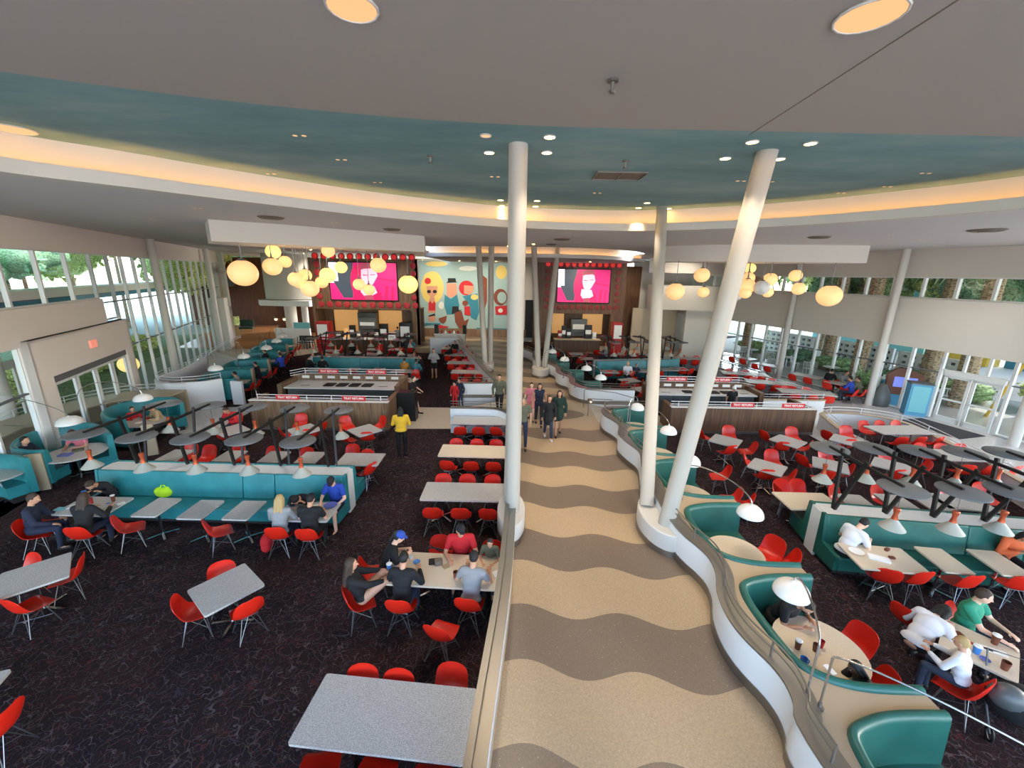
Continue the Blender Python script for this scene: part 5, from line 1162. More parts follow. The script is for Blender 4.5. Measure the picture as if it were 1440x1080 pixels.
for a_, c_ in (((-.5, -.33), (.5, -.33)), ((-.5, .33), (.5, .33)), ((-.5, -.33), (-.5, .33)), ((.5, -.33), (.5, .33)), ((0, -.33), (0, .33))): b.bar((*a_, -.02), (*c_, -.02), .03, .03)
b.obj('grille_frame', 'steel', t, smooth=False)
b = MB(); p0, p1 = G(1440, -60, CEIL), G(1053, 190, CEIL); b.bar((p0.x, p0.y, CEIL - .002), (p1.x, p1.y, CEIL - .002), .014, .004); struct('trim_3', b, 'grille', 'thin joint line across the grey ceiling')
# ================================================================== OUTSIDE
b = MB(); b.prism([(-160, -60), (-30.5, -60), (-30.5, 120), (-160, 120)], -.3, -.06); b.prism([(-31, 44.5), (120, 44.5), (120, 120), (-31, 120)], -.3, -.06)
b.prism([onL(-30, -.3), onL(26, -.3), (-31, 44.5), (-31, -4)], -.3, 0.012)
struct('ground_left', b, 'ground_green', 'pale paving outside the left windows', smooth=False)
b = MB(); b.prism([(26.05, -60), (160, -60), (160, 44.4), (26.05, 44.4)], -.3, -.02); b.prism([onR(-13, -.35), (26.1, 44.4), (26.1, -4), onR(29, -.35)], -.3, .012)
struct('ground_right', b, 'concrete', 'sunlit patio paving outside the right windows', smooth=False)
b = MB(); b.prism([(-160, -60), (160, -60), (160, -4.05), (-160, -4.05)], -.3, -.1); struct('ground_behind', b, 'concrete', 'unseen paving added behind the viewpoint to bounce light', smooth=False)  # unseen ground, added to bounce daylight up to the ceiling
b = MB(); b.prism([onL(-22, -3), onL(20, -3), onL(20, -14), onL(-22, -14)], -.05, .05); struct('lawn', b, 'hedge', 'lawn outside the left windows', smooth=False)
rnd = random.Random(4)
def crown_mesh(r, seed, lumps=9, m='leaf'):
    q = random.Random(seed); b = MB()
    for k in range(lumps):
        a = q.uniform(0, 2 * pi); d = q.uniform(0, .62) * r; rr = r * q.uniform(.38, .6); b.ell((d * cos(a), d * sin(a), q.uniform(-.35, .5) * r), (rr, rr, rr * .85), 18, 12)
    b.v = [tuple(V(v) * (1 + .16 * noise.noise(V(v) * (3.0 / r)) + .12 * noise.noise(V(v) * (9.0 / r)))) for v in b.v]
    # loose leaf sprays over the lumps
    base = list(b.v)
    for k in range(900):
        p = V(q.choice(base)); n = p.normalized() if p.length > .01 else V((0, 0, 1)); u = n.orthogonal().normalized(); w = n.cross(u); a = q.uniform(0, 2 * pi)
        s = r * q.uniform(.03, .075); d1 = (u * cos(a) + w * sin(a)) * s; d2 = (n + (u * q.uniform(-.7, .7) + w * q.uniform(-.7, .7))).normalized() * s * 1.6
        p = p * q.uniform(.98, 1.1); b._add([p - d1, p + d1, p + d1 * .3 + d2, p - d1 * .3 + d2], [(0, 1, 2, 3)])
    return b.mesh('crown', m, True, 80, recalc=False)
CR = [crown_mesh(1.0, 3, m='leaf'), crown_mesh(1.0, 8, m='leaf_light'), crown_mesh(1.0, 15, m='leaf_dark')]
def tree(x, y, h, r, kind, label, group):
    t = thing('leafy_tree', label, 'tree', (x, y, 0), rnd.uniform(0, 6), group)
    b = MB(); b.tube([(0, 0, 0), (.1, 0, h * .4), (0, .05, h * .8)], [.16, .13, .08], 8); b.obj('trunk', 'trunk', t)
    c = link('crown', CR[kind], t); c.location = (0, 0, h - r * .3); c.scale = (r, r, r * 1.1)
def palm(x, y, h, label, group, r=.28, trunk='trunk'):
    t = thing('palm_tree', label, 'tree', (x, y, 0), rnd.uniform(0, 6), group)
    b = MB(); b.tube([(0, 0, 0), (.05, 0, h * .5), (0, 0, h)], [r * 1.15, r, r * .9], 10); b.obj('trunk', trunk, t)
    b = MB()
    for k in range(22):
        a = 2 * pi * k / 22 + rnd.uniform(-.1, .1); L = rnd.uniform(2.0, 2.7); up = rnd.uniform(-.2, 1.2); pr = None
        for j in range(7):
            u = j / 6; p = V((cos(a) * L * u, sin(a) * L * u, h + up * u * 1.4 - 2.1 * u * u)); w = .34 * sin(pi * min(1, u + .12)) + .03; s = V((-sin(a), cos(a), -.25)) * w; s2 = V((-sin(a), cos(a), .25)) * w
            if pr: b._add([pr[0] - pr[1], pr[0], p, p - s], [(0, 1, 2, 3)]); b._add([pr[0], pr[0] + pr[2], p + s2, p], [(0, 1, 2, 3)])
            pr = (p, s, s2)
    b.obj('fronds', 'leaf', t, ang=80)
WHL = ['near the left edge', 'second along the left windows', 'third along the left windows', 'fourth along the left windows', 'fifth along the left windows', 'sixth along the left windows', 'seventh along the left windows', 'eighth along the left windows', 'ninth along the left windows', 'last, at the far end']
for k, s in enumerate((-19, -15.5, -12, -9, -6, -2.5, 1.5, 6, 10, 14.5)):
    x, y = onL(s, -(14 + (k * 37 % 5))); tree(x, y, 4.6 + (k % 3) * .9, 2.5 + (k % 2) * .5, k % 3, 'tree outside the left windows, ' + WHL[k], 'trees outside the left windows')
for k, s in enumerate((-24, -18, -13.5, -8, -3, 2, 7.5, 13, 19, 25, 31)):
    x, y = onL(s, -(19 + (k * 5 % 4))); tree(x, y, 8.5 + (k * 3 % 4) * .8, 4.4, (k + 1) % 3, 'big tree in the back row outside the left windows, ' + ORD[k] + ' from the near end', 'back row of trees outside the left windows')
for k, s in enumerate((-17, -7.5, 4, 12)):
    x, y = onL(s, -(17 + k)); palm(x, y, 6.2 + k % 2, 'tall palm outside the left windows, ' + ['nearest', 'second', 'third', 'farthest'][k], 'palms outside the left windows')
t = thing('elevated_walk', 'white and blue elevated walkway crossing outside the left windows', 'bridge', (0, 0, 0)); b = MB(); p0, p1 = onL(-8, -8), onL(34, -8)
b.bar((*p0, 4.4), (*p1, 4.4), 1.6, .5); b.obj('deck', 'outdoor_white', t, smooth=False)
b = MB(); b.bar((*p0, 3.95), (*p1, 3.95), 1.2, .3); b.obj('girder', 'outdoor_blue', t, smooth=False)
for s in (-4, 2.5, 9): b = MB(); q = onL(s, -8); r_ = onL(s - 1.5, -8.2); b.bar((*r_, 0), (*q, 4), .3, .3); b.obj('pier', 'outdoor_blue', t, smooth=False)
for k, s in enumerate((-3.4, 0.5, 4.5, 8.5, 12)):
    x, y = onL(s, -5 - k % 2); o = link('flowering_bush', CR[1]); o.location = (x, y, .5); o.scale = (1.3, 1.1, .75); tag(o, 'yellow-green bush outside the left windows, ' + ORD[k] + ' from the entrance', 'bush', 'bushes outside the left windows')
b = MB(); x, y = onL(3, -34); b.box((x, y, 5), (1, 34, 10), rz=atan2(DL[1], DL[0]) - pi / 2); o = b.obj('hotel_building', 'hotel_white', smooth=False); tag(o, 'pale building far outside the left windows', 'building')
ORD2 = ORD + ['seventeenth', 'eighteenth']
for k in range(17):
    az = R(-68 + k * 3.1); dd = 54 + (k * 7 % 5) * 3; tree(dd * sin(az), dd * cos(az), 9.5 + (k * 3 % 5), 5.2, k % 3, 'distant tree far beyond the left windows, ' + ORD2[k] + ' from the left', 'distant trees beyond the left windows')
for k in range(13):
    az = R(27 + k * 3.4); dd = 50 + (k * 7 % 5) * 3; tree(dd * sin(az), dd * cos(az), 8.5 + (k * 3 % 4), 4.6, (k + 1) % 3, 'distant tree far beyond the right patio, ' + ORD2[k] + ' from the left', 'distant trees beyond the right patio')
# right side: walls with square holes, palms, furniture, hedge
def hole_wall(s0, s1, o_, label):
    t = thing('breeze_block_wall', label, 'wall', (*onR((s0 + s1) / 2, o_), 0)); L = s1 - s0; b = MB(); n = int(L / .42); A = atan2(DR[1], DR[0])
    for j in range(5):
        z = .18 + j * .38; b.bar((-L / 2, 0, z), (L / 2, 0, z), .18, .2)
    for k in range(n + 1): x = -L / 2 + L * k / n; b.bar((x, 0, .1), (x, 0, 1.8), .2, .18, up=(1, 0, 0))
    o = b.obj('blocks', 'outdoor_white', t, smooth=False); t.rotation_euler = (0, 0, A)
    b = MB(); b.box((0, .3, .85), (L, .1, 1.7)); b.obj('backing', 'machine_grey', t, smooth=False)
hole_wall(-9, -4.9, -7, 'white breeze block wall outside, beyond the far tables'); hole_wall(-4.2, .2, -7.5, 'white breeze block wall outside, behind the yellow sail'); hole_wall(1.0, 4.3, -7, 'white breeze block wall outside, behind the four diners')
PX = [(-8.0, -4.0, 7.5), (-2.2, -5.2, 8), (1.3, -3.2, 8.5), (3.4, -5.5, 7.8), (6.1, -3.4, 8.2), (8.2, -6.0, 8), (10.9, -3.6, 7.6), (12.8, -7, 8)]
for k, (s, o_, h) in enumerate(PX): x, y = onR(s, o_); palm(x, y, h, 'palm outside the right windows, ' + ORD[k] + ' from the far end', 'palms outside the right windows', r=.34)
for k, s in enumerate((-9, -5.5, -2, 1.5, 5, 8.5, 12, 15.5)): x, y = onR(s, -13 - (k % 3)); tree(x, y, 5.4 + (k % 3) * .6, 2.6, (k + 2) % 3, 'leafy tree beyond the right patio, ' + ORD[k] + ' from the far end', 'trees beyond the right patio')
for k, s in enumerate((-8.5, -5, -1.5, 2, 5.4)): x, y = onR(s, -5.2); o = link('patio_shrub', CR[2 if k % 2 else 0]); o.location = (x, y, .45); o.scale = (1.5, .9, .6); tag(o, 'green shrub before the patio wall, ' + ORD[k] + ' from the far end', 'bush', 'shrubs before the patio wall')
x, y = onR(8.2, -6.5); o = link('patio_shrub', CR[1]); o.location = (x, y, .8); o.scale = (1.5, 1.5, 1.0); tag(o, 'bright green bush seen through the right double doors', 'bush')
p = onR(-2.6, -6.4); t = thing('sail_umbrella', 'yellow slanted sail umbrella on the right patio', 'umbrella', (*p, 0)); b = MB(); b.tube([(0, 0, 0), (0, 0, 3)], .05, 8); b.obj('pole', 'outdoor_white', t)
b = MB(); b._add([(-.9, -.9, 2.3), (.9, -.9, 2.3), (.9, .9, 2.3), (-.9, .9, 2.3), (0, 0, 3.4)], [(0, 1, 4), (1, 2, 4), (2, 3, 4), (3, 0, 4), (3, 2, 1, 0)]); b.obj('canopy', 'outdoor_yellow', t, smooth=False)
x, y = onR(7.4, -3.0); b = MB(); b.bar((x, y, 0), (x + .5, y - .6, 3.4), .35, .1); tag(b.obj('yellow_banner', 'outdoor_yellow', smooth=False), 'yellow slanting banner outside, left of the right doors', 'banner')
def patio_chair(x, y, rz, label):
    t = thing('patio_chair', label, 'chair', (x, y, 0), rz, 'white patio chairs')
    b = MB(); b.box((0, 0, .42), (.46, .44, .03)); b.obj('seat', 'outdoor_white', t, smooth=False)
    b = MB()
    for k in range(5): b.bar((-.2 + k * .1, -.22, .44), (-.2 + k * .1, -.3, .86), .035, .02)
    b.bar((-.23, -.3, .86), (.23, -.3, .86), .03, .05); b.obj('backrest', 'outdoor_white', t, smooth=False)
    for sx in (-1, 1):
        for sy in (-1, 1): b = MB(); b.bar((sx * .2, sy * .2, 0), (sx * .2, sy * .2, .42), .035, .035); b.obj('leg', 'outdoor_white', t, smooth=False)
pcs = [(-7, -2.6), (-5.6, -3.2), (-4, -2.4), (-2.6, -3), (-1, -2.3), (.6, -3.4), (2.2, -2.2), (3.2, -3.1), (4.6, -2.4), (5.6, -3.4), (9.8, -2.4), (11, -3)]
for k, (s, o_) in enumerate(pcs): x, y = onR(s, o_); patio_chair(x, y, k * 1.3, 'white patio chair outside the right windows, ' + ORD[k] + ' from the far end')
for k, s in enumerate((-6.3, -3.2, 0, 2.8, 5.2, 10.4)):
    x, y = onR(s, -2.9); t = thing('patio_table', 'white patio table outside the right windows, ' + ORD[k] + ' from the far end', 'table', (x, y, 0), 0, 'white patio tables'); b = MB(); b.lathe([(.45, .7), (.45, .73), (.001, .73)], (0, 0, 0), 20); b.obj('tabletop', 'outdoor_white', t); b = MB(); b.tube([(0, 0, .02), (0, 0, .7)], .05, 8); b.lathe([(.28, 0), (.28, .03), (.05, .06)], (0, 0, 0), 16); b.obj('base', 'outdoor_white', t)
for k, (s, o_, w, h, m_, l) in enumerate(((-10, -20, 10, 6.2, 'hotel_aqua', 'aqua'), (-2, -19, 3, 5, 'outdoor_yellow', 'yellow'), (2.5, -20, 5, 6, 'outdoor_blue', 'blue'), (12, -24, 12, 7, 'hotel_white', 'white'))):
    x, y = onR(s, o_); b = MB(); b.box((x, y, h / 2), (w, 1.5, h), rz=atan2(DR[1], DR[0])); tag(b.obj('patio_pavilion', m_, smooth=False), l + ' building front beyond the right patio', 'building')
x, y = onR(9.8, -1.8); t = thing('service_trolley', 'grey stainless box just outside, right of the double doors', 'cart', (x, y, 0), atan2(DR[1], DR[0])); b = MB(); b.rbox((0, 0, .75), (.9, .6, .8), .06); b.obj('body', 'steel', t); b = MB(); b.rbox((0, .31, .8), (.6, .03, .5), .02); b.obj('door', 'outdoor_white', t); b = MB(); b.box((0, 0, 1.2), (1.1, .7, .06)); b.obj('top', 'machine_grey', t, smooth=False); b = MB(); b.box((0, 0, .17), (.8, .5, .34)); b.obj('base', 'machine_grey', t, smooth=False)

# ================================================================== THINGS ROUND THE HALL
# screens and red discs
def screen(Y, c, lb, rev=1):
    P = [TV(*q, Y) for q in c]; x0 = (P[0].x + P[3].x) / 2; x1 = (P[1].x + P[2].x) / 2; z1 = (P[0].z + P[1].z) / 2; z0 = (P[2].z + P[3].z) / 2; w, h = x1 - x0, z1 - z0; y = Y - .06
    t = thing('video_screen', lb, 'screen', ((x0 + x1) / 2, y, z0))
    b = MB(); b.box((0, .02, h / 2), (w + .16, .1, h + .16)); b.obj('bezel', 'black', t, smooth=False)
    def poly(pts, m, dy): return [((p[0] - .5) * w, -.035 - dy, p[1] * h) for p in pts], m
    def el(cx, cy, rx, ry, m, dy, n=24): return [((cx - .5 + rx * cos(2 * pi * k / n)) * w, -.035 - dy, (cy + ry * sin(2 * pi * k / n)) * h) for k in range(n)], m
    shapes = [poly([(0, 0), (1, 0), (1, 1), (0, 1)], 0, 0), poly([(.0, .45), (.13, .45), (.16, .75), (.14, 1), (0, 1)], 4, .002), poly([(.12, 1), (.36, 1), (.33, .05), (.19, .05), (.05, .5), (.13, .5)], 1, .003), el(.44, .5, .13, .46, 3, .004), poly([(.33, .0), (.37, .28), (.46, .36), (.62, .36), (.74, .26), (.78, .0)], 3, .005),
              poly([(.47, .62), (.48, .9), (.68, .93), (.72, .66), (.64, .42), (.56, .36), (.5, .45)], 2, .006), poly([(.455, .8), (.47, .97), (.56, 1.0), (.68, .98), (.72, .8), (.66, .86), (.52, .84)], 5, .007), poly([(.45, .22), (.46, .4), (.55, .42), (.66, .38), (.7, .2), (.6, .1), (.5, .1)], 2, .008), poly([(.52, .0), (.5, .12), (.62, .14), (.64, .0)], 5, .009),
              poly([(.68, .62), (.98, .55), (.98, .5), (.7, .58)], 3, .004), poly([(.8, .0), (.83, .4), (.87, .4), (.85, 0)], 3, .004), poly([(.9, .0), (.92, .38), (.95, .38), (.94, 0)], 3, .004), poly([(.5, .66), (.57, .66), (.57, .68), (.5, .69)], 5, .008), poly([(.61, .67), (.68, .68), (.68, .7), (.61, .69)], 5, .008)]
    b = MB()
    for pts, m in shapes: b.m = m; b._add(pts, [tuple(range(len(pts)))])
    me = b.mesh('picture', ['screen_pink', 'screen_dark', 'screen_skin', 'screen_hot', 'screen_white', 'screen_hair'], False, recalc=False); link('picture', me, t)
    return x0, x1, z0, z1
def red_disc(x, y, z, r, lb, m, grp):
    t = thing('red_wall_disc', lb, 'wall disc', (x, y, z), 0, grp); A = Matrix.Rotation(R(90), 3, 'X'); b = MB(); b.lathe([(r, -.03), (r, .02), (r * .9, .035)], (0, 0, 0), 20); b.v = [tuple(A @ V(v)) for v in b.v]; b.obj('rim', 'red_ring' if m != 'red_dim' else 'red_dim', t)
    b = MB(); b.lathe([(r * .9, .03), (.001, .05)], (0, 0, 0), 20); b.v = [tuple(A @ V(v)) for v in b.v]; b.obj('lens', m, t)
a = screen(YL, [(463, 368), (558, 371), (559, 421.5), (466, 421.5)], 'big left video screen with a pink picture of a child')
xs_ = [TV(px, 360, YL).x for px in (443, 579)]; zt = TV(511, 361, YL).z; zb_ = TV(511, 428.5, YL).z
for k in range(12):
    x = xs_[0] + (xs_[1] - xs_[0]) * k / 11
    red_disc(x, YL - .03, zt, .26, f'glowing red disc in the top row over the left screen, {ORD[k]} from the left', 'red_glow', 'red discs round the left screen'); red_disc(x + .12, YL - .03, zb_, .24, f'red disc in the row under the left screen, {ORD[k]} from the left', 'red_ring', 'red discs round the left screen')
for k in range(5):
    z = zt + (zb_ - zt) * (k + 1) / 6; red_disc(xs_[0] + .05, YL - .03, z, .24, f'red disc left of the left screen, {ORD[k]} from the top', 'red_ring', 'red discs round the left screen')
    red_disc(xs_[1] + .05, YL - .03, z, .22, f'dim red disc right of the left screen, {ORD[k]} from the top', 'red_ring', 'red discs round the left screen')
a = screen(YR, [(785, 377.5), (858, 380.5), (855.5, 425.5), (783.5, 424.5)], 'big right video screen with a pink picture of a child')
xs_ = [TV(px, 371, YR).x for px in (771, 871)]; zt = TV(820, 372, YR).z; zb_ = TV(820, 432, YR).z
for k in range(12):
    x = xs_[0] + (xs_[1] - xs_[0]) * k / 11; red_disc(x, YR - .03, zt, .25, f'glowing red disc in the top row over the right screen, {ORD[k]} from the left', 'red_glow', 'red discs round the right screen'); red_disc(x, YR - .03, zb_, .2, f'dark red disc in the row under the right screen, {ORD[k]} from the left', 'red_dim', 'red discs round the right screen')
for k in range(5):
    z = zt + (zb_ - zt) * (k + 1) / 6
    for x, s in ((xs_[0], 'left'), (xs_[1], 'right')): red_disc(x, YR - .03, z, .2, f'dark red disc {s} of the right screen, {ORD[k]} from the top', 'red_dim', 'red discs round the right screen')
# mural: sky with a row of cheerful cut-out figures
t = thing('wall_mural', 'painted mural with a blonde woman, a man in a hat and other holidaymakers', 'mural', (0, YM - .02, 0))
b = MB(); c0, c1 = TV(587, 366, YM), TV(738, 366, YM); z0 = TV(650, 470, YM).z; b.box(((c0.x + c1.x) / 2, .0, (c0.z + z0) / 2), (c1.x - c0.x, .06, c0.z - z0)); b.obj('panel', 'mural_blue', t, smooth=False)
lay = [0]
def mp(pts, m, name='painted_shape'):
    lay[0] += 1; b = MB(); y = -.035 - .002 * lay[0]; b._add([(TV(560 + p[0] * 180 / 1389, 340 + p[1] * 140 / 1080, YM).x, y, TV(560 + p[0] * 180 / 1389, 340 + p[1] * 140 / 1080, YM).z) for p in pts], [tuple(range(len(pts)))]); link(name, b.mesh(name, m, False, recalc=False), t)
def me_(cx, cy, rx, ry, m, name='painted_shape', n=18): mp([(cx + rx * cos(2 * pi * k / n), cy + ry * sin(2 * pi * k / n)) for k in range(n)], m, name)
me_(370, 500, 125, 170, 'mural_yellow', 'blonde_hair'); me_(370, 400, 95, 80, 'mural_yellow', 'blonde_hair'); mp([(310, 480), (430, 480), (425, 560), (370, 615), (315, 560)], 'mural_skin', 'face'); me_(335, 540, 22, 18, 'mural_black', 'sunglasses'); me_(398, 540, 22, 18, 'mural_black', 'sunglasses'); me_(322, 425, 34, 34, 'mural_red', 'flower')
mp([(345, 600), (395, 600), (400, 660), (410, 770), (320, 770), (330, 660)], 'mural_skin', 'shoulders'); mp([(330, 665), (350, 640), (370, 670), (395, 640), (408, 670), (405, 745), (335, 745)], 'mural_red', 'swimsuit')
mp([(525, 450), (635, 450), (640, 600), (530, 600)], 'mural_skin', 'face'); mp([(505, 570), (570, 620), (640, 570), (665, 690), (640, 780), (530, 790), (500, 690)], 'mural_teal', 'shirt'); mp([(540, 395), (622, 395), (630, 435), (655, 440), (520, 445), (540, 430)], 'mural_black', 'hat')
me_(740, 500, 82, 80, 'mural_red', 'red_hair'); mp([(715, 470), (820, 480), (815, 540), (770, 575), (715, 560)], 'mural_skin', 'face'); mp([(700, 590), (860, 560), (880, 760), (850, 850), (790, 820), (780, 700)], 'mural_teal', 'dress'); me_(828, 600, 40, 30, 'mural_yellow', 'flower')
mp([(915, 360), (965, 400), (965, 640), (930, 760), (915, 640)], 'mural_brown', 'hair'); me_(1110, 600, 75, 90, 'mural_brown', 'hair'); me_(1125, 605, 50, 62, 'mural_blue', 'face'); mp([(1050, 700), (1180, 690), (1180, 790), (1060, 790)], 'mural_red', 'flowered_top'); me_(1110, 745, 26, 24, 'mural_white', 'flower'); me_(1120, 330, 60, 75, 'mural_yellow', 'sun')
mp([(610, 750), (690, 750), (720, 860), (770, 830), (740, 920), (670, 950), (620, 870)], 'mural_brown', 'dog'); mp([(590, 700), (655, 700), (660, 740), (700, 735), (580, 785)], 'mural_black', 'black_hat'); mp([(720, 700), (780, 700), (785, 800), (720, 790)], 'mural_red', 'small_shirt'); me_(728, 665, 32, 30, 'mural_brown', 'face')
mp([(440, 830), (530, 800), (520, 860), (490, 890), (450, 860)], 'mural_brown', 'boy_hair'); mp([(440, 890), (490, 910), (560, 920), (500, 940), (490, 1010), (420, 1000)], 'mural_red', 'boy_shirt'); me_(370, 830, 42, 34, 'mural_skin', 'face'); mp([(330, 800), (400, 775), (405, 800), (335, 812)], 'mural_black', 'cap')
me_(420, 240, 120, 30, 'mural_yellow', 'cloud'); me_(760, 290, 100, 26, 'mural_white', 'cloud'); mp([(240, 880), (460, 880), (460, 900), (240, 900)], 'mural_teal', 'wave_line'); mp([(850, 930), (1180, 940), (1180, 955), (850, 945)], 'mural_teal', 'wave_line'); me_(470, 690, 30, 42, 'mural_white', 'bird')
# left and right food counters
def counter(xa, xb, Y, lb, right):
    t = thing('food_counter', lb, 'counter', ((xa + xb) / 2, Y - .9, 0)); w = (xb - xa) / 2
    b = MB(); b.box((0, 0, .5), (2 * w, .7, 1.0)); b.obj('front', 'walnut_dark', t, smooth=False); b = MB(); b.box((0, -.03, 1.03), (2 * w + .1, .85, .06)); b.obj('worktop', 'tan_ledge' if right else 'white_laminate', t, smooth=False)
    return t
xa, xb = TV(459, 480, 31.5).x, TV(560, 480, 31.5).x; counter(xa, xb, 32.2, 'long food counter under the left screen', 0)
xc, xd = TV(779, 485, 33).x, TV(842, 485, 33).x; counter(xc, xd, 33.8, 'food counter under the right screen', 1)
for x0_, x1_, Y, z0_, z1_, l in ((TV(472, 460, 34.2).x, TV(505, 460, 34.2).x, 34.18, 1.2, 2.95, 'left lit amber back panel of the left food counter'), (TV(534, 460, 34.2).x, TV(566, 460, 34.2).x, 34.18, 1.2, 2.95, 'right lit amber back panel of the left food counter'),
                                 (TV(771, 465, 35.8).x, TV(792, 465, 35.8).x, 35.78, 1.1, 2.8, 'left lit amber back panel of the right food counter'), (TV(818, 465, 35.8).x, TV(846, 465, 35.8).x, 35.78, 1.1, 2.8, 'right lit amber back panel of the right food counter')):
    b = MB(); b.box(((x0_ + x1_) / 2, Y, (z0_ + z1_) / 2), (x1_ - x0_, .06, z1_ - z0_)); tag(b.obj('backlit_panel', 'lit_amber', smooth=False), l, 'lit panel')
def machine(px, py, Y, w, h, d, z, m, lb, panel=None, name='drink_machine', scr=None, cat='machine'):
    p = TV(px, py, Y); t = thing(name, lb, cat, (p.x, Y, z)); b = MB(); b.rbox((0, 0, h / 2), (w, d, h), .04); b.obj('body', m, t)
    if panel: b = MB(); b.rbox((0, -d / 2 - .01, h * panel[0]), (w * .78, .03, h * panel[1]), .01); b.obj('front_panel', scr or 'white', t)
    b = MB(); b.box((0, -d / 2 - .05, h * .3), (w * .6, .1, .03)); b.obj('tray', 'steel', t, smooth=False)
    return t
machine(458, 478, 31.3, 1.0, 2.3, .8, 0, 'machine_red', 'red drink dispenser with white front at the left of the left counter', (.72, .4))
machine(572, 478, 31.5, .9, 2.3, .8, 0, 'black_plastic', 'black drink dispenser with white front at the right of the left counter', (.72, .34))
machine(888 - 22, 478, 33.2, .8, 2.4, .8, 0, 'machine_red', 'red drink dispenser right of the right counter', (.7, .45))
machine(519, 470, 33.4, 1.5, 1.75, .5, 1.06, 'machine_grey', 'dark oven hood in the middle of the left counter', (.5, .16)); machine(813, 470, 34.8, 1.35, 1.4, .5, 1.06, 'machine_grey', 'grey oven with lit window on the right counter', (.55, .3), scr='paper')
for k, (px, Y, w, h, m_) in enumerate(((478, 31.6, .45, .4, 'machine_grey'), (489, 31.6, .35, .7, 'lit_amber'), (497, 31.6, .4, .95, 'black_plastic'), (506, 31.6, .3, .5, 'steel'), (531, 31.6, .4, .7, 'black_plastic'), (541, 31.6, .6, 1.1, 'black_plastic'), (552, 31.6, .6, .45, 'white'))):
    machine(px, 478, Y, w, h, .35, 1.06, m_, f'small kitchen appliance on the left food counter, {ORD[k]} from the left', (.5, .3), 'appliance', cat='appliance')
for k, (px, Y, w, h, m_) in enumerate(((787, 33.2, .35, .6, 'machine_red'), (792, 33.2, .35, 1.0, 'black_plastic'), (799, 33.2, .4, .8, 'black_plastic'), (826, 33.2, .6, 1.1, 'black_plastic'), (835, 33.2, .3, .5, 'white'))):
    machine(px, 478, Y, w, h, .35, 1.06, m_, f'small kitchen appliance on the right food counter, {ORD[k]} from the left', (.5, .3), 'appliance', cat='appliance')
# condiment stand and its white wall
pw0, pw1 = G(609, 496, 0), G(650, 492, 0); b = MB(); b.bar((-6.35, 31.2, .6), (-4.15, 31.3, .6), .2, 1.2); struct('wall_half', b, 'panel_white', 'white half wall closing the dining rows below the mural', smooth=False)
t = thing('condiment_stand', 'white condiment stand with black holders below the mural', 'counter', (-5.0, 32.6, 0)); b = MB(); b.box((0, 0, .85), (2.4, .7, .9)); b.box((0, 0, .2), (2.2, .6, .4)); b.obj('cabinet', 'white_paint', t, smooth=False)
b = MB(); b.box((0, 0, 1.33), (2.5, .8, .06)); b.obj('top', 'white_laminate', t, smooth=False)
for x in (-1.1, 1.15): b = MB(); b.box((x, 0, 1.7), (.28, .3, .7)); b.obj('napkin_tower', 'black', t, smooth=False)
for k in range(5): b = MB(); b.lathe([(.09, 1.36), (.09, 1.52), (.03, 1.6), (.001, 1.6)], (-.7 + k * .33, 0, 0), 10); b.obj('pump', 'white' if k % 2 else 'machine_red', t)
# stacked high chairs near the left bar
for k, px in enumerate((425, 431, 438)):
    p = G(px, 491, 0); t = thing('high_chair', f'dark stacked high chair by the white half wall, {ORD[k]} from the left', 'high chair', (p.x, p.y, 0), 0, 'stacked high chairs')
    for sx in (-1, 1):
        for sy in (-1, 1): b = MB(); b.bar((sx * .25, sy * .22, 0), (sx * .17, sy * .17, 1.0), .05, .05); b.obj('leg', 'machine_grey', t, smooth=False)
    b = MB(); b.box((0, 0, .55), (.4, .36, .05)); b.obj('seat', 'black_plastic', t, smooth=False); b = MB(); b.box((0, .18, .85), (.4, .04, .4)); b.obj('backrest', 'black_plastic', t, smooth=False)
# lobby beyond left: lounge seats, wall ornament
for k, (px, py, m_) in enumerate(((327, 457, 'leaf_light'), (347, 462, 'cloth_dgreen'))):
    p = G(px, py, .3); t = thing('lounge_chair', ['pale green', 'dark green'][k] + ' lounge chair in the wood-floored lobby', 'chair', (p.x, p.y, 0), .4); b = MB(); b.rbox((0, 0, .4), (1.2, 1.0, .2), .1); b.obj('seat', m_, t); b = MB(); b.rbox((0, .5, .8), (1.2, .2, .7), .08); b.obj('backrest', m_, t)
    for sx in (-.5, .5):
        for sy in (-.4, .4): b = MB(); b.tube([(sx, sy, 0), (sx, sy, .32)], .03, 6); b.obj('leg', 'steel', t)
t = thing('wall_ornament', 'atomic style wall ornament with orange tip on the rosewood wall', 'ornament', (0, 45.8, 0)); c = TV(322, 393, 45.8)
b = MB(); b.ell((c.x, 0, c.z), (.9, .12, .75)); b.obj('disc', 'disc_grey', t); b = MB(); q = TV(318, 409, 45.8); b.tube([(c.x, 0, c.z), (q.x, 0, q.z)], .1, 6); q2 = TV(314, 384, 45.8); b.tube([(c.x, 0, c.z), (q2.x, 0, q2.z)], .08, 6); b.obj('arm', 'tan_ledge', t); b = MB(); b.ell((q.x, 0, q.z), .3); b.obj('tip', 'cloth_orange', t)
for k, (px, py) in enumerate(((388, 449), (400, 449), (430, 449))):
    p = TV(px, py, 40.7); t = thing('bar_lamp', f'small lit wall lamp under the white canopy, {ORD[k]} from the left', 'lamp', tuple(p), 0, 'bar wall lamps'); b = MB(); b.ell((0, 0, 0), .14); b.obj('bulb', 'bulb', t); b = MB(); b.lathe([(.2, .1), (.1, .25), (.001, .26)], (0, 0, 0), 12); b.obj('shade', 'steel', t)
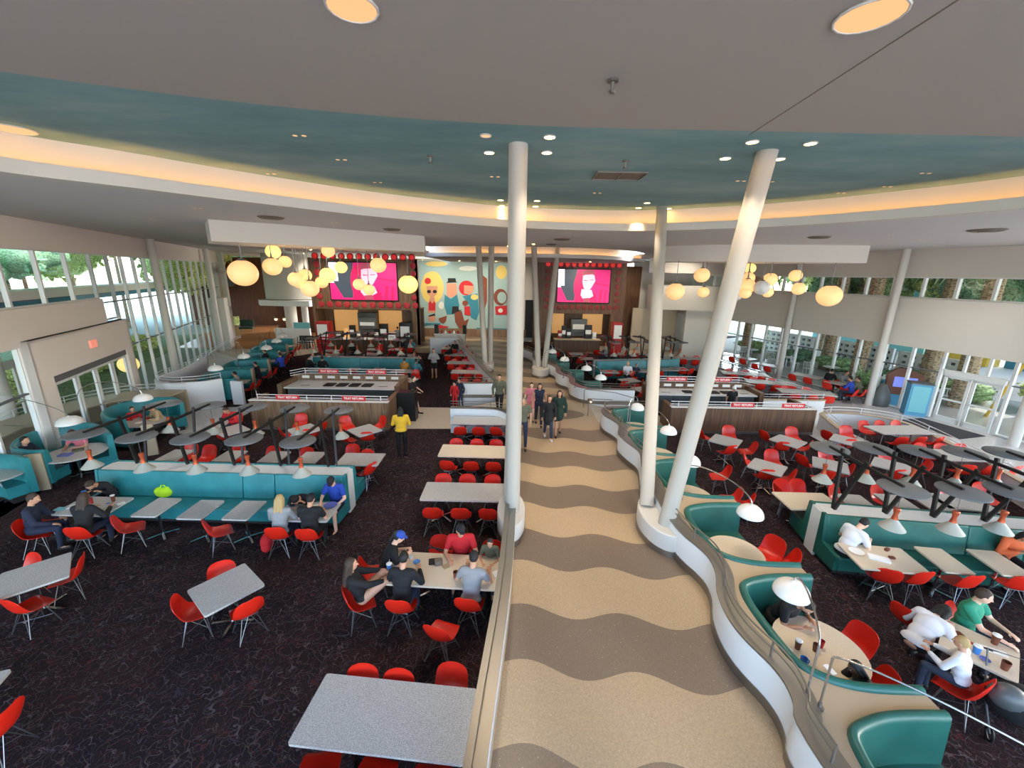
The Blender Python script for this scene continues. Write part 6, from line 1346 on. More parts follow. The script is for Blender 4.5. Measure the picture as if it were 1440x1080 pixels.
# kiosk, palm, blue recycling by the right windows
p = G(1258, 572, 0); A = R(-28)
t = thing('info_kiosk', 'brown retro television shaped kiosk with a blue screen by the right windows', 'kiosk', (p.x + .15, p.y, 0), A); t.scale = (.78, .78, .8)
b = MB(); b.box((.1, .55, .75), (1.9, .5, 1.5)); b.obj('blue_base', 'kiosk_blue', t, smooth=False)
pts = [(-.8, 1.05), (-.85, 1.95), (-.45, 2.35), (.1, 2.4), (.85, 2.05), (.95, 1.2), (.75, .95), (.1, .95), (-.05, .75), (-.45, .75), (-.55, .95)]
b = MB(); n = len(pts); b._add([(x, .05, z) for x, z in pts] + [(x, .35, z) for x, z in pts], [tuple(range(n)), tuple(range(2 * n - 1, n - 1, -1))] + [(i, i + n, (i + 1) % n + n, (i + 1) % n) for i in range(n)]); b.obj('cabinet', 'kiosk_brown', t, smooth=False)
mat('kiosk_screen', (120, 130, 210), .3, emit=(120, 130, 215), es=.7); b = MB(); b.rbox((.05, .03, 1.55), (1.1, .04, .62), .03); b.obj('screen', 'kiosk_screen', t)
p = G(1213, 560, 0); t = thing('potted_palm', 'leafy potted palm in a dark pot by the right windows', 'potted plant', (p.x, p.y, 0)); b = MB(); b.lathe([(.22, 0), (.3, .45), (.27, .46), (.001, .42)], (0, 0, 0), 20); b.obj('pot', 'machine_grey', t)
b = MB()
for k in range(26):
    a = k * 2.4; L = .55 + (k % 5) * .12; hz = .9 + (k % 7) * .17; pr = None
    for j in range(6): u = j / 5; q = V((cos(a) * L * u, sin(a) * L * u, .4 + hz * u - .45 * u * u)); w = V((-sin(a), cos(a), 0)) * (.1 * sin(pi * min(1, u + .15)) + .01); pr and b._add([pr[0] - pr[1], pr[0] + pr[1], q + w, q - w], [(0, 1, 2, 3)]); pr = (q, w)
b.obj('fronds', 'leaf', t, ang=80)
p = G(1300, 588, 0); t = thing('recycling_cabinet', 'tall blue-grey cabinet between kiosk and right doors', 'cabinet', (p.x - .1, p.y + .5, 0), A); b = MB(); b.box((0, 0, .75), (.75, .6, 1.5)); b.obj('body', 'kiosk_blue', t, smooth=False); b = MB(); b.box((0, -.31, .8), (.6, .03, 1.2)); b.obj('door', 'aqua', t, smooth=False); b = MB(); b.box((0, 0, 1.52), (.8, .65, .05)); b.obj('top', 'machine_grey', t, smooth=False)
b = MB(); p = G(1228, 571, 0); b.lathe([(.34, 0), (.4, .3), (.3, .75), (.12, 1.1), (.001, 1.15)], (p.x + .35, p.y + .1, 0), 16); tag(b.obj('covered_stand', 'machine_grey'), 'dark draped stand left of the kiosk', 'stand')
# lobby globe outside left
p = W(211, 511, PL, DL); globe((p.x - .8, p.y - .3, p.z), .42, 4.6, 'yellow globe lamp seen through the left glass', 'outdoor globe', 'globe_bright')

# added fill lights that brighten the mural, screens and far walls
for k, (x, y, z, tx, ty, tz, en) in enumerate(((-7.2, 33.5, SOF - .43, -7.2, YM, 3.6, 900), (-4.3, 33.5, SOF - .43, -4.3, YM, 3.6, 900), (-1.4, 33.5, SOF - .43, -1.4, YM, 3.6, 900), (-14, 29.5, SOF, -14, YL, 2.6, 700), (-10, 29.5, SOF, -10, YL, 2.6, 700), (5.5, 30.8, SOF - .43, 5.5, YR, 2.8, 700), (10.4, 31.2, SOF, 9.0, YR, 2.6, 500), (-22, 40, SOF, -22, 46, 3, 900), (-17.5, 35.5, SOF, -17, 38, 4.5, 700), (12.5, 29.5, SOF, 12.5, 34, 3, 500))):
    t = thing('washer_fill_light', 'small added fill light washing the back of the hall, ' + ORD[k] + ' of the row', 'ceiling light', (x, y, z), 0, 'added washer fill lights'); b = MB(); b.lathe([(.08, -.006), (.001, -.006)], (0, 0, 0), 14); b.obj('lens', 'downlight', t)
    l = lamp('washer_fill_beam', 'SPOT', (0, 0, -.05), en, (1, .88, .72), .1, spot=105, parent=t, blend=.9); l.rotation_euler = (V((tx, ty, tz)) - V((x, y, z))).to_track_quat('-Z', 'Y').to_euler()
# ================================================================== PEOPLE
BAKE = []
def remesh_obj(b, name, m, vox, parent, smooth=4):
    o = b.obj(name, m, parent); md = o.modifiers.new('r', 'REMESH'); md.mode = 'VOXEL'; md.voxel_size = vox; md.use_smooth_shade = True
    s = o.modifiers.new('s', 'SMOOTH'); s.factor = .5; s.iterations = smooth; BAKE.append(o); return o
def bake_all():
    dg = bpy.context.evaluated_depsgraph_get(); dg.update()
    res = [(o, bpy.data.meshes.new_from_object(o.evaluated_get(dg), depsgraph=dg)) for o in BAKE]
    for o, me in res:
        o.modifiers.clear(); o.data = me; me.shade_smooth()
def person(label, x, y, face, pose='stand', s=1.0, z=0, skin='skin', top='cloth_black', sleeve='short', legs='cloth_denim', shorts=False, hair='hair_black', hl='short', hat=None, lean=8, near=False,
           hands=None, head=(0, 0), shoe='black', knee=None, feet=None, phase=1, seat=.46, glasses=False, bulk=1.0, twist=0):
    t = thing('person', label, 'person', (x, y, z), R(face)); t.scale = (s, s, s); vox = .0105 if near else .017; K = bulk
    seath = seat / s; ln = R(lean)
    sit = pose == 'sit'; hipz = seath + .10 if sit else .93
    hip = V((0, -.03 if sit else 0, hipz))
    up = V((0, sin(ln), cos(ln))); fwd = V((0, cos(ln), -sin(ln)))
    chest = hip + up * .34; neck = hip + up * .52; sh = hip + up * .475; hd_t = R(head[0]); hd_y = R(head[1])
    hu = V((0, sin(ln + hd_t), cos(ln + hd_t))); hc = neck + hu * .175 + V((0, .015, 0)); MH = Matrix.Rotation(hd_y, 3, 'Z') @ Matrix.Rotation(-(ln + hd_t), 3, 'X')
    S = [V((-.175 * K, 0, 0)) + sh, V((.175 * K, 0, 0)) + sh]
    if hands is None: hands = [(-.14, .40, .79 / s), (.14, .42, .79 / s)] if sit else [(-.27, .03, .80), (.27, .05, .80)]
    arms = []
    for i, hnd in enumerate(hands):
        Hn = V(hnd); a = S[i]; L1, L2 = .29, .26; d = Hn - a; L = min(d.length, L1 + L2 - .012); dn_ = d.normalized(); Hn = a + dn_ * L
        q = (L1 * L1 - L2 * L2 + L * L) / (2 * L); hgt = sqrt(max(L1 * L1 - q * q, 0)); pole = V(((-1 if i == 0 else 1) * .55, -.35, -.75)); pole = (pole - dn_ * pole.dot(dn_)).normalized()
        arms.append((a, a + dn_ * q + pole * hgt, Hn))
    LG = []
    for i, sx in enumerate((-1, 1)):
        h0 = hip + V((sx * .095 * K, 0, -.02))
        if sit:
            kn = V(knee[i]) if knee else V((sx * .13, .40, seath + .07)); ft = V(feet[i]) if feet else V((sx * .14, .40 - .04 * i, .08))
        else:
            ph = phase * (1 if i == 0 else -1)
            if pose == 'walk': kn = h0 + V((0, .13 * ph + .04, -.42)); ft = V((sx * .09, .26 * ph, .085 if ph > 0 else .13)); 
            else: kn = h0 + V((sx * .01, .02, -.43)); ft = V((sx * .11, -.02, .085))
        LG.append((h0, kn, ft))
    b = MB(); c = b.cap
    # torso
    M_t = Matrix.Rotation(-ln, 3, 'X')
    b.ell(hip + V((0, 0, .0)), (.165 * K, .115 * K, .12), 16, 10, M_t); b.ell(hip + up * .17, (.14 * K, .10 * K, .16), 16, 10, M_t); b.ell(chest, (.165 * K, .112 * K, .18), 16, 10, M_t)
    c(S[0] + V((.03, 0, 0)), .062, S[1] - V((.03, 0, 0)), .062); c(neck - up * .06, .062, neck + hu * .09, .052)
    # head
    b.ell(hc, (.076, .096, .112), 18, 14, MH); b.ell(hc + MH @ V((0, .028, -.055)), (.058, .066, .062), 14, 10, MH)
    c(hc + MH @ V((0, .090, .008)), .010, hc + MH @ V((0, .113, -.024)), .0155)
    c(hc + MH @ V((-.02, .088, -.055)), .009, hc + MH @ V((.02, .088, -.055)), .009)
    for sx in (-1, 1): b.ell(hc + MH @ V((sx * .078, -.005, -.012)), (.012, .020, .030), 8, 6, MH)
    for (a, e, h) in arms:
        c(a, .052 * K, e, .041); c(e, .041, h, .027)
        d = (h - e).normalized(); side = d.cross(V((0, 0, 1)));
        side = side.normalized() if side.length > .1 else V((1, 0, 0))
        nrm = side.cross(d).normalized(); inner = -1 if a.x > 0 else 1
        side = side if side.x * inner > 0 else -side
        pc = h + d * .045; Mh = Matrix((side, d, nrm)).transposed(); b.ell(pc, (.040, .052, .017), 12, 8, Mh)
        for k, (o_, L_) in enumerate(((.030, .058), (.011, .070), (-.010, .066), (-.029, .050))):
            p0 = pc + side * o_ + d * .038; p1 = p0 + d * L_ * .55 - nrm * .006 + side * o_ * .12; p2 = p1 + (d * .75 - nrm * .75).normalized() * L_ * .5
            c(p0, .0098, p1, .0090, 6); c(p1, .0090, p2, .0080, 6)
        c(pc + side * .03 - d * .02, .012, pc + side * .062 + d * .012, .0105, 6); c(pc + side * .062 + d * .012, .0105, pc + side * .066 + d * .045 - nrm * .008, .009, 6)
    for (h0, kn, ft) in LG:
        c(h0, .083 * K, kn, .058 * K); c(kn, .056 * K, ft, .038); 
        fd = V((0, 1, 0)) if not (pose == 'walk' and ft.z > .1) else V((0, .9, -.35)).normalized()
        c(ft + V((0, 0, -.035)), .04, ft + fd * .14 + V((0, 0, -.045)), .03)
    remesh_obj(b, 'body', skin, vox, t)
    # top
    b = MB(); c = b.cap; g = .014
    b.ell(hip + up * .01, (.172 * K + g, .122 * K + g, .11), 16, 10, M_t); b.ell(hip + up * .17, (.15 * K + g, .112 * K + g, .17), 16, 10, M_t); b.ell(chest, (.168 * K + g, .117 * K + g, .18), 16, 10, M_t); c(S[0] + V((.03, 0, 0)), .065 + g, S[1] - V((.03, 0, 0)), .065 + g)
    for (a, e, h) in arms:
        if sleeve != 'none': m_ = a + (e - a) * (.62 if sleeve == 'short' else 1.0); c(a, .055 * K + g, m_, .048 + g)
        if sleeve == 'long': c(e, .047 + g, e + (h - e) * .9, .033 + g * .7)
    if sleeve == 'coat': 
        for (a, e, h) in arms: c(a, .06 + g, e, .05 + g); c(e, .05 + g, e + (h - e) * .88, .04 + g)
        c(hip + V((0, 0, .05)), .19, hip + V((0, 0, -.2)), .2)
    o = remesh_obj(b, 'hoodie' if sleeve in ('long', 'coat') else 'shirt', top, vox * 1.2, t)
    # legs
    b = MB(); c = b.cap; b.ell(hip - V((0, 0, .02)), (.172 * K + .008, .122 * K + .008, .105), 16, 10, M_t)
    for (h0, kn, ft) in LG:
        c(h0, .092 * K, kn if not shorts else h0 + (kn - h0) * .8, .068 * K)
        if not shorts: c(kn, .067 * K, kn + (ft - kn) * .93, .05)
    remesh_obj(b, 'shorts' if shorts else 'trousers', legs, vox * 1.2, t)
    for (h0, kn, ft) in LG:
        b = MB(); fd = V((0, 1, 0)) if not (pose == 'walk' and ft.z > .1) else V((0, .9, -.35)).normalized()
        b.cap(ft + V((0, -.02, -.042)), .046, ft + fd * .15 + V((0, 0, -.052)), .036, 10); b.cap(ft + V((0, -.02, -.02)), .045, ft + V((0, -.02, .01)), .043, 10); remesh_obj(b, 'shoe', shoe, .014, t)
    # hair / hat
    b = MB()
    if hl != 'none':
        b.ell(hc + MH @ V((0, -.016, .018)), (.083, .098, .108), 16, 12, MH)
        if hl in ('long', 'bob'): 
            Lh = .34 if hl == 'long' else .17
            for sx in (-.05, 0, .05): b.cap(hc + MH @ V((sx, -.055, .0)), .045, hc + MH @ V((sx * 1.3, -.085, -Lh * .6)) + V((0, -.02, -Lh * .4)), .036)
            for sx in (-1, 1): b.cap(hc + MH @ V((sx * .074, .0, .02)), .026, hc + MH @ V((sx * .084, -.01, -Lh * .55)), .024)
        if hl == 'pony': b.ell(hc + MH @ V((0, -.11, .05)), .045); b.cap(hc + MH @ V((0, -.12, .03)), .03, hc + MH @ V((0, -.13, -.12)), .02)
        # keep the face clear: push front points back
        keep = []
        for v in b.v:
            l = MH.transposed() @ (V(v) - hc)
            if l.y > .028 and l.z < .062: l.y = .028 + (l.y - .028) * .12
            keep.append(tuple(hc + MH @ l))
        b.v = keep; remesh_obj(b, 'hair', hair, vox, t, 2)
    if hat:
        b = MB(); b.ell(hc + MH @ V((0, -.006, .04)), (.090, .106, .088), 18, 10, MH); b.ell(hc + MH @ V((0, .105, .035)), (.068, .066, .012), 14, 6, MH); remesh_obj(b, 'cap', hat, .012, t, 2)
    if near:
        for sx in (-1, 1):
            b = MB(); b.ell(hc + MH @ V((sx * .030, .0865, .008)), (.013, .008, .0075), 10, 6, MH); e_ = b.obj('eye', 'white', t); b = MB(); b.ell(hc + MH @ V((sx * .030, .092, .008)), (.006, .004, .006), 8, 6, MH); b.obj('iris', 'black', e_)
            b = MB(); b.cap(hc + MH @ V((sx * .014, .093, .028)), .0035, hc + MH @ V((sx * .044, .084, .030)), .003, 6); b.obj('eyebrow', hair, t)
        b = MB(); b.cap(hc + MH @ V((-.019, .096, -.055)), .0045, hc + MH @ V((.019, .096, -.055)), .0045, 6); b.obj('lips', 'mural_red' if 0 else 'cloth_pink', t)
    return t
def P(label, px, py, face, pose='stand', zref=None, zfloor=0, **k):
    z = zref if zref is not None else (zfloor if pose != 'sit' else .46); p = G(px, py, z); return person(label, p.x, p.y, face, pose, z=zfloor, **k)
# walkers in the middle
P('person in a black jacket walking towards the camera on the middle walk', 770, 616, 184, 'walk', zfloor=WK, top='cloth_black', sleeve='coat', legs='cloth_denim', hl='long', hair='hair_brown', s=.93, shoe='cloth_white')
P('person in an open dark green coat over black, walking beside the one in black', 784, 611, 178, 'walk', zfloor=WK, top='cloth_dgreen', sleeve='coat', legs='cloth_dgreen', shorts=True, hl='long', s=.98, phase=-1)
P('person in a dark sleeveless top walking behind the black jacket', 757, 597, 180, 'walk', zfloor=WK, top='cloth_navy', sleeve='none', legs='cloth_navy', hl='bob', s=.97)
P('child in pale patterned clothes walking behind the others', 746, 590, 180, 'walk', zfloor=WK, top='cloth_pink', sleeve='short', legs='cloth_pink', shorts=True, skin='skin_light', s=.9)
P('person in an olive shirt half hidden by the middle column', 734, 628, 182, 'walk', zfloor=WK, top='cloth_olive', sleeve='short', legs='cloth_navy', s=1.02, hair='hair_grey')
P('person in dark grey walking left of the middle column, behind the end wall', 702, 583, 176, 'walk', zfloor=WK, top='cloth_olive', sleeve='long', legs='cloth_black', s=1.0)
P('person in a yellow top and black leggings seen from behind on the dark carpet', 566, 640, 10, 'stand', top='cloth_yellow', sleeve='long', legs='black', hl='bob', hands=[(-.12, .28, 1.15), (.12, .28, 1.15)], s=.97, bulk=1.15)
P('person in black T-shirt and blue shorts striding right with a tray', 581, 582, -100, 'walk', top='cloth_black', legs='cloth_denim', shorts=True, skin='skin_light', hands=[(-.15, .35, 1.05), (.15, .35, 1.05)], hl='short', s=1.0)
P('person in grey hoodie and black shorts standing on the far carpet', 611, 531, 184, 'stand', top='cloth_grey', sleeve='long', legs='cloth_black', shorts=True, hands=[(-.1, .2, 1.15), (.1, .2, 1.15)], s=1.02, shoe='cloth_yellow')
P('child in denim dungarees standing at the railing by the crossing', 648, 572, 150, 'stand', top='cloth_navy', sleeve='long', legs='cloth_denim', s=.8)
P('small child in red beside the one in denim', 640, 572, 170, 'stand', top='cloth_red', sleeve='long', legs='cloth_red', s=.7)
# long laminate table: the family
TD = dict(near=True)
P('woman in a blue cap and black shirt at the left end of the family table', 545, 806, -68, 'sit', hat='cap_blue', top='cloth_black', hl='pony', skin='skin_light', legs='cloth_white', lean=20, head=(12, 0), hands=[(-.1, .36, .84), (.12, .36, .84)], **TD)
P('long-haired person in black leaning back with knees up left of the family table', 512, 842, -62, 'sit', top='cloth_black', sleeve='long', hl='long', hair='hair_brown', legs='skin', lean=-18, head=(25, 0), knee=[(-.1, .36, .80), (.1, .38, .78)], feet=[(-.08, .62, .66), (.1, .64, .62)], hands=[(-.14, .42, .80), (.14, .44, .78)], **TD)
P('person in a black hooded jacket with back to the camera at the family table', 566, 848, -4, 'sit', top='cloth_black', sleeve='long', legs='cloth_denim', lean=14, head=(14, 0), hl='short', hands=[(-.18, .42, .80), (.2, .40, .84)], **TD)
P('person in grey with a black strap, back to the camera at the family table', 663, 846, -10, 'sit', top='cloth_grey', sleeve='short', legs='cloth_black', lean=14, head=(12, 0), hl='short', hands=[(-.2, .38, .79), (.22, .42, .79)], **TD)
P('man in a red T-shirt and black cap facing the camera at the family table', 649, 786, 184, 'sit', top='cloth_red', hat='cloth_black', hl='short', legs='cloth_denim', lean=14, head=(0, 22), hands=[(-.2, .42, .79), (.2, .44, .79)], bulk=1.12, **TD)
P('small child in brown looking at a tablet at the right end of the family table', 690, 797, 172, 'sit', top='cloth_olive', hl='short', legs='cloth_denim', lean=12, head=(5, 0), s=.72, seat=.52, hands=[(-.14, .38, 1.04), (.14, .40, 1.04)], **TD)
c6, w6 = None, None
cpx(527, 806, -70, 'red moulded chair under the woman in the blue cap'); cpx(507, 846, -62, 'red moulded chair under the person with knees up'); cpx(566, 852, -4, 'red moulded chair under the person in the black hooded jacket'); cpx(661, 850, -10, 'red moulded chair under the person in grey with the strap')
cpx(617, 782, 178, 'empty red moulded chair with a black strap at the family table', .5); cpx(648, 783, 182, 'red moulded chair under the man in the red T-shirt'); cpx(690, 793, 172, 'red moulded chair under the small child')
# at the left banquette
P('balding man in dark clothes on a red chair at the far left', 52, 748, -64, 'sit', top='cloth_navy', sleeve='long', legs='cloth_navy', hair='hair_brown', lean=6, head=(15, 0), hands=[(-.16, .34, .66), (.16, .34, .66)], near=True)
P('long-haired person in black with elbow on the table, back to the camera', 122, 750, 6, 'sit', top='cloth_black', sleeve='long', hl='long', hair='hair_brown', legs='cloth_navy', lean=12, head=(10, 0), hands=[(-.1, .36, .84), (.26, .38, .86)], near=True)
P('person in a black jacket bending over the table on the teal bench, left end', 157, 697, 190, 'sit', top='cloth_black', sleeve='long', hair='hair_brown', lean=42, head=(20, 0), hands=[(-.14, .42, .80), (.14, .42, .80)], near=True)
P('long blond haired person in grey, back to the camera before the teal bench', 396, 752, 4, 'sit', top='cloth_grey', sleeve='long', hl='long', hair='hair_blond', legs='cloth_navy', lean=10, head=(8, 0), near=True)
P('person in black cap and black shirt, back to the camera before the teal bench', 437, 752, 2, 'sit', top='cloth_black', hat='cloth_black', legs='cloth_black', lean=14, head=(12, 0), near=True, bulk=1.15)
P('person in black bent down over the table on the teal bench, right end', 432, 712, 186, 'sit', top='cloth_black', sleeve='long', lean=48, head=(25, 0), near=True, hands=[(-.14, .42, .80), (.14, .42, .80)])
P('man in blue polo shirt and black cap on the teal bench, right end', 474, 712, 176, 'sit', top='cloth_blue', hat='cloth_black', legs='cloth_black', shorts=True, skin='skin_light', lean=8, head=(25, 15), near=True, hands=[(-.2, .36, .72), (.16, .40, .80)])
P('person in maroon at the paper-strewn table before the left tray counter', 330, 600, 175, 'sit', top='cloth_red', sleeve='long', lean=20, head=(20, 0), hair='hair_brown')
P('person in pink inside the round left booth', 118, 637, 190, 'sit', top='cloth_pink', sleeve='short', lean=12, head=(30, 0), hair='hair_brown')
P('person whose dark head shows over the rim of the round left booth', 40, 655, -80, 'sit', top='cloth_navy', sleeve='long', lean=10)
P('person in a beige shirt in the round booth behind the first beam', 228, 597, 150, 'sit', top='cloth_tan', sleeve='long', lean=18, head=(25, 0), hair='hair_grey')
P('child in red and white in the round booth behind the first beam', 190, 598, -120, 'sit', top='cloth_red', sleeve='long', s=.8)
# receding left booths
P('person in light grey with dark hair in the nearest receding left booth', 336, 548, 100, 'sit', top='cloth_grey', sleeve='long', hl='short', legs='cloth_black')
P('person in black in the second receding left booth', 364, 532, 95, 'sit', top='cloth_black', sleeve='long', legs='cloth_black')
P('person in a bright blue shirt by the receding left booths', 397, 518, 60, 'sit', top='cloth_blue', sleeve='long', legs='cloth_black', hair='hair_black', seat=.5)
P('person with a black top in the third receding left booth', 376, 511, 100, 'sit', top='cloth_black', sleeve='long')
# far left banquette diners
for k, (px, py, f_, c_, h_, l) in enumerate(((434, 521, -30, 'cloth_black', 'hair_black', 'dark, at the far left'), (443, 515, 180, 'cloth_white', 'hair_brown', 'in white'), (454, 523, 10, 'cloth_black', 'hair_black', 'in black, back turned'), (462, 515, 190, 'cloth_white', 'hair_black', 'in a pale top, dark hair'),
                                            (567, 514, 180, 'cloth_black', 'hair_black', 'in black facing the camera on the right'), (569, 526, 0, 'cloth_mustard', 'hair_brown', 'in mustard, back turned'), (583, 515, 190, 'cloth_grey', 'hair_grey', 'in grey facing the camera on the right'), (585, 527, -5, 'cloth_teal', 'hair_black', 'in slate blue, back turned'), (594, 519, 90, 'cloth_black', 'hair_black', 'in black at the right end'))):
    P('diner at the far left teal banquette, ' + l, px, py, f_, 'sit', top=c_, sleeve='long', hair=h_, lean=12)
for k, (px, py, f_, c_, l) in enumerate(((536, 497, 60, 'cloth_red', 'in red before the left counter'), (498, 499, 180, 'cloth_black', 'in black behind the far left lamps'), (567, 493, 180, 'cloth_black', 'in black near the right drink dispenser'), (580, 493, 180, 'cloth_teal', 'in turquoise near the right drink dispenser'))): P('distant seated person ' + l, px, py, f_, 'sit', top=c_, sleeve='long')
P('person in a pale shirt standing at the left food counter', 560, 489, 0, 'stand', top='cloth_grey', sleeve='long', legs='cloth_black')
P('two-tone seated person, dark, at the last row below the mural', 634, 503, 100, 'sit', top='cloth_black', sleeve='long'); P('person in black and red seated at the last row below the mural', 640, 496, 180, 'sit', top='cloth_black', sleeve='long', hair='hair_black')
# right side
P('person in black shirt under the first arc lamp in a green booth', 1092, 873, 200, 'sit', top='cloth_black', lean=30, head=(25, 0), legs='cloth_black', near=True, hands=[(-.16, .42, .80), (.12, .46, .80)], bulk=1.1)
P('person in black at the lower round table holding a phone', 1214, 992, 78, 'sit', s=.82, top='cloth_black', sleeve='long', lean=20, head=(15, 0), near=True, hands=[(-.16, .44, .82), (.1, .46, .86)], hair='hair_black', hl='bob', skin='skin_dark')
P('person in white sweater bending low over the group table', 1285, 908, -70, 'sit', top='cloth_white', sleeve='long', lean=50, head=(25, 0), hl='bob', near=True, legs='cloth_black', hands=[(-.16, .46, .80), (.2, .42, .80)])
P('man in a green T-shirt at the far side of the group table', 1354, 890, 205, 'sit', top='cloth_green', lean=4, head=(12, 30), near=True, hair='hair_brown', skin='skin_light', hands=[(-.12, .40, .80), (.2, .46, .80)], bulk=1.1)
P('blond child in white hoodie, back to the camera at the group table', 1344, 962, 30, 'sit', top='cloth_white', sleeve='long', hair='hair_blond', lean=10, s=.8, near=True, seat=.5)
P('person in pale T-shirt hugging knees at the left end of the right bench', 1186, 779, -76, 'sit', top='cloth_white', lean=26, head=(25, 0), hair='hair_black', skin='skin_light', near=True, legs='cloth_black', hands=[(-.12, .40, .79), (.14, .42, .79)])
P('dark-haired person in an orange top curled up on the right bench', 1410, 787, 168, 'sit', top='cloth_orange', sleeve='long', lean=20, head=(18, 0), hands=[(-.1, .34, .86), (.1, .34, .86)], hl='long', near=True, legs='cloth_black')
for k, (px, py, f_, c_, h_, l) in enumerate(((1164, 541, -60, 'cloth_black', 'hair_black', 'in black on the left'), (1182, 543, 200, 'cloth_grey', 'hair_black', 'in grey'), (1196, 554, 30, 'cloth_blue', 'hair_black', 'in blue, back turned'), (1207, 554, 35, 'cloth_olive', 'hair_black', 'in dark grey at the right'))):
    P('one of four diners at the window table, ' + l, px, py, f_, 'sit', top=c_, sleeve='long', hair=h_, lean=14, legs='cloth_denim'); cpx(px, py + 2, f_, f'red chair under the window diner {l}')
P('person with light hair at the far right banquette', 881, 530, 180, 'sit', top='cloth_white', sleeve='short', hair='hair_blond', skin='skin_light', legs='cloth_black'); P('child beside the light-haired diner at the far right banquette', 893, 528, 190, 'sit', top='cloth_navy', s=.8)
P('person in dark clothes standing at the far right doors', 975, 492, 180, 'stand', top='cloth_navy', sleeve='long', legs='cloth_black'); P('person in pink standing at the far right doors', 982, 492, 170, 'stand', top='cloth_pink', sleeve='long', legs='cloth_denim')
P('person in black standing beside the far right splayed columns', 771, 496, 180, 'stand', top='cloth_black', sleeve='long', legs='cloth_black')
P('person in a pale shirt at the distant tables before the right counter', 851, 503, 90, 'sit', top='cloth_grey', sleeve='long'); P('person in red at the distant tables before the right counter', 861, 503, 180, 'sit', top='cloth_red', sleeve='long')
P('person in a white cap behind the right tray counter front', 1024, 588, 180, 'stand', top='cloth_black', hat='cloth_white', legs='cloth_black', s=.86)
bake_all()
# ================================================================== SMALL THINGS ON TABLES
def cup(px, py, z, label, m='cup_blue', h=.13, r=.042, lid=None, handle=False, straw=False):
    p = G(px, py, z); t = thing('cup', label, 'cup', (p.x, p.y, z)); b = MB(); b.lathe([(r * .75, 0), (r, h), (r * .9, h), (r * .68, .01), (.001, .01)], (0, 0, 0), 16); b.obj('body', m, t)
    if lid: b = MB(); b.lathe([(r * 1.05, h), (r * 1.05, h + .012), (r * .8, h + .02), (.001, h + .02)], (0, 0, 0), 16); b.obj('lid', lid, t)
    if handle: b = MB(); b.tube([(r * .9 + .035 * sin(a * pi / 6), 0, h * .5 + .04 * cos(a * pi / 6)) for a in range(7)], .007, 6); b.obj('handle', m, t)
    if straw: b = MB(); b.tube([(0, 0, .02), (.01, 0, h + .09)], .004, 5); b.obj('straw', 'white', t)
T = .747
cup(548, 803, T, 'blue tumbler with straw on the family table', 'cup_blue', .15, .05, 'white', straw=True); cup(641, 812, T, 'brown mug with handle on the family table', 'mug_brown', .12, .05, handle=True); cup(578, 786, T, 'small clear cup by the blue dish', 'white', .07, .035)
cup(1121, 912, T, 'paper cup with white lid before the person in black', 'mug_brown', .14, .045, 'white'); cup(1146, 915, T, 'dark cup half behind the lamp pole', 'mug_brown', .12, .042); cup(1154, 910, T, 'red tin on the round table', 'cup_red', .12, .038); cup(1129, 935, T, 'blue mug with handle on the round table', 'cup_blue', .12, .05, handle=True)
cup(1398, 905, T, 'cup with white lid held by the man in green', 'mug_brown', .15, .05, 'white'); cup(1412, 941, T, 'dark mug at the right end of the group table', 'mug_brown', .13, .05, handle=True); cup(1372, 918, T, 'white and blue cup in the middle of the group table', 'cup_blue', .12, .048, 'white')
cup(120, 700, T, 'blue bottle-like cup on the table at the left bench end', 'cup_blue', .17, .045); cup(160, 705, T, 'paper coffee cup with white lid at the left bench end', 'mug_brown', .15, .042, 'white'); cup(129, 708, T, 'red-brown cup at the left bench end', 'cup_red', .13, .04)
def flat(px, py, z, w, d, rz, m, name, label, cat, h=.012, round_=False):
    p = G(px, py, z); t = thing(name, label, cat, (p.x, p.y, z), R(rz)); b = MB()
    if round_: b.lathe([(w * .6, 0), (w, h), (w * .96, h), (w * .6, h * .4), (.001, h * .4)], (0, 0, 0), 24)
    else: b.rbox((0, 0, h / 2), (w, d, h), min(w, d) * .12)
    b.obj('body', m, t); return t
flat(586, 791, T, .07, 0, 0, 'cup_blue', 'dish', 'round blue dish on the family table', 'dish', .02, True)
t = flat(612, 790, T, .24, .16, 10, 'black_plastic', 'phone_case', 'black wallet beside the condiment caddy', 'wallet', .02)
t = flat(617, 793, T, .14, .1, 15, 'steel', 'condiment_caddy', 'small caddy of packets on the family table', 'caddy', .09)
flat(560, 794, T, .22, .16, 20, 'paper', 'paper_sheet', 'crumpled paper before the woman in the blue cap', 'paper', .006); flat(627, 797, T, .12, .1, 40, 'cloth_tan', 'napkin', 'brown napkin and sauce cup on the family table', 'napkin', .02)
flat(702, 806, T, .16, .24, -60, 'white', 'tablet', 'white tablet before the small child', 'tablet', .012)
flat(1104, 911, T, .18, .09, -55, 'paper', 'napkin', 'folded pale napkin on the round table', 'napkin', .012); t = flat(1167, 942, T + .06, .075, .15, 12, 'phone_screen', 'phone', 'lit white phone held over the round table', 'phone', .01)
flat(1163, 953, T, .1, .05, 20, 'cloth_orange', 'snack_packet', 'orange snack packet on the round table', 'packet', .02)
flat(1334, 890, T, .14, .12, -35, 'cup_blue', 'snack_bag', 'blue snack bag on the group table', 'bag', .04); flat(1346, 894, T, .14, .1, 0, 'mug_brown', 'snack_bag', 'brown snack bag on the group table', 'bag', .04); flat(1385, 928, T, .06, 0, 0, 'plate_blue', 'dish', 'small blue dish on the group table', 'dish', .015, True)
flat(1396, 915, T, .3, .1, -30, 'paper', 'napkin', 'white napkin under the cup of the man in green', 'napkin', .01); flat(1372, 907, T, .35, .05, -40, 'cup_red', 'lanyard', 'red strap lying along the group table', 'strap', .01)
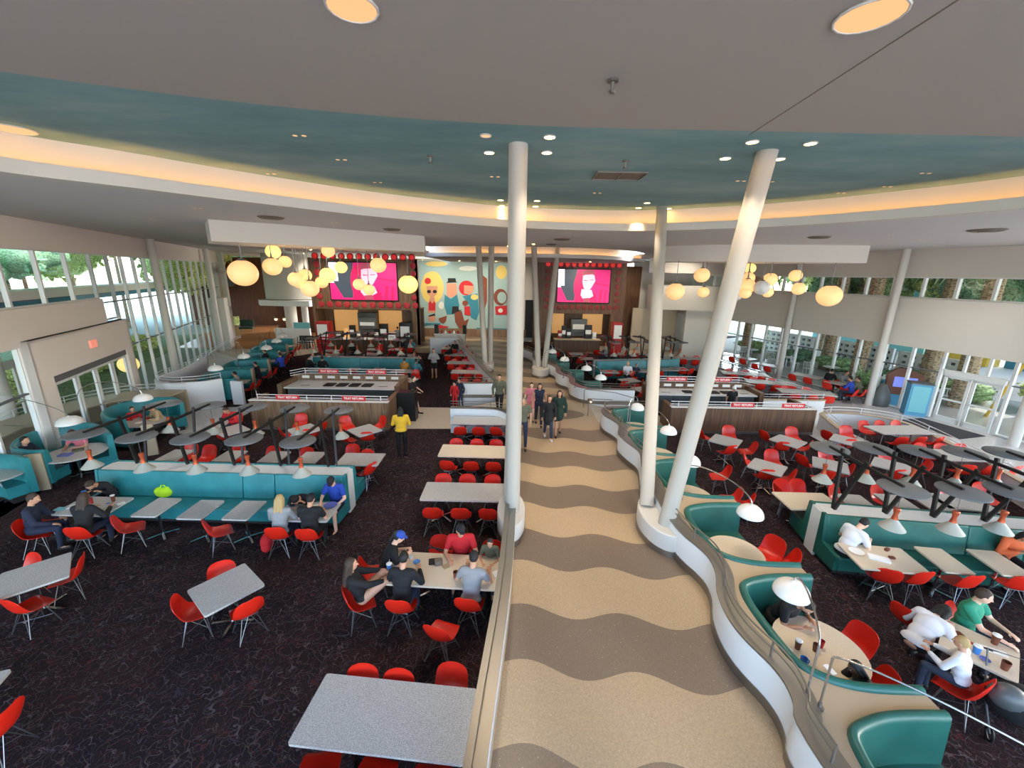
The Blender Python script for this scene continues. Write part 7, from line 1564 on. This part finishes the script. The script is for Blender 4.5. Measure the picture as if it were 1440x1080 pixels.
flat(1204, 776, T, .13, 0, 0, 'paper', 'plate', 'oval white plate on the double table of the right bench', 'plate', .02, True); flat(1236, 786, T, .34, .16, -30, 'white', 'plastic_bag', 'clear plastic bag on the double table of the right bench', 'bag', .03)
flat(1247, 774, T, .09, .06, 20, 'mug_brown', 'snack', 'small brown snack box on the right bench table', 'box', .05); flat(1254, 785, T, .1, .07, -10, 'mug_brown', 'snack', 'second brown snack box, nearer, on the right bench table', 'box', .03)
for k, (px, py, m_, w_, l) in enumerate(((411, 711, 'plate_blue', .08, 'left'), (465, 711, 'plate_blue', .15, 'large blue'), (452, 725, 'plate_blue', .09, 'front'), (430, 716, 'paper', .1, 'middle'))): flat(px, py, T, w_, 0, 0, m_, 'plate', f'{l} plate on the table at the right end of the teal bench', 'plate', .02, True)
flat(445, 713, T, .2, .14, 30, 'paper', 'napkin', 'heap of crumpled napkins among the blue plates', 'napkin', .04)
for k, (px, py, w_, m_, l) in enumerate(((85, 716, .2, 'aqua', 'pale blue cloth'), (105, 712, .24, 'paper', 'white paper sheet'), (152, 708, .06, 'plate_blue', 'small purple dish'), (170, 708, .14, 'paper', 'crumpled napkin'))): flat(px, py, T, w_, w_ * .7, 20 * k, m_, 'table_item', f'{l} on the table at the left bench end', 'table item', .012)
flat(92, 640, T, .3, .2, 10, 'plate_blue', 'tray', 'blue-white tray in the round left booth', 'tray', .03); flat(110, 634, T, .25, .2, 40, 'cloth_olive', 'salad_box', 'greenish food box in the round left booth', 'food box', .06); flat(207, 590, T, .12, .12, 0, 'cup_red', 'food_box', 'red food box in the round booth behind the first beam', 'food box', .08); flat(196, 595, T, .12, 0, 0, 'paper', 'plate', 'white plate in the round booth behind the first beam', 'plate', .02, True)
# bags
p = G(232, 697, .47); t = thing('sports_bag', 'neon yellow-green bag on the teal bench', 'bag', (p.x, p.y, .46)); b = MB(); b.ell((0, 0, .11), (.22, .14, .13)); b.ell((-.1, 0, .15), (.12, .12, .1)); b.ell((.08, .02, .17), (.09, .1, .09)); b.obj('body', 'neon', t); b = MB(); b.tube([(-.08, 0, .2), (-.04, 0, .3), (.04, 0, .3), (.08, 0, .2)], .014, 6); b.obj('strap', 'neon', t)
p = G(377, 768, .05); t = thing('backpack', 'red and orange backpack on the carpet beside the blond person', 'bag', (p.x, p.y, 0), R(20)); b = MB(); b.ell((0, 0, .17), (.14, .2, .19)); b.ell((0, -.12, .12), (.11, .12, .12)); b.obj('body', 'cloth_red', t); b = MB(); b.tube([(-.08, .1, .3), (-.08, .2, .2), (-.08, .1, .05)], .015, 6); b.obj('strap', 'cloth_orange', t)
p = G(1424, 1005, .3); t = thing('stroller', 'dark folded stroller with grey bag beside the group table', 'stroller', (p.x, p.y, 0), R(-30)); b = MB(); b.ell((0, 0, .5), (.34, .26, .26)); b.obj('hood', 'cloth_black', t); b = MB(); b.ell((-.15, -.1, .62), (.2, .16, .18)); b.obj('grey_bag', 'machine_grey', t)
for sx in (-1, 1):
    for sy in (-1, 1): b = MB(); b.tube([(sx * .27 + .02 * k_, sy * .28 + .09 * cos(a * pi / 6), .1 + .09 * sin(a * pi / 6)) for a in range(12) for k_ in (0,)], .016, 6, close=True); b.obj('wheel', 'black', t)
b = MB(); b.tube([(-.27, -.28, .1), (-.27, .1, .45), (-.27, .35, .95), (.27, .35, .95), (.27, .1, .45), (.27, -.28, .1)], .014, 6); b.obj('frame', 'machine_grey', t)
p = G(617, 770, .7); b = MB(); b.tube([(-.24, 0, .0), (-.1, -.03, .02), (.1, -.03, -.03), (.26, 0, -.01)], .016, 6); b.tube([(-.2, .02, .06), (0, -.02, -.06), (.24, .0, -.12)], .012, 6); o = b.obj('bag_strap', 'black'); o.location = (p.x, p.y + .02, .68); tag(o, 'black strap slung over the empty chair at the family table', 'strap')
flush_chairs()
